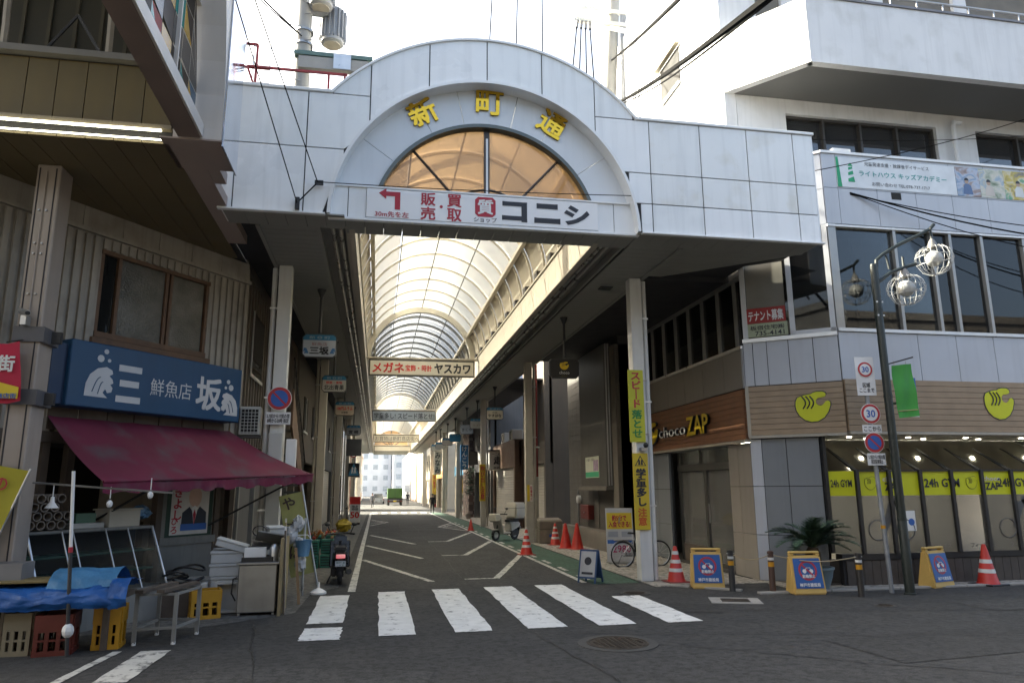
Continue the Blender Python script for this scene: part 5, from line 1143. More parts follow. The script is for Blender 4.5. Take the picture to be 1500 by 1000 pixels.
for k, (a, c, st) in enumerate(((2.89, 3.42, [(.3, (.08, .06, .06)), (.42, (.35, .28, .26)), (.5, (.45, .5, .6)), (.58, (.2, .3, .45)), (.7, (.5, .5, .52))]), (3.42, 3.98, [(.3, (.1, .16, .08)), (.45, (.45, .48, .4)), (.52, (.6, .58, .5)), (.6, (.3, .4, .5)), (.7, (.55, .5, .35))]), (3.98, 5.4, [(.3, (.08, .1, .18)), (.42, (.5, .4, .08)), (.5, (.6, .55, .4)), (.58, (.1, .32, .2)), (.7, (.5, .42, .15))]))):
    obj('photo_print', fb_(F_, a+.002, c-.002, 7.16, 7.76, .021, .031), photo_print('photo_print_%d' % k, st, k*3.1), bb)
for u, v, m1 in ((3.12, 7.36, (.1, .16, .3)), (3.62, 7.36, (.55, .5, .45)), (4.3, 7.38, (.6, .62, .62)), (4.8, 7.36, (.5, .2, .2))):
    obj('printed_figure', B().prism([(-.1, -.16), (.12, -.16), (.09, .02), (.03, .06), (-.04, .06), (-.08, .0)], FB(u, v), .001), mat('print_cloth_%d' % int(u*10), m1, .5), bb); obj('printed_head', B().prism([(.045*math.cos(i*.7), .055*math.sin(i*.7)) for i in range(9)], FB(u, v+.11), .001), mat('print_skin', (.42, .3, .22), .5), bb); obj('printed_hair', B().prism([(.05*math.cos(i*.45), .06*math.sin(i*.45)) for i in range(8)], FB(u, v+.125), .0015), ink, bb)
# terrace parapet box and setback third floor
w3 = mat('white_render', (.74, .745, .75), .7, .05, 1, grime=((.56, .56, .54), .45), streak=.2)
obj('vent_box', B().box(8.55, 8.95, 11.6, 11.95, 7.87, 8.12), white, gym, bev=.01)
up = thing('upper_white_building', 'plain white rendered upper storeys with a wide balcony, above the gym', 'building', (9, 14, 8))
obj('side_wall', B().box(SX, SX+.25, 12.32, 24, 7.4, 14.5), w3, up)
obj('front_wall', B().box(SX+.26, 8.08, 12.32, 12.6, 7.4, 9.52), w3, up); obj('front_wall', B().box(11.62, 12.6, 12.32, 12.6, 7.4, 9.52), w3, up); obj('front_wall', B().box(8.08, 11.62, 12.32, 12.6, 9.2, 9.52), w3, up); obj('front_wall', B().box(12.6, 16, 12.32, 12.6, 9.2, 9.52), w3, up)
def win3(x0, x1, n):
    t = obj('window', B().box(x0, x1, 13.0, 13.05, 7.5, 9.2), dk, up)
    obj('pane', B().box(x0, x1, 12.5, 12.505, 7.5, 9.19), sheet('reflecting_glass', (.4, .42, .45), .9, 0, .11, .02, (.32, .34, .36)), t)
    obj('blind', B().box(x0, x1, 12.62, 12.63, 8.72, 9.19), mat('roller_blind', (.1, .09, .075), .9), t)
    for i in range(n+1): obj('frame', B().box(lerp(x0, x1-.05, i/n), lerp(x0, x1-.05, i/n)+.05, 12.4, 12.5, 7.5, 9.19), mat('frame_brown', (.05, .045, .04), .5), t)
    obj('frame', B().box(x0, x1, 12.41, 12.49, 9.15, 9.198), MATS['frame_brown'], t)
win3(8.08, 11.62, 4); win3(12.6, 16, 3)
bz0, bz1 = 9.53, 10.92
poly = [(SX, 12.32), (7.85, 11.0), (16, 11.0), (16, 12.6), (SX, 12.6)]; pin = [(SX+.05, 12.34), (7.87, 11.03), (15.95, 11.03), (15.95, 12.6), (SX+.05, 12.6)]
obj('balcony_floor', B().add([(x, y, bz0) for x, y in pin]+[(x, y, bz0+.15) for x, y in pin], [(0, 1, 2, 3, 4), (9, 8, 7, 6, 5)]+[(i, (i+1) % 5, 5+(i+1) % 5, 5+i) for i in range(5)]), mat('balcony_soffit', (.17, .17, .165), .8, .06, 1.5), up)
for (a, c) in zip(poly[:2], poly[1:3]):
    d = Vector((c[0]-a[0], c[1]-a[1], 0)); nn = Vector((-d.y, d.x, 0)).normalized()*.15; A, Cc = Vector((*a, 0)), Vector((*c, 0))
    obj('balcony_wall', B().add([A+Vector((0, 0, bz0-.003)), Cc+Vector((0, 0, bz0-.003)), Cc+nn+Vector((0, 0, bz0-.003)), A+nn+Vector((0, 0, bz0-.003)), A+Vector((0, 0, bz1)), Cc+Vector((0, 0, bz1)), Cc+nn+Vector((0, 0, bz1)), A+nn+Vector((0, 0, bz1))], [(3, 2, 1, 0), (4, 5, 6, 7), (0, 1, 5, 4), (1, 2, 6, 5), (2, 3, 7, 6), (3, 0, 4, 7)]), w3, up)
obj('balcony_coping', B().box(7.83, 16, 10.97, 11.2, bz1+.002, bz1+.05), mat('coping_grey', (.2, .2, .22), .6), up)
obj('rail', B().cyl((7.9, 11.08, 11.2), (16, 11.08, 11.2), .025, n=8), alu, up)
for i in range(14): obj('baluster', B().cyl((8.0+.6*i, 11.08, bz1+.05), (8.0+.6*i, 11.08, 11.2), .016, n=6), alu, up)
obj('upper_wall', B().box(SX+.26, 16, 12.7, 13.0, 9.7, 14.5), mat('curtained_wall', (.2, .18, .15), .8, .2, 2), up)
for i in range(5): obj('pier', B().box(8.4+i*2.2, 8.75+i*2.2, 12.6, 12.69, 9.7, 14.5), w3, up)
obj('pier_corner', B().box(SX+.01, 7.6, 12.325, 12.69, bz0+.16, 14.5), w3, up)
sw = obj('side_window', B().box(SX-.02, SX-.005, 14.3, 15.4, 11.0, 11.9), dk, up)
obj('hood', B().box(SX-.14, SX-.021, 14.2, 15.5, 11.92, 11.96), mat('hood_tan', (.3, .27, .2), .6), sw); obj('frame', B().box(SX-.06, SX-.021, 14.3, 15.4, 10.94, 11.0), alu, sw)
obj('drain_pipe', B().tube([(SX-.12, 17, 7.5), (SX-.12, 17, 13.6), (SX-.2, 17.1, 14.2), (SX-.5, 17.6, 14.6)], .07, 8), w3, up, smooth=True)
obj('drain_pipe', B().tube([(12.15, 12.2, 9.3), (11.98, 12.2, 9.3), (11.95, 12.2, 9.2), (11.95, 12.2, 7.9)], .05, 8), w3, up, smooth=True)
obj('roof', B().box(SX, 16, 12.5, 24, 14.5, 14.6), w3, up)
# ================================================================== street furniture by the gym
cone_red = mat('cone_red', (.5, .03, .02), .45, .12, 6); cone_dark = mat('cone_base', (.2, .03, .025), .6, .2, 6); refl = mat('reflective_white', (.68, .68, .66), .4)
def cone(lbl, x, y, h=.62, stripes=3, lean=0., base=cone_dark):
    t = thing('traffic_cone', lbl, 'traffic cone', (x, y, 0), local=True, rz=lean, group='traffic cones')
    rb, rt = .15*h/.62, .03*h/.62
    obj('base', B().box(-.21*h/.62, .21*h/.62, -.21*h/.62, .21*h/.62, 0, .025), base, t, bev=.012)
    obj('body', B().lathe([(rb+.02, .025), (rb, .05), (rt, h-.01), (rt*.6, h), (.001, h)], n=20), cone_red, t, smooth=True)
    for k in range(stripes):
        z = h*(.3+.235*k); hh = h*.095; r = lambda q: lerp(rb, rt, (q-.05)/(h-.06))+.003
        obj('stripe', B().lathe([(r(z)-.002, z), (r(z), z), (r(z+hh), z+hh), (r(z+hh)-.002, z+hh)], n=20), refl, t, smooth=True)
    return t
cone('red and white cone beside the white gatepost and the yellow board', 5.26, 12.52)
cone('worn red and white cone at the right edge by the dark tiled plinth', 10.2, 11.0, .66, 2, .2, black)
cone('striped red cone on the line beside the delivery scooter', 3.76, 18.4, .62, 4)
cone('striped red cone next to the grey litter bin', 5.2, 21.2, .62, 3)
cone('plain red cone, middle of the three by the concrete ledge', 5.2, 20.0, .68, 0)
cone('plain red cone nearest the blue folding sign, by the concrete ledge', 5.42, 19.6, .7, 0)
cone('small squat red cone far along the white line', 3.72, 29.2, .45, 0)
# yellow no-bicycle boards
def yboard(lbl, x, y, rz):
    t = thing('no_bicycle_board', lbl, 'sign board', (x, y, 0), local=True, rz=rz, group='yellow no-bicycle boards')
    ym = mat('board_yellow', (.6, .4, .12), .5, .08, 4, grime=((.4, .28, .1), .4))
    w0, w1, h, d0, d1 = .265, .25, .64, .16, .05
    obj('body', B().add([(-w0, -d0, 0), (w0, -d0, 0), (w0, d0, 0), (-w0, d0, 0), (-w1, -d1, h*.9), (w1, -d1, h*.9), (w1, d1, h*.9), (-w1, d1, h*.9)], [(3, 2, 1, 0), (4, 5, 6, 7), (0, 1, 5, 4), (1, 2, 6, 5), (2, 3, 7, 6), (3, 0, 4, 7)]), ym, t, bev=.02, seg=2)
    b = B(); b.box(-w1+.01, -w1+.07, -d1+.01, d1-.01, h*.89, h); b.box(w1-.07, w1-.01, -d1+.01, d1-.01, h*.89, h)
    for s_ in (-1, 1): obj('handle_post', B().box(s_*(w1-.04)-.03, s_*(w1-.04)+.03, -d1+.012, d1-.012, h*.895, h-.036), ym, t)
    obj('handle', B().box(-w1+.005, w1-.005, -d1+.01, d1-.01, h-.035, h), ym, t, bev=.012)
    ang = math.atan2(d0-d1, h*.9); M_ = Matrix.Translation((0, -(d0+d1)/2-.002, h*.47)) @ Matrix.Rotation(-ang, 4, 'X') @ face((0, 0, 0), (0, -1, 0))
    z = lambda d: M_ @ Matrix.Translation((0, 0, d))
    obj('panel', B().prism([(-.225, -.21), (.225, -.21), (.215, .24), (-.215, .24)], z(.004), .003), mat('board_blue', (.02, .1, .33), .45), t)
    circ = lambda r, n=24: [(r*math.cos(2*math.pi*i/n), r*math.sin(2*math.pi*i/n)) for i in range(n)]
    Cn = z(.0075) @ Matrix.Translation((0, .055, 0))
    obj('red_ring', B().prism(circ(.15), Cn, .002), mat('board_red', (.4, .03, .06), .45), t); obj('ring_field', B().prism(circ(.118), Cn @ Matrix.Translation((0, 0, .0022)), .001), MATS['board_blue'], t)
    for dx in (-.055, .055): obj('bicycle_wheel', B().prism(circ(.032, 12), Cn @ Matrix.Translation((dx, -.01, .0035)), .001), white, t)
    obj('bicycle_frame', B().tube([Cn @ Vector(p) for p in ((-.055, -.01, .006), (-.02, .04, .006), (.04, .04, .006), (.055, -.01, .006))], .006, 4), white, t)
    obj('red_slash', B().prism([(-.12, -.012), (.12, -.012), (.12, .012), (-.12, .012)], Cn @ Matrix.Translation((0, 0, .007)) @ Matrix.Rotation(-.785, 4, 'Z'), .001), MATS['board_red'], t)
    txt(t, '駐輪禁止', z(.013) @ Matrix.Translation((0, -.03, 0)), .2, .05, white, bold=.025); txt(t, '神戸市建設局', z(.013) @ Matrix.Translation((0, -.16, 0)), .33, .055, white, bold=.02)
    return t
y1 = yboard('yellow no-bicycle board nearest the red cone and gatepost', 5.48, 11.75, -.28); flush()
dup(y1, 'yellow no-bicycle board between two bollards in front of the palm', (6.68, 10.78, 0), -.1)
dup(y1, 'yellow no-bicycle board right of the dark lamp post', (9.2, 11.0, 0), .28)
# bollards and rope
def bollard(lbl, x, y, col, nm):
    t = thing('bollard', lbl, 'bollard', (x, y, 0), local=True, group='bollards along the pavement edge')
    obj('post', B().lathe([(.055, 0), (.05, .02), (.045, .6), (.05, .6), (.05, .63), (.03, .64), (.001, .64)], n=14), mat(nm, col, .5, .2, 6), t, smooth=True)
    obj('white_band', B().cyl((0, 0, .5), (0, 0, .54), .048, n=14), refl, t, smooth=True); obj('yellow_band', B().cyl((0, 0, .4), (0, 0, .47), .048, n=14), mat('band_orange', (.55, .26, .01), .5), t, smooth=True)
    for s_ in (-1, 1): obj('eye', B().tube([(s_*(.045+.02*math.sin(a)), .02*math.cos(a), .585) for a in [i*.45 for i in range(8)]], .006, 4), steel, t)
    return t
BP = [(5.7, 11.3), (6.21, 10.95), (7.28, 10.27)]
bollard('black bollard next to the first yellow board', *BP[0], (.02, .02, .022), 'bollard_black'); bollard('rust brown bollard in the middle of the row', *BP[1], (.06, .03, .022), 'bollard_brown'); bollard('black bollard between the palm and the sign pole', *BP[2], (.018, .016, .016), 'bollard_black2')
rp = thing('bollard_rope', 'thin pale rope sagging between the bollards', 'rope', (6.2, 10.95, .5))
for a, c in zip(BP, BP[1:]):
    pts = [Vector((lerp(a[0], c[0], i/12), lerp(a[1], c[1], i/12), .585-.09*math.sin(math.pi*i/12))) for i in range(13)]; obj('rope_span', B().tube(pts, .008, 5), mat('rope', (.35, .3, .2), .8), rp)
# palm in a pot
pm_ = thing('potted_palm', 'sago palm in a pale blue pot at the gym corner', 'plant', (7.15, 11.25, 0))
PC = Vector((7.12, 11.2, 0))
obj('pot', B().lathe([(.2, 0), (.27, .2), (.29, .3), (.31, .32), (.31, .35), (.27, .35), (.25, .28)], PC, 20), mat('pot_blue', (.16, .22, .25), .5), pm_, smooth=True)
obj('soil', B().lathe([(.26, .29), (.001, .3)], PC, 16), mat('soil', (.04, .03, .02), .9), pm_)
obj('trunk', B().lathe([(.1, .28), (.13, .42), (.12, .58), (.07, .66)], PC, 12), mat('palm_trunk', (.07, .05, .035), .9, .3, 14, bump=.8), pm_)
leaf = mat('palm_leaf', (.04, .075, .045), .5, .3, 4)
rnd = random.Random(21)
for k in range(30):
    a = k*2.399+rnd.uniform(-.2, .2); el = rnd.uniform(.45, 1.4); L_ = rnd.uniform(.58, .85); b = B(); o = PC+Vector((0, 0, .64)); side = Vector((-math.sin(a), math.cos(a), 0)); pts = []
    for i in range(9):
        q = i/8; rad = L_*q*math.cos(el*(1-.35*q)); z = L_*(math.sin(el)*q*1.15-.75*q*q*(1-.35*math.sin(el))); pts.append(o+Vector((math.cos(a)*rad, math.sin(a)*rad, z)))
    b.tube(pts, [.009*(1-.07*i) for i in range(9)], 4)
    for i in range(46):
        q = .12+.88*i/46; f = q*8; j = min(int(f), 7); p = pts[j].lerp(pts[j+1], f-j); d = (pts[j+1]-pts[j]).normalized(); ll = .17*math.sin(math.pi*min(1, .15+q*.8))+.03
        for s_ in (-1, 1):
            tip = p+side*s_*ll*.85+d*ll*.55+Vector((0, 0, ll*rnd.uniform(.05, .35))); w_ = d*.011
            b.add([p-w_, p+w_, tip], [(0, 1, 2)])
    obj('frond', b, leaf, pm_)
# lamp post with two caged globes
lpst = thing('street_lamp', 'dark green lamp post with two white wire-caged globes', 'street lamp', (8.15, 10.33, 0))
dkg = mat('lamp_green_black', (.014, .02, .018), .45, .15, 4)
LX, LY = 8.16, 10.33
obj('base', B().lathe([(.09, 0), (.09, .02), (.075, .03), (.07, 1.1), (.062, 1.12)], (LX, LY, 0), 14), dkg, lpst, smooth=True)
obj('post', B().lathe([(.068, 1.1), (.066, 2.4), (.062, 5.26), (.05, 5.32), (.001, 5.33)], (LX, LY, 0), 14), dkg, lpst, smooth=True)
for z in (1.1, 1.95, 3.05, 4.5): obj('collar', B().cyl((LX, LY, z), (LX, LY, z+.05), .07, n=14), dkg, lpst)
for z in (4.42, 4.65):
    for s_ in (-1, 1): obj('bolt', B().cyl((LX+s_*.05, LY-.05, z), (LX+s_*.05, LY-.06, z), .016, n=6), white, lpst)
obj('arm', B().tube([(LX+.02, LY, 4.98), (LX+.3, LY, 5.18), (LX+.6, LY, 5.3), (LX+.83, LY, 5.37)], .03, 8), dkg, lpst, smooth=True)
obj('arm', B().tube([(LX+.04, LY+.02, 5.05), (LX+.08, LY+.02, 5.4), (LX+.2, LY+.02, 5.5), (LX+.5, LY+.02, 5.68), (LX+1.0, LY+.02, 5.92), (LX+1.2, LY+.02, 6.02), (LX+1.3, LY+.02, 6.12)], .03, 8), dkg, lpst, smooth=True)
obj('brace', B().tube([(LX+.28, LY+.02, 5.5), (LX+.3, LY, 5.25)], .02, 6), dkg, lpst)
def globe(x, z):
    obj('cap', B().lathe([(.02, .42), (.05, .38), (.08, .3), (.09, .25)], (x, LY, z), 14), mat('cap_grey', (.2, .19, .18), .5), lpst, smooth=True); obj('hanger', B().cyl((x, LY, z+.4), (x, LY, z+.62), .02, n=6), dkg, lpst)
    obj('globe', B().sph((x, LY, z+.06), .14, 16, 10, 1.0), mat('globe_white', (.4, .4, .38), .35), lpst, smooth=True)
    for k in range(18):
        a = k*math.pi/9; obj('cage_wire', B().tube([(x+r*math.cos(a), LY+r*math.sin(a), z+zz) for r, zz in ((.08, .26), (.18, .26), (.26, .19), (.3, .08), (.28, -.02), (.26, -.06), (.2, -.16), (.11, -.21), (.02, -.225))], .0045, 4), mat('cage_grey', (.42, .42, .41), .4), lpst)
    for r, zz in ((.3, .08), (.265, -.05)): obj('cage_ring', B().tube([(x+r*math.cos(a), LY+r*math.sin(a), z+zz) for a in [i*math.pi/12 for i in range(25)]], .005, 4), MATS['cage_grey'], lpst)
globe(8.74, 4.86); globe(9.36, 5.42)
# green pennant on the lamp post, blue sign behind it
fl = thing('green_pennant', 'plain green cloth pennant hung on the lamp post', 'flag', (8.45, 10.33, 2.7))
obj('rod', B().cyl((8.2, 10.33, 3.6), (8.68, 10.3, 3.73), .012, n=6), black, fl)
b = B(); vs = []
for i in range(13):
    for j in range(8): vs.append((8.27+j*.055+i*.002, 10.31+.018*math.sin(j*1.1+i*.35)+.01*math.sin(i*.8), 3.58+j*.006-i*.072))
b.add(vs, [(i*8+j, i*8+j+1, (i+1)*8+j+1, (i+1)*8+j) for i in range(12) for j in range(7)]); obj('cloth', b, mat('pennant_green', (.06, .3, .05), .7, .12, 3), fl, smooth=True)
obj('hem_stick', B().cyl((8.3, 10.3, 2.83), (8.66, 10.3, 2.86), .008, n=5), mat('stick', (.4, .33, .15), .7), fl)
for x in (8.33, 8.55): obj('hook', B().cyl((x, 10.32, 3.58), (x, 10.32, 3.66), .006, n=5), steel, fl)
bs = thing('blue_road_sign', 'blue and white road sign half hidden behind the green pennant', 'sign', (8.68, 10.42, 2.8)); obj('plate', B().box(8.5, 8.76, 10.4, 10.41, 3.0, 3.4), mat('road_sign_blue', (.03, .14, .4), .4), bs); obj('lower_plate', B().box(8.52, 8.76, 10.4, 10.41, 2.75, 2.96), refl, bs); obj('white_mark', B().box(8.69, 8.74, 10.393, 10.399, 3.1, 3.3), white, bs); obj('bracket', B().box(8.2, 8.5, 10.405, 10.415, 2.95, 2.98), steel, bs)
# sign pole with speed limit and no-parking discs
sgp = thing('traffic_sign_pole', 'leaning grey pole with two 30 speed discs and a no-parking disc', 'traffic sign', (7.98, 10.52, 0))
obj('pole', B().cyl((7.99, 10.52, 0), (7.9, 10.52, 3.75), .034, n=12), mat('galvanised', (.3, .32, .35), .45, .15, 6, metal=.4), sgp, smooth=True)
obj('sticker', B().cyl((7.962, 10.52, .98), (7.96, 10.52, 1.03), .037, n=12), mat('band_orange', (.5, .3, 0), .5), sgp)
DN = (-.12, -1, 0); dw = mat('disc_white', (.6, .6, .6), .4)
M_ = face((7.885, 10.47, 3.43), DN)
obj('plate', B().prism([(-.16, -.33), (.16, -.33), (.16, .31), (-.16, .31)], M_, .008), dw, sgp)
MM = M_ @ Matrix.Translation((0, .1, .009)); disc(.13, MM.translation, DN, sgp, '30')
txt(sgp, '区域\nここまで', M_ @ Matrix.Translation((0, -.2, .009)), .25, .16, ink, bold=.015)
disc(.165, (7.9, 10.46, 2.8), DN, sgp, '30')
M_ = face((7.9, 10.46, 2.55), DN); obj('small_plate', B().prism([(-.16, -.06), (.16, -.06), (.16, .07), (-.16, .07)], M_, .008), dw, sgp); txt(sgp, 'ここから', M_ @ Matrix.Translation((0, .005, .009)), .28, .08, ink, bold=.02)
disc(.165, (7.91, 10.455, 2.33), DN, sgp)
M_ = face((7.92, 10.455, 2.06), DN); obj('hours_plate', B().prism([(-.15, -.09), (.15, -.09), (.15, .1), (-.15, .1)], M_, .008), dw, sgp); txt(sgp, '5.7前から17前の間\n指定駐車禁止', M_ @ Matrix.Translation((0, .005, .009)), .27, .14, ink, bold=.02)
# warning panels on the gatepost
wp = thing('speed_warning_panel', 'lime vertical panel reading スピード落とせ high on the white gatepost', 'sign', (4.69, 12.62, 2.45))
obj('panel', B().box(4.54, 4.84, 12.615, 12.63, 2.46, 3.8), mat('panel_lime', (.5, .5, .03), .5, .06, 3), wp, bev=.003)
vtxt(wp, 'スピード', face((4.69, 12.614, 3.42), (0, -1, 0)), .19, .66, red, bold=.035); vtxt(wp, '落とせ', face((4.69, 12.614, 2.8), (0, -1, 0)), .19, .5, mat('panel_green', (.03, .22, .05), .5), bold=.03)
for z in (2.6, 3.6): obj('strap', B().box(4.63, 4.92, 12.632, 12.66, z, z+.02), steel, wp)
wp2 = thing('school_warning_panel', 'yellow vertical panel reading 学童多し 注意 low on the white gatepost', 'sign', (4.7, 12.62, .88))
obj('panel', B().box(4.57, 4.86, 12.61, 12.63, .9, 2.26), mat('panel_yellow', (.58, .42, .03), .5, .08, 3, grime=((.35, .25, .04), .4)), wp2, bev=.003)
obj('triangle', B().prism([(-.11, -.07), (.11, -.07), (0, .12)], face((4.715, 12.609, 2.1), (0, -1, 0)), .002), ink, wp2); obj('triangle_inner', B().prism([(-.085, -.058), (.085, -.058), (0, .09)], face((4.715, 12.606, 2.1), (0, -1, 0)), .001), MATS['panel_yellow'], wp2)
for dx in (-.025, .025): obj('figure', B().prism([(-.02, -.05), (.02, -.05), (.015, .03), (0, .05), (-.015, .03)], face((4.715+dx, 12.604, 2.1), (0, -1, 0)), .001), ink, wp2)
vtxt(wp2, '学童多し', face((4.715, 12.609, 1.65), (0, -1, 0)), .18, .66, ink, bold=.04); vtxt(wp2, '注意', face((4.715, 12.609, 1.13), (0, -1, 0)), .16, .3, mat('panel_orange', (.5, .1, .02), .5), bold=.03)
cb = thing('junction_box', 'small black lamp bracket between the two gatepost panels', 'bracket', (4.8, 12.6, 2.35)); obj('bracket', B().box(4.72, 4.84, 12.54, 12.65, 2.3, 2.36), steel, cb); obj('head', B().sph((4.8, 12.52, 2.4), .05, 8, 6), black, cb)
ss = thing('narrow_notice', 'narrow white notice strip left of the yellow gatepost panel', 'notice', (4.6, 12.8, 1.3)); obj('strip', B().box(4.652, 4.66, 12.68, 12.78, 1.5, 2.0), white, ss); txt(ss, '\n'.join('駐車禁止'), face((4.651, 12.73, 1.75), (-1, 0, 0)), .06, .4, ink)
# blue folding sign, standing gym price sign
fo = thing('folding_sign', 'small blue framed folding sign standing by the green lane', 'sign', (3.78, 12.85, 0))
for s_ in (-1, 1):
    M_ = place((3.76, 12.85, 0), -.5) @ Matrix.Rotation(s_*.22, 4, 'X') if False else place((3.78+.1*s_, 12.85+.09*s_, 0), .8) @ Matrix.Rotation(-s_*.24, 4, 'Y')
    fbm = mat('frame_blue', (.03, .07, .16), .5)
    for q in ((-.175, -.15, .0, .58), (.15, .175, .0, .58), (-.15, .15, .55, .58), (-.15, .15, .08, .11)): obj('frame', B(M_).box(-.013, .013, q[0], q[1], q[2], q[3]), fbm, fo)
    obj('panel', B(M_).box(-.009, .009, -.149, .149, .111, .549), mat('sign_pale', (.42, .42, .42), .5) if s_ < 0 else fbm, fo)
    if s_ < 0: obj('symbol', B(M_ @ Matrix.Translation((-.012, 0, .38)) @ Matrix.Rotation(math.pi/2, 4, 'Y')).lathe([(.07, -.002), (.07, .002)], n=16), ink, fo); obj('text_bar', B(M_).box(-.012, -.0095, -.11, .11, .15, .19), ink, fo)
pr = thing('price_sign', 'yellow and white upright gym price sign reading 5分で入会できる! 2980', 'sign', (5.3, 15.6, 0))
PF_ = face((5.3, 15.62, 0), (-.15, -1, .08))
obj('board', B().prism([(-.3, .06), (.3, .06), (.3, 1.2), (-.3, 1.2)], PF_, .02), mat('price_white', (.55, .55, .56), .5), pr); obj('yellow_field', B().prism([(-.28, .75), (.28, .75), (.28, 1.1), (-.28, 1.1)], PF_ @ Matrix.Translation((0, 0, .021)), .002), yellow, pr)
PZ = lambda u, v: PF_ @ Matrix.Translation((u, v, .024))
txt(pr, '約5分で\n入会できる!', PZ(0, .92), .48, .26, red, bold=.03); txt(pr, '2980', PZ(.03, .33), .4, .16, mat('price_magenta', (.4, .03, .12), .5), bold=.02); obj('blue_field', B().prism([(-.28, .44), (.28, .44), (.28, .52), (-.28, .52)], PF_ @ Matrix.Translation((0, 0, .021)), .002), blueprint, pr)
for u in (-.15, .15): obj('box_print', B().prism([(u-.11, .58), (u+.11, .58), (u+.11, .7), (u-.11, .7)], PF_ @ Matrix.Translation((0, 0, .021)), .002), mat('print_grey', (.35, .37, .42), .5), pr)
obj('stand', B().box(5.05, 5.55, 15.62, 15.9, 0, .05), alu, pr); obj('strut', B().cyl((5.3, 15.63, 1.0), (5.3, 15.95, .03), .012, n=6), alu, pr)
# bicycle
bi = thing('bicycle', 'silver city bicycle parked behind the white gatepost', 'bicycle', (5.56, 15.05, 0), local=True, rz=.08)
def wheel(x, r=.26, nm='wheel'):
    wl = obj(nm, B().tube([(x+r*math.cos(a), 0, r+r*math.sin(a)) for a in [i*math.pi/14 for i in range(29)]], .016, 6), black, bi, smooth=True)
    obj('rim', B().tube([(x+(r-.025)*math.cos(a), 0, r+(r-.025)*math.sin(a)) for a in [i*math.pi/14 for i in range(29)]], .008, 5), alu, wl, smooth=True)
    for k in range(12): a = k*math.pi/6; obj('spoke', B().cyl((x, .02*(-1)**k, r), (x+(r-.03)*math.cos(a), 0, r+(r-.03)*math.sin(a)), .003, n=3), alu, wl)
    obj('hub', B().cyl((x, -.04, r), (x, .04, r), .018, n=8), alu, wl)
wheel(-.42); wheel(.42)
silver = mat('bike_silver', (.4, .4, .42), .3, .08, metal=.7)
for a, c, r in (((-.42, 0, .26), (-.05, 0, .25), .012), ((-.42, 0, .26), (-.14, 0, .58), .01), ((-.05, 0, .25), (-.16, 0, .66), .014), ((-.05, 0, .25), (.3, 0, .55), .018), ((.28, 0, .6), (.42, 0, .26), .014), ((.28, 0, .6), (.24, 0, .76), .012)): obj('frame_tube', B().cyl(a, c, r, n=8), silver, bi, smooth=True)
obj('saddle', B().add([(-.28, -.07, .68), (-.28, .07, .68), (-.02, .02, .68), (-.02, -.02, .68), (-.26, -.05, .72), (-.26, .05, .72), (-.04, .012, .7), (-.04, -.012, .7)], [(0, 1, 2, 3), (7, 6, 5, 4), (0, 4, 5, 1), (1, 5, 6, 2), (2, 6, 7, 3), (3, 7, 4, 0)]), black, bi, bev=.01)
obj('handlebar', B().tube([(.1, -.2, .8), (.2, -.2, .82), (.26, -.06, .77), (.26, .06, .77), (.2, .2, .82), (.1, .2, .8)], .01, 6), silver, bi, smooth=True)
obj('chain_guard', B().box(-.4, .0, .03, .045, .22, .3), silver, bi); obj('rear_rack', B().box(-.6, -.2, -.05, .05, .55, .565), silver, bi); obj('mudguard', B().tube([(-.42+.29*math.cos(a), 0, .26+.29*math.sin(a)) for a in [.4+i*.25 for i in range(11)]], .018, 5), silver, bi); obj('crank', B().cyl((-.05, -.06, .25), (-.05, .06, .25), .06, n=12), dark_steel, bi); obj('kickstand', B().cyl((-.42, .04, .26), (-.5, .14, .0), .009, n=5), silver, bi)
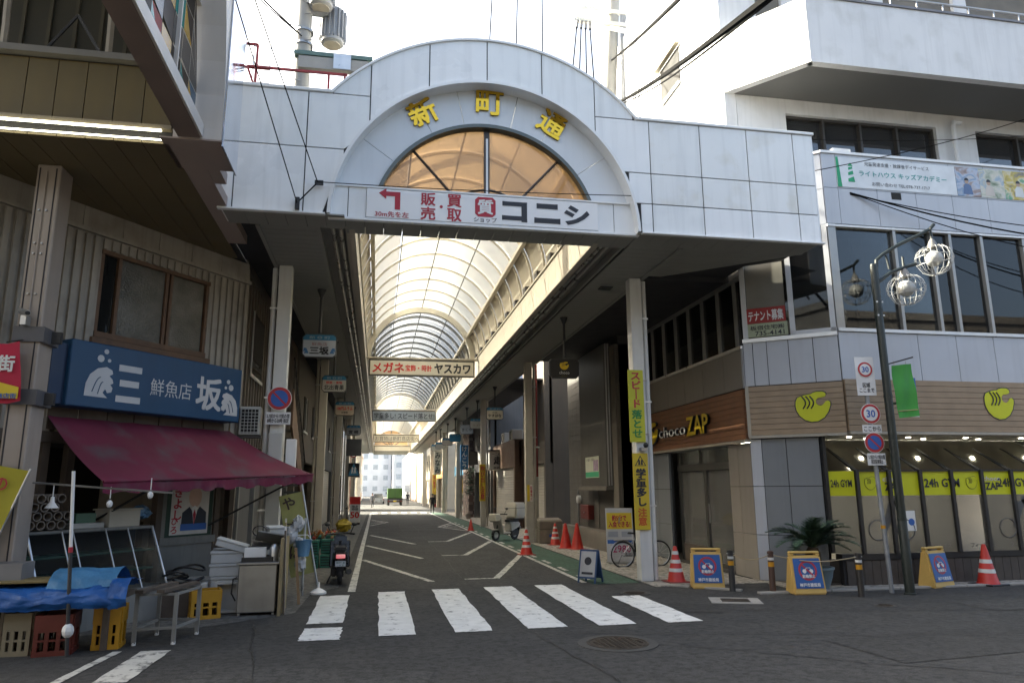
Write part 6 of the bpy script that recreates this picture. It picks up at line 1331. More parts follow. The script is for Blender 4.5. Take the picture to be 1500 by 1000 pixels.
# ================================================================== scooters
def scooter(name, lbl, loc, rz, col, box=False):
    t = thing(name, lbl, 'scooter', loc, local=True, rz=rz)
    bm_ = mat('scooter_%s' % name, col, .25, .08)
    for y in (-.5, .48):
        wl = obj('wheel', B().tube([(0, y+.15*math.cos(a), .19+.15*math.sin(a)) for a in [i*math.pi/10 for i in range(21)]], .045, 8), black, t, smooth=True); obj('rim', B().cyl((-.03, y, .19), (.03, y, .19), .1, n=14), alu, wl)
    obj('floor', B().box(-.12, .12, -.2, .25, .2, .26), bm_, t, bev=.02)
    obj('tail_body', B().add([(-.13, -.68, .42), (.13, -.68, .42), (.15, -.15, .26), (-.15, -.15, .26), (-.1, -.7, .56), (.1, -.7, .56), (.13, -.12, .56), (-.13, -.12, .56)], [(3, 2, 1, 0), (4, 5, 6, 7), (0, 1, 5, 4), (1, 2, 6, 5), (2, 3, 7, 6), (3, 0, 4, 7)]), bm_, t, bev=.035, seg=2)
    obj('seat', B().box(-.12, .12, -.62, -.08, .565, .64), black, t, bev=.03, seg=2)
    obj('leg_shield', B(place((0, .28, .22), 0, -.3)).box(-.19, .19, -.02, .03, 0, .5), bm_, t, bev=.02); obj('front_cowl', B(place((0, .34, .6), 0, -.3)).box(-.12, .12, -.06, .06, 0, .2), bm_, t, bev=.03, seg=2)
    obj('front_fender', B().box(-.07, .07, .34, .62, .33, .38), bm_, t, bev=.02); obj('fork', B().cyl((0, .48, .19), (0, .3, .7), .03, n=8), dark_steel, t)
    obj('handlebar', B().tube([(-.26, .2, .82), (-.12, .28, .83), (.12, .28, .83), (.26, .2, .82)], .018, 6), black, t, smooth=True)
    for s_ in (-1, 1):
        obj('mirror_stem', B().cyl((s_*.18, .25, .83), (s_*.24, .22, .98), .008, n=5), black, t); obj('mirror', B().sph((s_*.25, .22, 1.0), .05, 10, 6, .7), black, t, smooth=True)
    obj('tail_light', B().box(-.08, .08, -.715, -.69, .46, .53), emit('tail_red', (.9, .02, .03), .1), t, bev=.01); obj('number_plate', B().box(-.09, .09, -.73, -.72, .33, .42), mat('plate_pale', (.55, .57, .62), .5), t); obj('plate_bracket', B().box(-.05, .05, -.72, -.64, .36, .44), black, t)
    txt(t, '神戸 あ\n・6 21', face((0, -.731, .375), (0, -1, 0)), .15, .07, mat('plate_green', (.03, .12, .08), .5), bold=.01)
    obj('rear_mudguard', B(place((0, -.66, .2), 0, .3)).box(-.06, .06, -.01, .01, -.05, .18), black, t); obj('engine', B().box(-.16, -.05, -.55, -.15, .14, .3), dark_steel, t, bev=.03); obj('exhaust', B().cyl((.15, -.72, .24), (.14, -.3, .2), .05, n=10), dark_steel, t, smooth=True); obj('stand', B().cyl((-.12, -.15, .2), (-.22, -.2, 0), .012, n=5), dark_steel, t)
    if box:
        obj('delivery_box', B().box(-.24, .24, -.85, -.28, .68, 1.18), mat('box_cream', (.7, .66, .58), .5, .04, 2), t, bev=.05, seg=2); obj('box_seam', B().box(-.245, .245, -.852, -.278, 1.0, 1.01), dark_steel, t); obj('box_rack', B().box(-.18, .18, -.8, -.3, .645, .678), dark_steel, t)
        obj('front_basket', B().box(-.15, .15, .42, .66, .62, .85), mat('basket_cream', (.6, .56, .48), .5), t, bev=.02)
    return t
scooter('scooter', 'black scooter seen from behind, parked by the produce stall', (-.63, 14.1, .004), .06, (.015, .015, .017))
scooter('delivery_scooter', 'delivery scooter with a big cream top box by the second column', (4.12, 23.6, .006), 2.3, (.5, .48, .43), True)
# ================================================================== hanging shop signs
sign_bl = mat('hang_blue', (.03, .19, .36), .45); sign_w = mat('hang_white', (.5, .5, .47), .5, .05)
def hang(lbl, x, y, z1, z0, w_, top_m, face_m, lines, rod=True):
    t = thing('hanging_sign', lbl, 'hanging sign', (x, y, z0), group='signs hanging from the arcade ceilings')
    h = z1-z0; c = .07
    oc = lambda g: [(-w_/2+g, -h/2+c), (-w_/2+c, -h/2+g), (w_/2-c, -h/2+g), (w_/2-g, -h/2+c), (w_/2-g, h/2-c), (w_/2-c, h/2-g), (-w_/2+c, h/2-g), (-w_/2+g, h/2-c)]
    Fm = face((x, y, (z0+z1)/2), (0, -1, 0)); obj('case', B().prism(oc(0), Fm @ Matrix.Translation((0, 0, -.1)), .1), dark_steel, t)
    obj('face', B().prism(oc(.02), Fm @ Matrix.Translation((0, 0, .001)), .003), face_m, t)
    if top_m:
        g = .02; obj('top_band', B().prism([(-w_/2+g, h/2-.13), (w_/2-g, h/2-.13), (w_/2-g, h/2-c), (w_/2-c, h/2-g), (-w_/2+c, h/2-g), (-w_/2+g, h/2-c)], Fm @ Matrix.Translation((0, 0, .0045)), .002), top_m, t)
        txt(t, '新 ◎ 町', Fm @ Matrix.Translation((0, h/2-.075, .007)), w_*.6, .06, mat('pale_blue_ink', (.4, .52, .6), .5))
    if rod:
        obj('rod', B().cyl((x, y-.05, z1), (x, y-.05, CZ-.01), .028, n=8), dark_steel, t); obj('ceiling_rose', B().lathe([(.03, -.16), (.04, -.14), (.09, -.01), (.09, 0)], (x, y-.05, CZ-.009), 12), dark_steel, t, smooth=True)
    for s_, v, hh, ww, m_, bold in lines: txt(t, s_, Fm @ Matrix.Translation((0, v, .005)), ww, hh, m_, bold=bold)
    return t
hb = mat('wave_blue', (.06, .18, .4), .5)
h1 = hang('blue topped hanging sign reading 三坂, nearest on the fish shop side', -1.21, 14.5, 4.7, 4.22, .67, sign_bl, mat('hang_pale', (.48, .52, .58), .5), [('鮮魚店', .03, .07, .3, mat('pink_ink', (.35, .2, .22), .5), .01), ('三坂', -.1, .15, .36, ink, .04)])
for s_ in (-1, 1): obj('wave_mark', B().prism([(s_*x, y) for x, y in ([(-.05, -.05), (.0, .06), (.05, .06), (.06, -.02), (.02, .0), (.05, -.05)] if s_ > 0 else [(.05, -.05), (.02, .0), (.06, -.02), (.05, .06), (0, .06), (-.05, -.05)])], face((-1.21+s_*.25, 14.495, 4.35), (0, -1, 0)), .003), hb, h1)
hang('blue topped hanging sign reading 北出青果, second on the fish shop side', -1.22, 19.8, 4.68, 4.22, .66, sign_bl, sign_w, [('野菜・果物', .03, .07, .42, MATS['sign_red'], .02), ('北出青果', -.1, .14, .52, ink, .02)])
hang('hanging sign with red 100円 lettering, third on the fish shop side', -1.2, 26., 4.7, 4.2, .68, sign_bl, mat('hang_cream', (.55, .48, .38), .5), [('100円ふうふ', .0, .12, .54, MATS['sign_red'], .03), ('お惣菜', -.14, .07, .22, ink, .02)])
hang('grey hanging sign reading 宮崎, fourth on the fish shop side', -1.2, 36., 4.72, 4.22, .68, sign_bl, mat('hang_grey', (.3, .32, .33), .5), [('宮 崎', -.08, .16, .45, ink, .03)])
h2 = hang('dark hanging sign with yellow fist emblem, nearest on the gym side', 4.24, 16.1, 4.62, 4.16, .72, None, mat('hang_dark', (.015, .015, .016), .4), [('choco', -.1, .07, .24, white, .0), ('ZAP', -.18, .05, .15, mat('dim_olive', (.1, .08, .02), .5), .0)]); hand_logo(face((4.24, 16.095, 4.45), (0, -1, 0)), .22, .19, h2, lsy, 0, .004)
hang('blue topped hanging sign reading やすはな, by the second column', 4.5, 28., 4.8, 4.3, .68, sign_bl, mat('hang_warm_white', (.6, .56, .46), .5), [('呉服', .03, .06, .2, ink, .0), ('やすはな', -.09, .13, .54, ink, .03)])  # sign face in plain warm white
hang('faded pale hanging sign with blue top, beyond the やすはな sign', 4.42, 32.5, 4.78, 4.3, .68, sign_bl, sign_w, [('たまや', -.08, .1, .4, mat('faded_ink', (.3, .26, .18), .5), .0)])
hang('grey hanging sign with black script, third on the gym side', 4.3, 35.5, 4.75, 4.28, .66, None, MATS['hang_grey'], [('きくや', -.02, .15, .5, ink, .01)])
for i, (y, x) in enumerate(((41, 4.3), (44.5, 4.2), (48.5, 4.1), (51, 4.0))): hang(['small dark blue hanging sign before the brick pillar', 'pale blue hanging sign behind the dark blue one', 'blue and white hanging sign further along the gym side', 'last small hanging sign before the side street'][i], x, y, 4.7, 4.25, .66, sign_bl, [sign_bl, sign_w, sign_w, sign_w][i], [])
# ================================================================== shopfronts, gym side
tile_w = mat('grey_wall_tile', (.1, .095, .085), .55, .12, 5, streak=.15)
gt = thing('grey_tiled_shop', 'grey tiled building with a ribbed metal bay, behind the row of cones', 'building', (6.3, 20, 0))
obj('wall', B().box(6.22, 9, 17.95, 23.2, 0, 8.0), mat('tiled_core', (.08, .075, .07), .7), gt)
for r_ in range(22):
    for c_ in range(6): obj('wall_tile', B().box(6.2, 6.225, 20.05+c_*.52+.006, 20.05+(c_+1)*.52-.006, .5+r_*.215+.005, .5+(r_+1)*.215-.005), tile_w, gt)
obj('ledge', B().box(5.9, 6.22, 18.1, 23.2, 0, .5), mat('ledge_concrete', (.17, .155, .135), .8, .15, 2, bump=.3), gt)
bay = mat('ribbed_bay', (.13, .125, .115), .5, .08, 3, streak=.2)
obj('bay_box', B().box(5.98, 6.2, 18.45, 20.95, 1.68, 5.5), bay, gt)
for i in range(25): obj('bay_rib', B().box(5.955, 5.979, 18.47+i*.1, 18.52+i*.1, 1.7, 5.5), bay, gt)
obj('bay_tray', B().box(5.9, 6.22, 18.35, 21.0, 1.58, 1.67), MATS['ledge_concrete'], gt)
for i in range(4): obj('bay_pipe', B().cyl((6.0+i*.07, 18.4, 1.7), (6.0+i*.07, 18.4, 5.5), .022, n=8), steel if i < 2 else dark_steel, gt, smooth=True)
obj('pier', B().box(6.1, 6.7, 17.95, 18.35, 0, 5.4), mat('pier_tan', (.13, .115, .095), .7), gt)
po2 = thing('green_poster', 'pale green and white poster on the ribbed metal bay', 'poster', (5.94, 19.7, 1.9)); obj('sheet', B().box(5.945, 5.952, 19.1, 20.4, 1.92, 2.5), mat('poster_pale', (.5, .52, .42), .5), po2); obj('green_strip', B().box(5.94, 5.944, 19.12, 20.38, 1.94, 2.08), green, po2); obj('figure_patch', B().box(5.94, 5.944, 19.15, 19.6, 2.1, 2.4), mat('poster_mauve', (.3, .2, .3), .5, .4, 12), po2); txt(po2, '介護・福祉', face((5.94, 19.85, 2.42), (-1, 0, 0)), .8, .08, ink)
mt = thing('wall_meter', 'round white meter and grey pipe on the tiled wall', 'meter', (6.1, 21.9, 1.2)); obj('dial', B().lathe([(.02, 0), (.12, .0), (.12, .1), (.02, .12)], (0, 0, 0), 14, face((6.19, 21.9, 1.3), (-1, 0, 0))), white, mt, smooth=True); obj('pipe', B().cyl((6.17, 22.1, .5), (6.17, 22.1, 1.6), .025, n=6), steel, mt)
rb_ = thing('red_box', 'dark red fire hydrant box on the tiled wall', 'box', (6.1, 20.9, .8)); obj('case', B().box(6.02, 6.2, 20.5, 21.3, .75, 1.15), mat('hydrant_red', (.12, .015, .012), .5), rb_, bev=.01); obj('handle', B().box(6.0, 6.018, 20.85, 20.95, .92, .96), steel, rb_)
bn = thing('litter_bin', 'low wide beige storage bin beside the second column', 'bin', (5.0, 21.9, 0)); obj('body', B().box(4.85, 5.55, 21.75, 22.2, .02, .42), mat('bin_beige', (.24, .21, .17), .6), bn, bev=.02); obj('lid', B(place((5.2, 21.97, .43), 0, .12)).box(-.37, .37, -.24, .24, 0, .3), MATS['bin_beige'], bn, bev=.04); obj('sticker', B().box(5.15, 5.25, 21.742, 21.748, .2, .28), blueprint, bn)
rpip = thing('red_downpipe', 'red painted downpipe behind the second column', 'pipe', (4.98, 22.8, 0)); obj('pipe', B().cyl((4.98, 22.6, 2.0), (4.98, 22.6, 5.6), .05, n=10), mat('pipe_red', (.24, .02, .015), .5), rpip, smooth=True); obj('lower_pipe', B().cyl((4.98, 22.6, 0), (4.98, 22.6, 2.0), .045, n=10), col_m, rpip, smooth=True); obj('clamp', B().box(4.88, 5.08, 22.55, 22.66, 2.9, 2.95), alu, rpip)
nt2 = thing('column_notice', 'white and yellow notice strip on the second column', 'notice', (4.6, 22.1, 1.2)); obj('strip', B().box(4.57, 4.74, 22.165, 22.175, 1.25, 1.75), white, nt2); obj('yellow_half', B().box(4.57, 4.655, 22.16, 22.164, 1.25, 1.75), yellow, nt2); vtxt(nt2, '駐輪禁止', face((4.7, 22.159, 1.5), (0, -1, 0)), .06, .42, red, bold=.02)
shut = mat('shutter_slat', (.4, .37, .31), .45, .1, 3, streak=.2); brownw = mat('brown_wood', (.09, .05, .03), .6, .15, 4)
def shopfront(lbl, y0, y1, x, zt, wall_m, opening, top_m=None, depth=3, cat='shop', upper=True):
    """shop unit facing the arcade; opening = 'shutter' | 'dark' | 'glass'"""
    t = thing('shop_unit', lbl, cat, (x, (y0+y1)/2, 0), group='shops along the arcade'); s_ = 1 if x > 1 else -1
    X = lambda a: x+s_*a
    def bx(a0, a1, ya, yb, z0, z1): return B().box(min(X(a0), X(a1)), max(X(a0), X(a1)), ya, yb, z0, z1)
    obj('wall', bx(0, .2, y0, y1, 2.55, zt), wall_m, t); obj('pier', bx(0, .3, y0, y0+.25, 0, 2.55), wall_m, t); obj('pier', bx(0, .3, y1-.25, y1, 0, 2.55), wall_m, t)
    obj('back', bx(depth-.1, depth, y0, y1, 0, zt), dark_room, t); obj('roof', bx(0, depth, y0, y1, zt, zt+.1), wall_m, t); obj('side', bx(.31, depth, y1-.1, y1, 0, zt), wall_m, t); obj('side', bx(.31, depth, y0, y0+.1, 0, zt), wall_m, t)
    if opening == 'shutter':
        n = 24
        for i in range(n): obj('shutter_slat', bx(.12, .15+.012*(i % 2), y0+.25, y1-.25, .02+i*2.53/n, .02+(i+1)*2.53/n-.008), shut, t)
    elif opening == 'glass':
        obj('glass_door', bx(.2, .21, y0+.25, y1-.25, .05, 2.3), glass, t); obj('goods_wall', bx(1.5, 1.6, y0+.3, y1-.3, .3, 2.2), mat('shop_goods', (.2, .14, .09), .8, .6, 5), t)  # mottled brown goods block behind the glass
        for k in range(4): yy = lerp(y0+.25, y1-.3, k/3); obj('door_frame', bx(.18, .24, yy, yy+.06, 0, 2.55), brownw, t)
    else:
        obj('goods', bx(1.0, 1.4, y0+.3, y1-.3, 0, 1.3), mat('shop_goods', (.2, .14, .09), .8, .6, 5), t)
    if top_m: obj('fascia_board', bx(-.08, .0-.003, y0+.1, y1-.1, 2.5, 3.15), top_m, t)
    if upper and zt > 4.6:
        for k in (0.3, .7):
            yc = lerp(y0, y1, k); w_ = obj('window', bx(-.03, -.005, yc-.6, yc+.6, 3.5, 4.6), dark_room, t); obj('frame', bx(-.05, -.031, yc-.63, yc+.63, 3.45, 3.52), alu, w_); obj('frame', bx(-.05, -.031, yc-.02, yc+.02, 3.52, 4.6), alu, w_)
    return t
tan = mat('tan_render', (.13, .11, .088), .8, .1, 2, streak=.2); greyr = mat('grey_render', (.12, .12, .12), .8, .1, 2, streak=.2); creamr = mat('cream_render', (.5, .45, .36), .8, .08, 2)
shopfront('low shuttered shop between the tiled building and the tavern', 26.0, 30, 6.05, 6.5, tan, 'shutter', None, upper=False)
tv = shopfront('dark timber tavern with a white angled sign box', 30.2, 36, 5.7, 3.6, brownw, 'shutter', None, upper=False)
tsn = thing('tavern_sign', 'white angled tavern sign box with a black brush mark', 'sign', (5.4, 34, 2.5)); tw = mat('tavern_white', (.45, .44, .41), .5, .06, 2)
poly = [(4.85, 35.4), (5.2, 34.0), (6.0, 34.0), (6.0, 35.6)]
obj('box', B().add([(x, y, 2.5) for x, y in poly]+[(x, y, 3.38) for x, y in poly], [(3, 2, 1, 0), (4, 5, 6, 7), (0, 1, 5, 4), (1, 2, 6, 5), (2, 3, 7, 6), (3, 0, 4, 7)]), tw, tsn); obj('lid', B().add([(x*1.0-.05 if x < 5.5 else x, y-.06, 3.385) for x, y in poly]+[(x-.05 if x < 5.5 else x, y-.06, 3.44) for x, y in poly], [(3, 2, 1, 0), (4, 5, 6, 7), (0, 1, 5, 4), (1, 2, 6, 5), (2, 3, 7, 6), (3, 0, 4, 7)]), dark_steel, tsn)
txt(tsn, '一二の杉', face((5.6, 33.99, 3.24), (0, -1, 0)), .55, .12, ink, bold=.02); txt(tsn, '走', face((5.6, 33.99, 2.95), (0, -1, 0)), .36, .36, ink, bold=.05); txt(tsn, '居酒屋', face((5.6, 33.99, 2.6), (0, -1, 0)), .4, .1, ink, bold=.02)
for k in range(2): u = thing('roof_fan_unit', ['grey fan unit on the tavern roof, nearer one', 'grey fan unit on the tavern roof, farther one'][k], 'fan unit', (6.0, 31.5+k*2, 3.7)); obj('case', B().box(5.8, 6.3, 31.3+k*2, 32.1+k*2, 3.72, 4.2), acm, u, bev=.02); obj('fan_ring', B().tube([(5.79, 31.7+k*2+.18*math.cos(a), 3.96+.18*math.sin(a)) for a in [i*.5236 for i in range(13)]], .015, 5), dark_steel, u)
pw = thing('pale_backdrop_wall', 'tall pale rendered side wall rising behind the tavern', 'building', (9, 40, 0)); obj('wall', B().box(6.2, 10, 37.2, 38, 5.2, 9.0), mat('pale_blue_render', (.62, .66, .72), .8, .04, 1), pw); obj('coping', B().box(6.85, 10.05, 37.15, 38.05, 9.002, 9.1), white_trim, pw)
bp = thing('brick_pillar', 'mottled brown brick pillar on the gym side', 'pillar', (5.55, 43.5, 0)); brk = [mat('brick_%d' % i, c, .8, .2, 8) for i, c in enumerate(((.16, .1, .085), (.2, .15, .13), (.1, .075, .07), (.26, .2, .18)))]
obj('core', B().box(5.32, 6.0, 42.52, 45.4, 0, 5.3), dark_gap, bp)
for r_ in range(30):
    for c_ in range(3):
        obj('brick', B().box(5.3+c_*.24+(.0), 5.3+(c_+1)*.24-.012, 42.49, 42.53, .02+r_*.176, .02+(r_+1)*.176-.012), brk[(r_*7+c_*3+r_//3) % 4], bp)
    for c_ in range(6): obj('brick', B().box(5.29, 5.315, 42.55+c_*.48+.24*(r_ % 2), 42.55+c_*.48+.46+.24*(r_ % 2), .02+r_*.176, .02+(r_+1)*.176-.012), brk[(r_*5+c_*7+r_//4) % 4], bp)
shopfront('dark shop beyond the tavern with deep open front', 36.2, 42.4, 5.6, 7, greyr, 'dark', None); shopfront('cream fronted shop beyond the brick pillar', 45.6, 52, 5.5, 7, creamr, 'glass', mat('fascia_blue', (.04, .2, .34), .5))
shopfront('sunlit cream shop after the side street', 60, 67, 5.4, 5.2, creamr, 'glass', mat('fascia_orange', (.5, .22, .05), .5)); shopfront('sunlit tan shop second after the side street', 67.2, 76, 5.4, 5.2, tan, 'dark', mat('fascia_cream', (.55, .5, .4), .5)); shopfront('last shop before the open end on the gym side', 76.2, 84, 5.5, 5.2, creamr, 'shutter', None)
def vsign(lbl, x, y, z0, z1, w_, m_, s_, tm):
    t = thing('projecting_sign', lbl, 'sign', (x, y, z0), group='vertical signs along the arcade'); obj('case', B().box(x-w_/2, x+w_/2, y, y+.12, z0, z1), m_, t, bev=.01); obj('bracket', B().box(x-.02, x+.02, y+.121, y+.3, z1-.15, z1-.1), dark_steel, t)
    if s_: vtxt(t, s_, face((x, y-.002, (z0+z1)/2), (0, -1, 0)), w_*.7, (z1-z0)*.88, tm, bold=.02)
vsign('blue vertical sign with white kana hung over the dark shop', 4.9, 41.5, 2.7, 4.1, .45, mat('vsign_blue', (.03, .15, .33), .5), 'けんこう', white); vsign('cream vertical sign with black kana farther along', 4.1, 50.5, 2.6, 4.2, .5, mat('vsign_cream', (.6, .56, .47), .5), 'みなみ', ink)
vsign('yellow warning strip on the third column', 4.6, 32.05, 1.1, 2.7, .26, MATS['panel_yellow'], '飛び出し注意', red); vsign('yellow strip on a sunlit far column', 4.6, 59.7, 1.2, 2.8, .3, MATS['panel_yellow'], '学童多し', red); vsign('dark box sign over the dark shop entrance', 5.1, 39.0, 2.9, 3.6, .55, mat('vsign_dark', (.03, .025, .02), .5), '', ink)
hp = thing('hanging_plant', 'dark leafy plant hanging by the blue vertical sign', 'plant', (5.1, 40.5, 2)); rnd = random.Random(9); b = B()
for k in range(260):
    p = Vector((5.05+rnd.gauss(0, .14), 40.5+rnd.gauss(0, .25), 2.1+rnd.uniform(-.75, .75))); d = Vector((rnd.uniform(-1, 1), rnd.uniform(-1, 1), rnd.uniform(-1.2, .3))).normalized()*.16; s_ = d.orthogonal().normalized()*.03; b.add([p-s_, p+s_, p+d], [(0, 1, 2)])
obj('leaves', b, leaf, hp, kind='stuff'); obj('stem', B().cyl((5.05, 40.5, 1.4), (5.05, 40.5, 2.8), .02, n=5), wood, hp); obj('pot', B().lathe([(.12, 0), (.17, .3), (.15, .3)], (5.0, 40.3, .012), 12), mat('pot_grey', (.25, .22, .2), .7), hp)
# ================================================================== shopfronts, fish shop side
lw = thing('left_side_building', 'brown sided house beside the fish shop with dark upper windows', 'building', (-2.6, 16, 0))
sid2 = mat('shaded_siding', (.13, .11, .09), .6, .12, 2.5, streak=.4)  # siding copy darkened for the recess, its shade put into the colour
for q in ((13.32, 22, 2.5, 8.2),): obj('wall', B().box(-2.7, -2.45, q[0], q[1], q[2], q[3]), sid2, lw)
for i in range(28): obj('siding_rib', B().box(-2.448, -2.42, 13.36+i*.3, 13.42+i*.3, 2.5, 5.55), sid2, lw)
for y in (14.0, 17.2):
    w_ = obj('window', B().box(-2.419, -2.405, y, y+1.3, 3.8, 5.0), dark_room, lw); obj('frame', B().box(-2.404, -2.38, y-.04, y+1.34, 3.74, 3.8), alu, w_); obj('frame', B().box(-2.404, -2.38, y-.04, y, 3.8, 5.0), alu, w_); obj('pane', B().box(-2.404, -2.4, y+.02, y+1.28, 3.82, 4.98), glass, w_)
obj('upper_roof', B().box(-5, -2.4, 13.3, 22.2, 8.2, 8.3), dark_gap, lw); obj('recess_back', B().box(-4.4, -4.3, 13.3, 22, 0, 2.5), dark_room, lw)
for y in (13.9, 15.6, 17.4, 19.2, 21): obj('post', B().box(-2.6, -2.45, y, y+.12, 0, 2.5), grey_dado, lw)
for y in (14.1, 15.8): obj('shutter_panel', B().box(-2.56, -2.52, y, y+1.4, 0, 2.4), greyr, lw)
stt = thing('outside_stair', 'steep covered outside stair with brown stringer and dark railing', 'stair', (-2.2, 19, 0))
obj('stringer', B().add([(-2.05, 17.6, 3.1), (-2.05, 21.5, .9), (-2.05, 21.5, 1.4), (-2.05, 17.6, 4.0), (-2.0, 17.6, 3.1), (-2.0, 21.5, .9), (-2.0, 21.5, 1.4), (-2.0, 17.6, 4.0)], [(3, 2, 1, 0), (4, 5, 6, 7), (0, 1, 5, 4), (1, 2, 6, 5), (2, 3, 7, 6), (3, 0, 4, 7)]), mat('stair_brown', (.16, .1, .07), .6), stt)
for i in range(12): obj('tread', B().box(-2.42, -2.06, 17.7+i*.31, 17.98+i*.31, 3.0-i*.18, 3.05-i*.18), greyr, stt)
for i in range(14): obj('railing_bar', B().cyl((-2.03, 17.7+i*.26, 3.9-i*.165), (-2.03, 17.7+i*.26, 4.7-i*.165), .01, n=5), black, stt)
obj('railing_top', B().cyl((-2.03, 17.6, 4.75), (-2.03, 21.4, 2.4), .018, n=6), black, stt)
for k in range(3): obj('scroll', B().tube([(-2.03, 18.6+k*.5+.16*math.cos(a)*(1-a*.1), 4.05-k*.3+.16*math.sin(a)*(1-a*.1)) for a in [i*.5 for i in range(14)]], .012, 4), black, stt)
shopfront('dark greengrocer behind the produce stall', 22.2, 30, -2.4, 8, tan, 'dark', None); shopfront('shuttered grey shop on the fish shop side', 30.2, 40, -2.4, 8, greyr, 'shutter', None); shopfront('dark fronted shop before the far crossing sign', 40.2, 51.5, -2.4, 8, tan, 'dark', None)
lw2 = thing('white_corner_house', 'bright white house with red edge at the far side street', 'building', (-2.4, 60, 0)); obj('wall', B().box(-6, -1.95, 59.6, 63.5, 0, 5.3), mat('bright_white_render', (.8, .8, .78), .7), lw2); obj('red_edge', B().box(-2.25, -2.0, 59.5, 59.59, 0, 5.3), mat('edge_red', (.35, .03, .04), .5), lw2); vtxt(lw2, '文化センター', face((-2.9, 59.59, 2.6), (0, -1, 0)), .3, 2.6, ink); obj('awning', B().box(-1.94, -1.4, 60, 63, 2.6, 2.9), dark_steel, lw2)
# road sign column at left: children crossing sign, speed disc, stacked boards
cs = thing('children_crossing_sign', 'blue triangular children crossing sign and speed disc on the third column', 'traffic sign', (-1.4, 42, 0))
obj('pole', B().cyl((-1.25, 42.0, 0), (-1.25, 42.0, 4.2), .035, n=8), alu, cs); obj('plate', B().box(-1.62, -1.0, 41.93, 41.95, 2.35, 3.1), black, cs)
obj('blue_panel', B().prism([(-.3, -.34), (.3, -.34), (.22, -.1), (0, .34), (-.22, -.1)], face((-1.31, 41.925, 2.74), (0, -1, 0)), .01), mat('crossing_blue', (.05, .22, .38), .45), cs)
for dx in (-.07, .08): obj('figure', B().prism([(-.06, -.16), (-.02, -.16), (0, -.05), (.03, -.16), (.07, -.15), (.03, .05), (.06, .12), (.02, .2), (-.04, .18), (-.05, .05)], face((-1.31+dx, 41.913, 2.68), (0, -1, 0)), .004), white, cs)
disc(.24, (-1.36, 41.93, 3.62), (0, -1, 0), cs, '30')
vsign('stack of grey shop boards under the 宮崎 sign', -1.2, 37.5, 3.3, 4.15, .75, mat('board_dim', (.1, .1, .1), .6), '', ink)
sb = thing('sale_signboard', 'red and white sale board reading 50 standing at the road edge', 'sign', (-.95, 37, 0)); obj('board', B().box(-1.25, -.75, 36.0, 36.05, .1, 1.3), white, sb); obj('red_top', B().box(-1.25, -.75, 35.985, 35.999, .95, 1.3), MATS['sign_red'], sb); txt(sb, '50', face((-1.0, 35.98, .45), (0, -1, 0)), .42, .3, MATS['sign_red'], bold=.03); txt(sb, '限定\n特価', face((-1.0, 35.98, .78), (0, -1, 0)), .3, .24, ink, bold=.02); obj('foot', B().box(-1.25, -.75, 35.9, 36.2, .005, .1), black, sb)
# produce stall
ps = thing('produce_stall', 'vegetable stall on green crates beside the scooter', 'stall', (-1.4, 17, 0))
gcr = mat('crate_green', (.02, .13, .09), .5)
for k, (x, y, z) in enumerate(((-1.35, 16.6, 0), (-1.0, 16.7, 0), (-1.35, 16.6, .3), (-1.0, 16.8, .3), (-1.3, 17.4, .35), (-.95, 17.5, .35))):
    c = obj('crate', B().box(x-.16, x+.16, y-.2, y+.2, z, z+.28), gcr, ps, bev=.01)
    for q in range(4): obj('crate_slot', B().box(x-.14, x+.14, y-.204, y-.2005, z+.05+q*.055, z+.07+q*.055), dark_room, c)
rnd = random.Random(2)
for k in range(46):
    cx = rnd.choice([-1.35, -1.0]); cy = rnd.choice([16.65, 17.4]); m_ = [mat('carrot', (.5, .16, .03), .6), mat('potato', (.32, .2, .1), .7), mat('leek', (.45, .4, .28), .6), mat('tomato', (.45, .05, .03), .4)][k % 4]
    p = Vector((cx+rnd.uniform(-.14, .14), cy+rnd.uniform(-.18, .18), .62+rnd.uniform(0, .08)))
    obj('vegetable', B().sph((0, 0, 0), .04, 7, 5, 1.0) if k % 2 else B().cyl((0, 0, 0), (rnd.uniform(-.1, .1), -.12, .1), .02, .008, 6), m_, ps).location = p*K - Vector((0, 0, 0))
b2 = thing('yellow_bag', 'yellow sack on the ground by the tan column', 'bag', (-1.3, 30, 0)); crumple((-1.25, 30, .25), .3, 6, mat('sack_yellow', (.45, .33, .03), .6), b2, 'sack_body', .8)
b3 = thing('roadside_bicycle', 'dark bicycle leaning in the shade by the sale board', 'bicycle', (-1.5, 38.5, 0))
for x in (37.9, 38.9): obj('wheel', B().tube([(-1.45, x+.26*math.cos(a), .27+.26*math.sin(a)) for a in [i*.45 for i in range(15)]], .018, 5), black, b3)
for a, c in (((-1.45, 37.9, .27), (-1.45, 38.3, .6)), ((-1.45, 38.3, .6), (-1.45, 38.8, .62)), ((-1.45, 38.9, .27), (-1.45, 38.78, .8)), ((-1.45, 38.3, .6), (-1.45, 38.35, .25)), ((-1.45, 38.35, .25), (-1.45, 38.8, .6))): obj('frame_tube', B().cyl(a, c, .018, n=5), dark_steel, b3)
obj('saddle', B().box(-1.52, -1.38, 38.1, 38.4, .68, .73), black, b3); obj('handlebar', B().cyl((-1.7, 38.75, .82), (-1.2, 38.75, .82), .014, n=5), alu, b3)
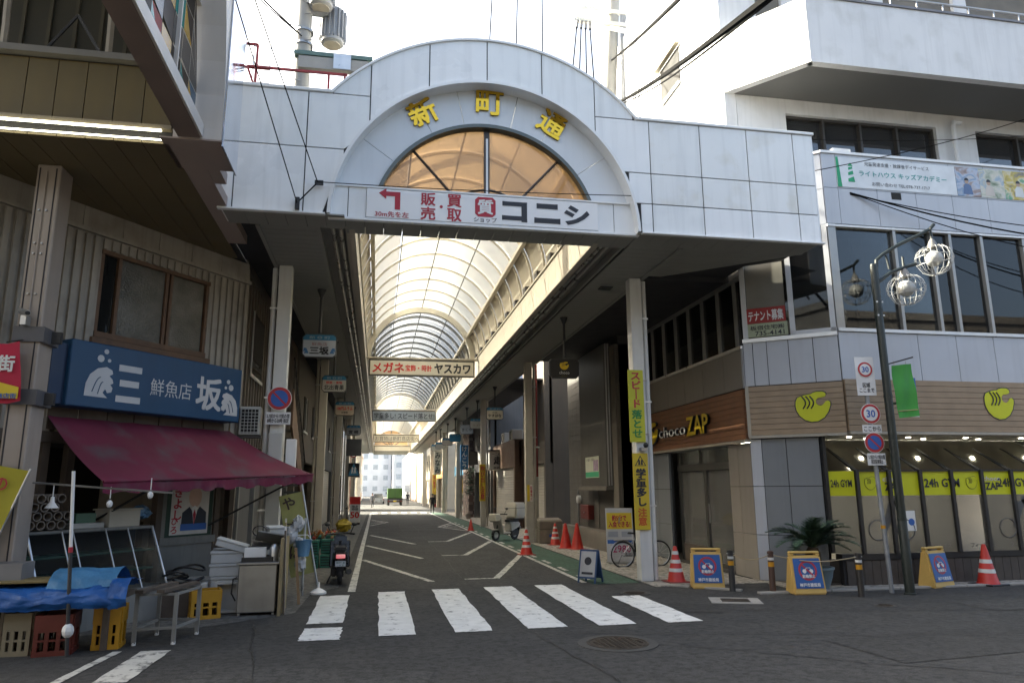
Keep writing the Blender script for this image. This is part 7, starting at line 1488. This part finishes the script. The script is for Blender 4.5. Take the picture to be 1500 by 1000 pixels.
# ================================================================== far street beyond the arcade
def far_house(lbl, x0, x1, y0, y1, h, col, nm):
    t = thing('far_building', lbl, 'building', ((x0+x1)/2, y0, 0), group='buildings beyond the arcade'); m_ = mat(nm, col, .8, .08, .6)
    obj('wall', B().box(x0, x1, y0, y1, 0, h), m_, t); obj('parapet', B().box(x0-.1, x1+.1, y0-.1, y1+.1, h+.002, h+.3), m_, t)
    xi = x1 if x0 < 0 else x0; s_ = 1 if x0 < 0 else -1
    for fl_ in range(int(h/2.6)):
        for k in range(max(1, int((y1-y0)/3))):
            yy = y0+1+k*3; a = (xi+s_*.01, xi+s_*.05); obj('window', B().box(min(a), max(a), yy, yy+1.4, 1.2+fl_*2.5, 2.3+fl_*2.5), mat('far_window', (.42, .46, .5), .3), t)
        for k in range(max(1, int((x1-x0)/2.4))): xx = x0+.6+k*2.4; obj('window', B().box(xx, xx+1.1, y0-.05, y0-.01, 1.2+fl_*2.5, 2.3+fl_*2.5), mat('far_window', (.42, .46, .5), .3), t)
far = [('pale house first on the fish shop side of the sunny street', -9, -2.4, 86, 97, 7, (.7, .68, .62), 'far_pale'), ('brown shop second on the fish shop side of the sunny street', -9, -2.2, 98, 112, 6, (.4, .33, .27), 'far_brown'), ('grey block third on the fish shop side of the sunny street', -9, -2.6, 113, 140, 9, (.5, .5, .52), 'far_grey'),
       ('cream house first on the gym side of the sunny street', 5.2, 12, 86, 96, 6.5, (.72, .66, .55), 'far_cream'), ('tan shop second on the gym side of the sunny street', 5.0, 12, 97, 112, 8, (.55, .45, .36), 'far_tan'), ('white block third on the gym side of the sunny street', 5.0, 12, 113, 145, 7, (.75, .75, .74), 'far_white')]
for a in far: far_house(*a)
far_house('made-up pale block standing in for bright haze at the end of the street', -16, 3.2, 175, 190, 16, (.72, .74, .77), 'far_block_pale'); far_house('made-up white block standing in for bright haze, right of the pale one', 3.4, 14, 160, 185, 11, (.76, .76, .75), 'far_block_white')  # blocks put in for their pale brightness, in place of distant haze
b = B(); vs = []; n = 30
for i in range(n+1): x = -220+i*15; vs += [(x, 420, 0), (x, 430, 30+16*math.sin(i*.7)+9*math.sin(i*1.9)), (x, 520, 36+14*math.sin(i*.55+1))]
b.add(vs, [(3*i+j, 3*i+3+j, 3*i+4+j, 3*i+1+j) for i in range(n) for j in range(2)]); struct('hills', b, mat('hills_hazed', (.5, .56, .63), .9, .1, .05), smooth=True)  # distance haze put into the pale hill colour
# small green truck
tk = thing('truck', 'small green box truck seen from behind at the sunny end', 'truck', (1.85, 76, 0)); tg = mat('truck_green', (.05, .12, .025), .5, .1, 2); 
obj('box', B().box(1.1, 2.62, 76, 78.6, .72, 1.72), tg, tk, bev=.03); obj('door_seam', B().box(1.85, 1.87, 75.985, 75.999, .75, 1.7), dark_steel, tk); obj('bed', B().box(1.08, 2.64, 76, 79.6, .55, .7), dark_steel, tk); obj('cab', B().box(1.15, 2.57, 78.75, 80.0, .56, 1.6), tg, tk, bev=.08)
for x in (1.22, 2.5):
    for y in (76.6, 79.2): obj('wheel', B().cyl((x-.09, y, .27), (x+.09, y, .27), .27, n=14), black, tk)
obj('bumper', B().box(1.1, 2.62, 75.92, 76.0, .32, .5), mat('truck_chassis', (.06, .04, .03), .6), tk); obj('number_plate', B().box(1.7, 2.0, 75.9, 75.915, .38, .5), yellow, tk)
for x in (1.2, 2.42): obj('tail_light', B().box(x, x+.1, 75.9, 75.916, .4, .48), mat('lamp_red_dim', (.3, .02, .02), .4), tk)
for x in (1.0, 2.72): obj('mirror', B().box(x-.05, x+.05, 79.3, 79.36, 1.1, 1.35), black, tk)
cr = thing('parked_car', 'silver car parked left of the green truck', 'car', (.3, 86, 0)); cm_ = mat('car_silver', (.45, .47, .5), .3, .05, metal=.4)
obj('body', B().box(-.45, .85, 85, 88, .2, .66), cm_, cr, bev=.1, seg=2); obj('cabin', B().add([(-.38, 85.2, .66), (.78, 85.2, .66), (.78, 87.4, .66), (-.38, 87.4, .66), (-.28, 85.5, 1.12), (.68, 85.5, 1.12), (.68, 86.8, 1.12), (-.28, 86.8, 1.12)], [(3, 2, 1, 0), (4, 5, 6, 7), (0, 1, 5, 4), (1, 2, 6, 5), (2, 3, 7, 6), (3, 0, 4, 7)]), mat('car_glass', (.05, .06, .07), .1), cr, bev=.03); obj('roof', B().box(-.26, .66, 85.55, 86.75, 1.121, 1.15), cm_, cr)
for x in (-.4, .8):
    for y in (85.5, 87.4): obj('wheel', B().cyl((x-.07, y, .24), (x+.07, y, .24), .24, n=12), black, cr)
for x in (-.42, .7): obj('tail_light', B().box(x, x+.12, 84.97, 84.995, .42, .55), MATS['lamp_red_dim'], cr)
# ================================================================== people (one skinned body each)
PEOPLE = []
def person(lbl, loc, rz, cloth, leg_c, stride=.16, bag=None, hunch=0.):
    t = thing('person', lbl, 'person', loc, local=True, rz=rz); s_ = 1.28/1.7
    J = {'pel': (0, 0, .95), 'ches': (0, .02+hunch*.5, 1.25), 'neck': (0, .02+hunch, 1.45), 'head0': (0, .03+hunch, 1.55), 'head1': (0, .03+hunch, 1.7),
         'hl': (.1, 0, .92), 'kl': (.11, stride*.55, .5), 'al': (.11, stride, .08), 'tl': (.11, stride+.17, .04), 'hr': (-.1, 0, .92), 'kr': (-.11, -stride*.2, .5), 'ar': (-.11, -stride*1.1, .1), 'tr': (-.11, -stride*1.1+.16, .04),
         'sl': (.19, .02+hunch*.8, 1.4), 'el': (.25, -.06+hunch*.6, 1.13), 'wl': (.24, .1+hunch*.5, .9), 'fl': (.23, .14+hunch*.5, .8), 'sr': (-.19, .02+hunch*.8, 1.4), 'er': (-.25, .06+hunch*.6, 1.13), 'wr': (-.24, .2+hunch*.5, .93), 'fr': (-.23, .26+hunch*.5, .85)}
    R_ = {'pel': .15, 'ches': .16, 'neck': .06, 'head0': .085, 'head1': .09, 'hl': .1, 'kl': .065, 'al': .045, 'tl': .04, 'hr': .1, 'kr': .065, 'ar': .045, 'tr': .04, 'sl': .08, 'el': .055, 'wl': .036, 'fl': .035, 'sr': .08, 'er': .055, 'wr': .036, 'fr': .035}
    E_ = [('pel', 'ches'), ('ches', 'neck'), ('neck', 'head0'), ('head0', 'head1'), ('pel', 'hl'), ('hl', 'kl'), ('kl', 'al'), ('al', 'tl'), ('pel', 'hr'), ('hr', 'kr'), ('kr', 'ar'), ('ar', 'tr'), ('ches', 'sl'), ('sl', 'el'), ('el', 'wl'), ('wl', 'fl'), ('ches', 'sr'), ('sr', 'er'), ('er', 'wr'), ('wr', 'fr')]
    ks = list(J); me = bpy.data.meshes.new('body'); me.from_pydata([Vector(J[k])*s_*K for k in ks], [], [(ks.index(a), ks.index(c)) for a, c in E_])
    o = bpy.data.objects.new('body', me); COL.objects.link(o); o.parent = t
    sk = o.modifiers.new('skin', 'SKIN'); sk.use_smooth_shade = True
    for i, k in enumerate(ks): me.skin_vertices[0].data[i].radius = (R_[k]*s_*K, R_[k]*s_*K*.85); me.skin_vertices[0].data[i].use_root = (k == 'pel')
    o.modifiers.new('sub', 'SUBSURF').levels = 1
    PEOPLE.append((o, mat('cloth_%s' % lbl[:12], cloth, .85, .1), mat('trousers_%s' % lbl[:12], leg_c, .85), s_))
    obj('hair', B().sph((0, (.01+hunch)*s_, 1.665*s_), .1*s_, 10, 8, 1.0), mat('hair', (.02, .018, .016), .6), t, smooth=True)
    if bag: obj('bag', B().box(.18*s_, .36*s_, -.1*s_, .14*s_, .55*s_, .85*s_), mat('bag_red', (.2, .02, .025), .6), t, bev=.02)
    return t
person('person in black walking away with a dark red bag', (3.72, 49.8, .01), -.1, (.012, .012, .014), (.012, .012, .014), .1, True, .06); person('person in dark clothes walking on the sunny pavement right of the truck', (3.25, 78.5, .01), .1, (.03, .035, .06), (.02, .02, .025)); person('person in grey standing beyond the sale board on the left', (-.35, 66, .01), .3, (.12, .13, .15), (.03, .03, .035), .08)
bpy.context.view_layer.update(); dg = bpy.context.evaluated_depsgraph_get()
for o, m1, m2, s_ in PEOPLE:
    nm = bpy.data.meshes.new_from_object(o.evaluated_get(dg)); o.modifiers.clear(); o.data = nm; nm.name = 'body'; nm.materials.clear()
    sk_ = mat('skin', (.42, .27, .19), .6)
    for m_ in (m1, m2, sk_, black): nm.materials.append(m_)
    for p in nm.polygons:
        z = p.center.z/(s_*K); p.material_index = 3 if z < .09 else (1 if z < .86 and abs(p.center.x) < .19*s_*K else (2 if z > 1.47 or (abs(p.center.x) > .19*s_*K and z < .93) else 0)); p.use_smooth = True
# ================================================================== poles, wires and roof gear above the gate
conc = mat('pole_concrete', (.28, .28, .27), .7, .08, 3, streak=.15)
up1 = thing('utility_pole', 'concrete utility pole with two grey transformers behind the gate', 'utility pole', (-2.02, 16, 0))
obj('shaft', B().cyl((-2.02, 16, 5.9), (-2.06, 16, 16), .21, .17, 14), conc, up1, smooth=True)
tmt = mat('transformer_grey', (.33, .34, .36), .5, .08, 4)
for cx, cz, nm in ((-1.66, 13.05, 0), (-1.4, 12.42, 1)):
    tt = obj('transformer', B().lathe([(.22, 0), (.27, .03), (.27, .9), (.2, .96)], (cx, 15.8+nm*.5, cz-.1), 18), tmt, up1, smooth=True)
    obj('base', B().cyl((cx, 15.8+nm*.5, cz-.13), (cx, 15.8+nm*.5, cz-.1), .2, n=18), cream, tt)
    for k in range(18): a = k*math.pi/9; obj('fin', B(place((cx, 15.8+nm*.5, cz), a)).box(.265, .33, -.012, .012, 0, .75), tmt, tt)
obj('transformer_bracket', B().box(-2.1, -1.5, 15.9, 16.1, 12.9, 13.0), tmt, up1)
for z in (12.0, 12.35, 13.4): obj('band', B().cyl((-2.03, 16, z), (-2.03, 16, z+.06), .215, n=14), steel, up1)
for k in range(8): obj('step_bolt', B().cyl((-2.03, 15.8, 11+k*.35), (-2.03+(.3 if k % 2 else -.3), 15.75, 11+k*.35), .012, n=5), steel, up1)
obj('arm_beam', B().box(-2.2, -.4, 15.7, 15.9, 11.62, 11.72), mat('beam_green', (.08, .14, .13), .5), up1); obj('arm_beam', B().box(-2.1, -.5, 15.72, 15.88, 11.3, 11.6), conc, up1); obj('arm_plate', B().box(-1.3, -.9, 15.69, 15.7, 11.32, 11.7), alu, up1)
up2 = thing('utility_pole', 'concrete utility pole with two white crossarms by the white building', 'utility pole', (6.45, 18, 0))
obj('shaft', B().cyl((6.2, 19.5, 5.9), (6.55, 18, 16.5), .24, .18, 14), conc, up2, smooth=True)
wa = mat('crossarm_white', (.62, .61, .55), .5); 
for z, xa, xb in ((15.45, 5.46, 7.47), (15.05, 5.25, 7.28)):
    arm_ = obj('crossarm', B().box(xa, xb, 17.95, 18.08, z-.06, z+.06), wa, up2, bev=.01)
    for q in (.06, .2, .8, .94): obj('insulator', B().lathe([(.02, 0), (.05, .02), (.05, .07), (.03, .09), (.045, .12), (.02, .15)], (lerp(xa, xb, q), 18, z+.06), 8), white, arm_, smooth=True)
for k in range(4): obj('cable_riser', B().cyl((6.6+.05*k, 18.0, 11.5), (6.7+.05*k, 18, 15.4), .025, n=6), tmt, up2)
obj('riser_pipe', B().cyl((6.95, 17.9, 10), (6.9, 17.9, 14.2), .06, n=8), tmt, up2, smooth=True); obj('cabinet', B().box(5.95, 6.5, 18.4, 18.8, 11.6, 12.2), tmt, up2)
for k in range(4): obj('strain_insulator', B().cyl((5.35+.12*k, 17.9, 14.95), (5.1+.13*k, 17.2, 14.2), .035, n=6), black, up2)
wires = thing('overhead_wires', 'black overhead wires strung from the utility poles across the sky', 'wires', (2, 15, 12))
def wire(a, c, sag=.2, r=.012, n=14): obj('wire', B().tube([Vector(a).lerp(Vector(c), i/n)-Vector((0, 0, sag*math.sin(math.pi*i/n))) for i in range(n+1)], r, 5), mat('wire_rubber', (.008, .008, .008), .95, spec=.05), wires)
wire((-2.0, 16, 12.2), (-6, 12, 14.6), .3, .02); wire((-2.0, 15.9, 12.15), (-5.5, 12, 14.4), .5, .014); wire((-2, 16, 11.9), (2.4, 17, 11.3), .15, .02); wire((-2, 16, 12.0), (2.2, 17, 11.4), .3, .014)
for k in range(4): wire((5.1+.13*k, 17.2, 14.2), (3.4+.25*k, 12.6, 8.2), .15, .018)
for k, x in enumerate((1.9, 2.5, 3.1)): wire((x, 13, 8.6), (x+1.0, 17, 19), .0, .014)
wire((6.45, 18.3, 12.6), (3.46, 5, 6.02), .12, .042); wire((6.45, 18.3, 12.55), (3.48, 5, 6.0), .2, .016); wire((6.45, 18.2, 14.0), (3.14, 6, 6.79), .05, .03); wire((3.6, 16, 12.5), (6.3, 18.4, 12.9), .2, .016)
wire((8.6, 11.3, 7.05), (15.5, 9.9, 5.9), .35, .016); wire((8.6, 11.3, 7.05), (15.5, 9.8, 5.6), .5, .01); wire((8.6, 11.3, 7.02), (15.5, 9.7, 6.1), .3, .01); wire((7.1, 10.6, 7.0), (16, 9.9, 10.2), .35, .008); wire((7.1, 10.5, 7.6), (16, 9.4, 8.6), .3, .006)
wire((-1.25, 10.12, 5.68), (-1.8, 7.0, 7.26), .0, .008); wire((-.98, 10.12, 6.03), (-1.62, 7.0, 7.26), .0, .008)
wire((-1.25, 10.12, 5.7), (-.98, 10.12, 6.03), .0, .01, 4); wire((-.98, 10.1, 6.03), (3.9, 10.2, 6.2), .03, .007)
clm = thing('cable_clamps', 'two small black cable clamps on the left wing of the gate', 'clamp', (-1.2, 10.12, 5.6)); obj('clamp', B().box(-1.28, -1.22, 10.1, 10.16, 5.6, 5.78), black, clm); obj('turnbuckle', B().box(-1.02, -.9, 10.1, 10.15, 6.0, 6.06), black, clm)
# red guard rails and ladder on the gate roof
redp = mat('rail_red', (.22, .02, .022), .5, .15, 5)
rr1 = thing('red_guard_rail', 'dark red steel guard rail on the left of the gate roof', 'railing', (-1.6, 13, 9)); 
def rrail(p, *segs):
    for a, c in segs: obj('bar', B().cyl(a, c, .03, n=4), redp, p)
rrail(rr1, ((-2.66, 13, 9.54), (-.8, 13, 9.54)), ((-2.5, 13, 8.2), (-2.5, 13, 9.54)), ((-.85, 13, 8.2), (-.85, 13, 9.54)), ((-1.15, 13, 8.2), (-1.15, 13, 9.5)), ((-2.66, 13, 9.54), (-2.5, 13, 9.1)), ((-2.9, 13.3, 10.2), (-2.55, 13.3, 10.2)), ((-2.55, 13.3, 9.0), (-2.55, 13.3, 10.2)), ((-2.9, 13.3, 9.7), (-2.3, 13.3, 9.7)))
rr2 = thing('red_guard_rail', 'short red guard rail right of the arch by the white wall', 'railing', (4.9, 13, 9)); rrail(rr2, ((4.2, 13.2, 9.25), (5.0, 13.2, 9.25)), ((5.0, 13.2, 8.2), (5.0, 13.2, 9.25)), ((4.6, 13.2, 8.2), (5.0, 13.2, 9.0)), ((4.2, 13.2, 8.0), (4.2, 13.2, 9.25)))
ld = thing('roof_ladder', 'thin steel ladder standing behind the red guard rail', 'ladder', (-2.3, 14, 8))
for x in (-2.75, -2.42): obj('stile', B().cyl((x, 14, 8), (x, 14, 10.8), .012, n=5), alu, ld)
for k in range(7): obj('rung', B().cyl((-2.75, 14, 8.2+.4*k), (-2.42, 14, 8.2+.4*k), .01, n=5), alu, ld)
flush()
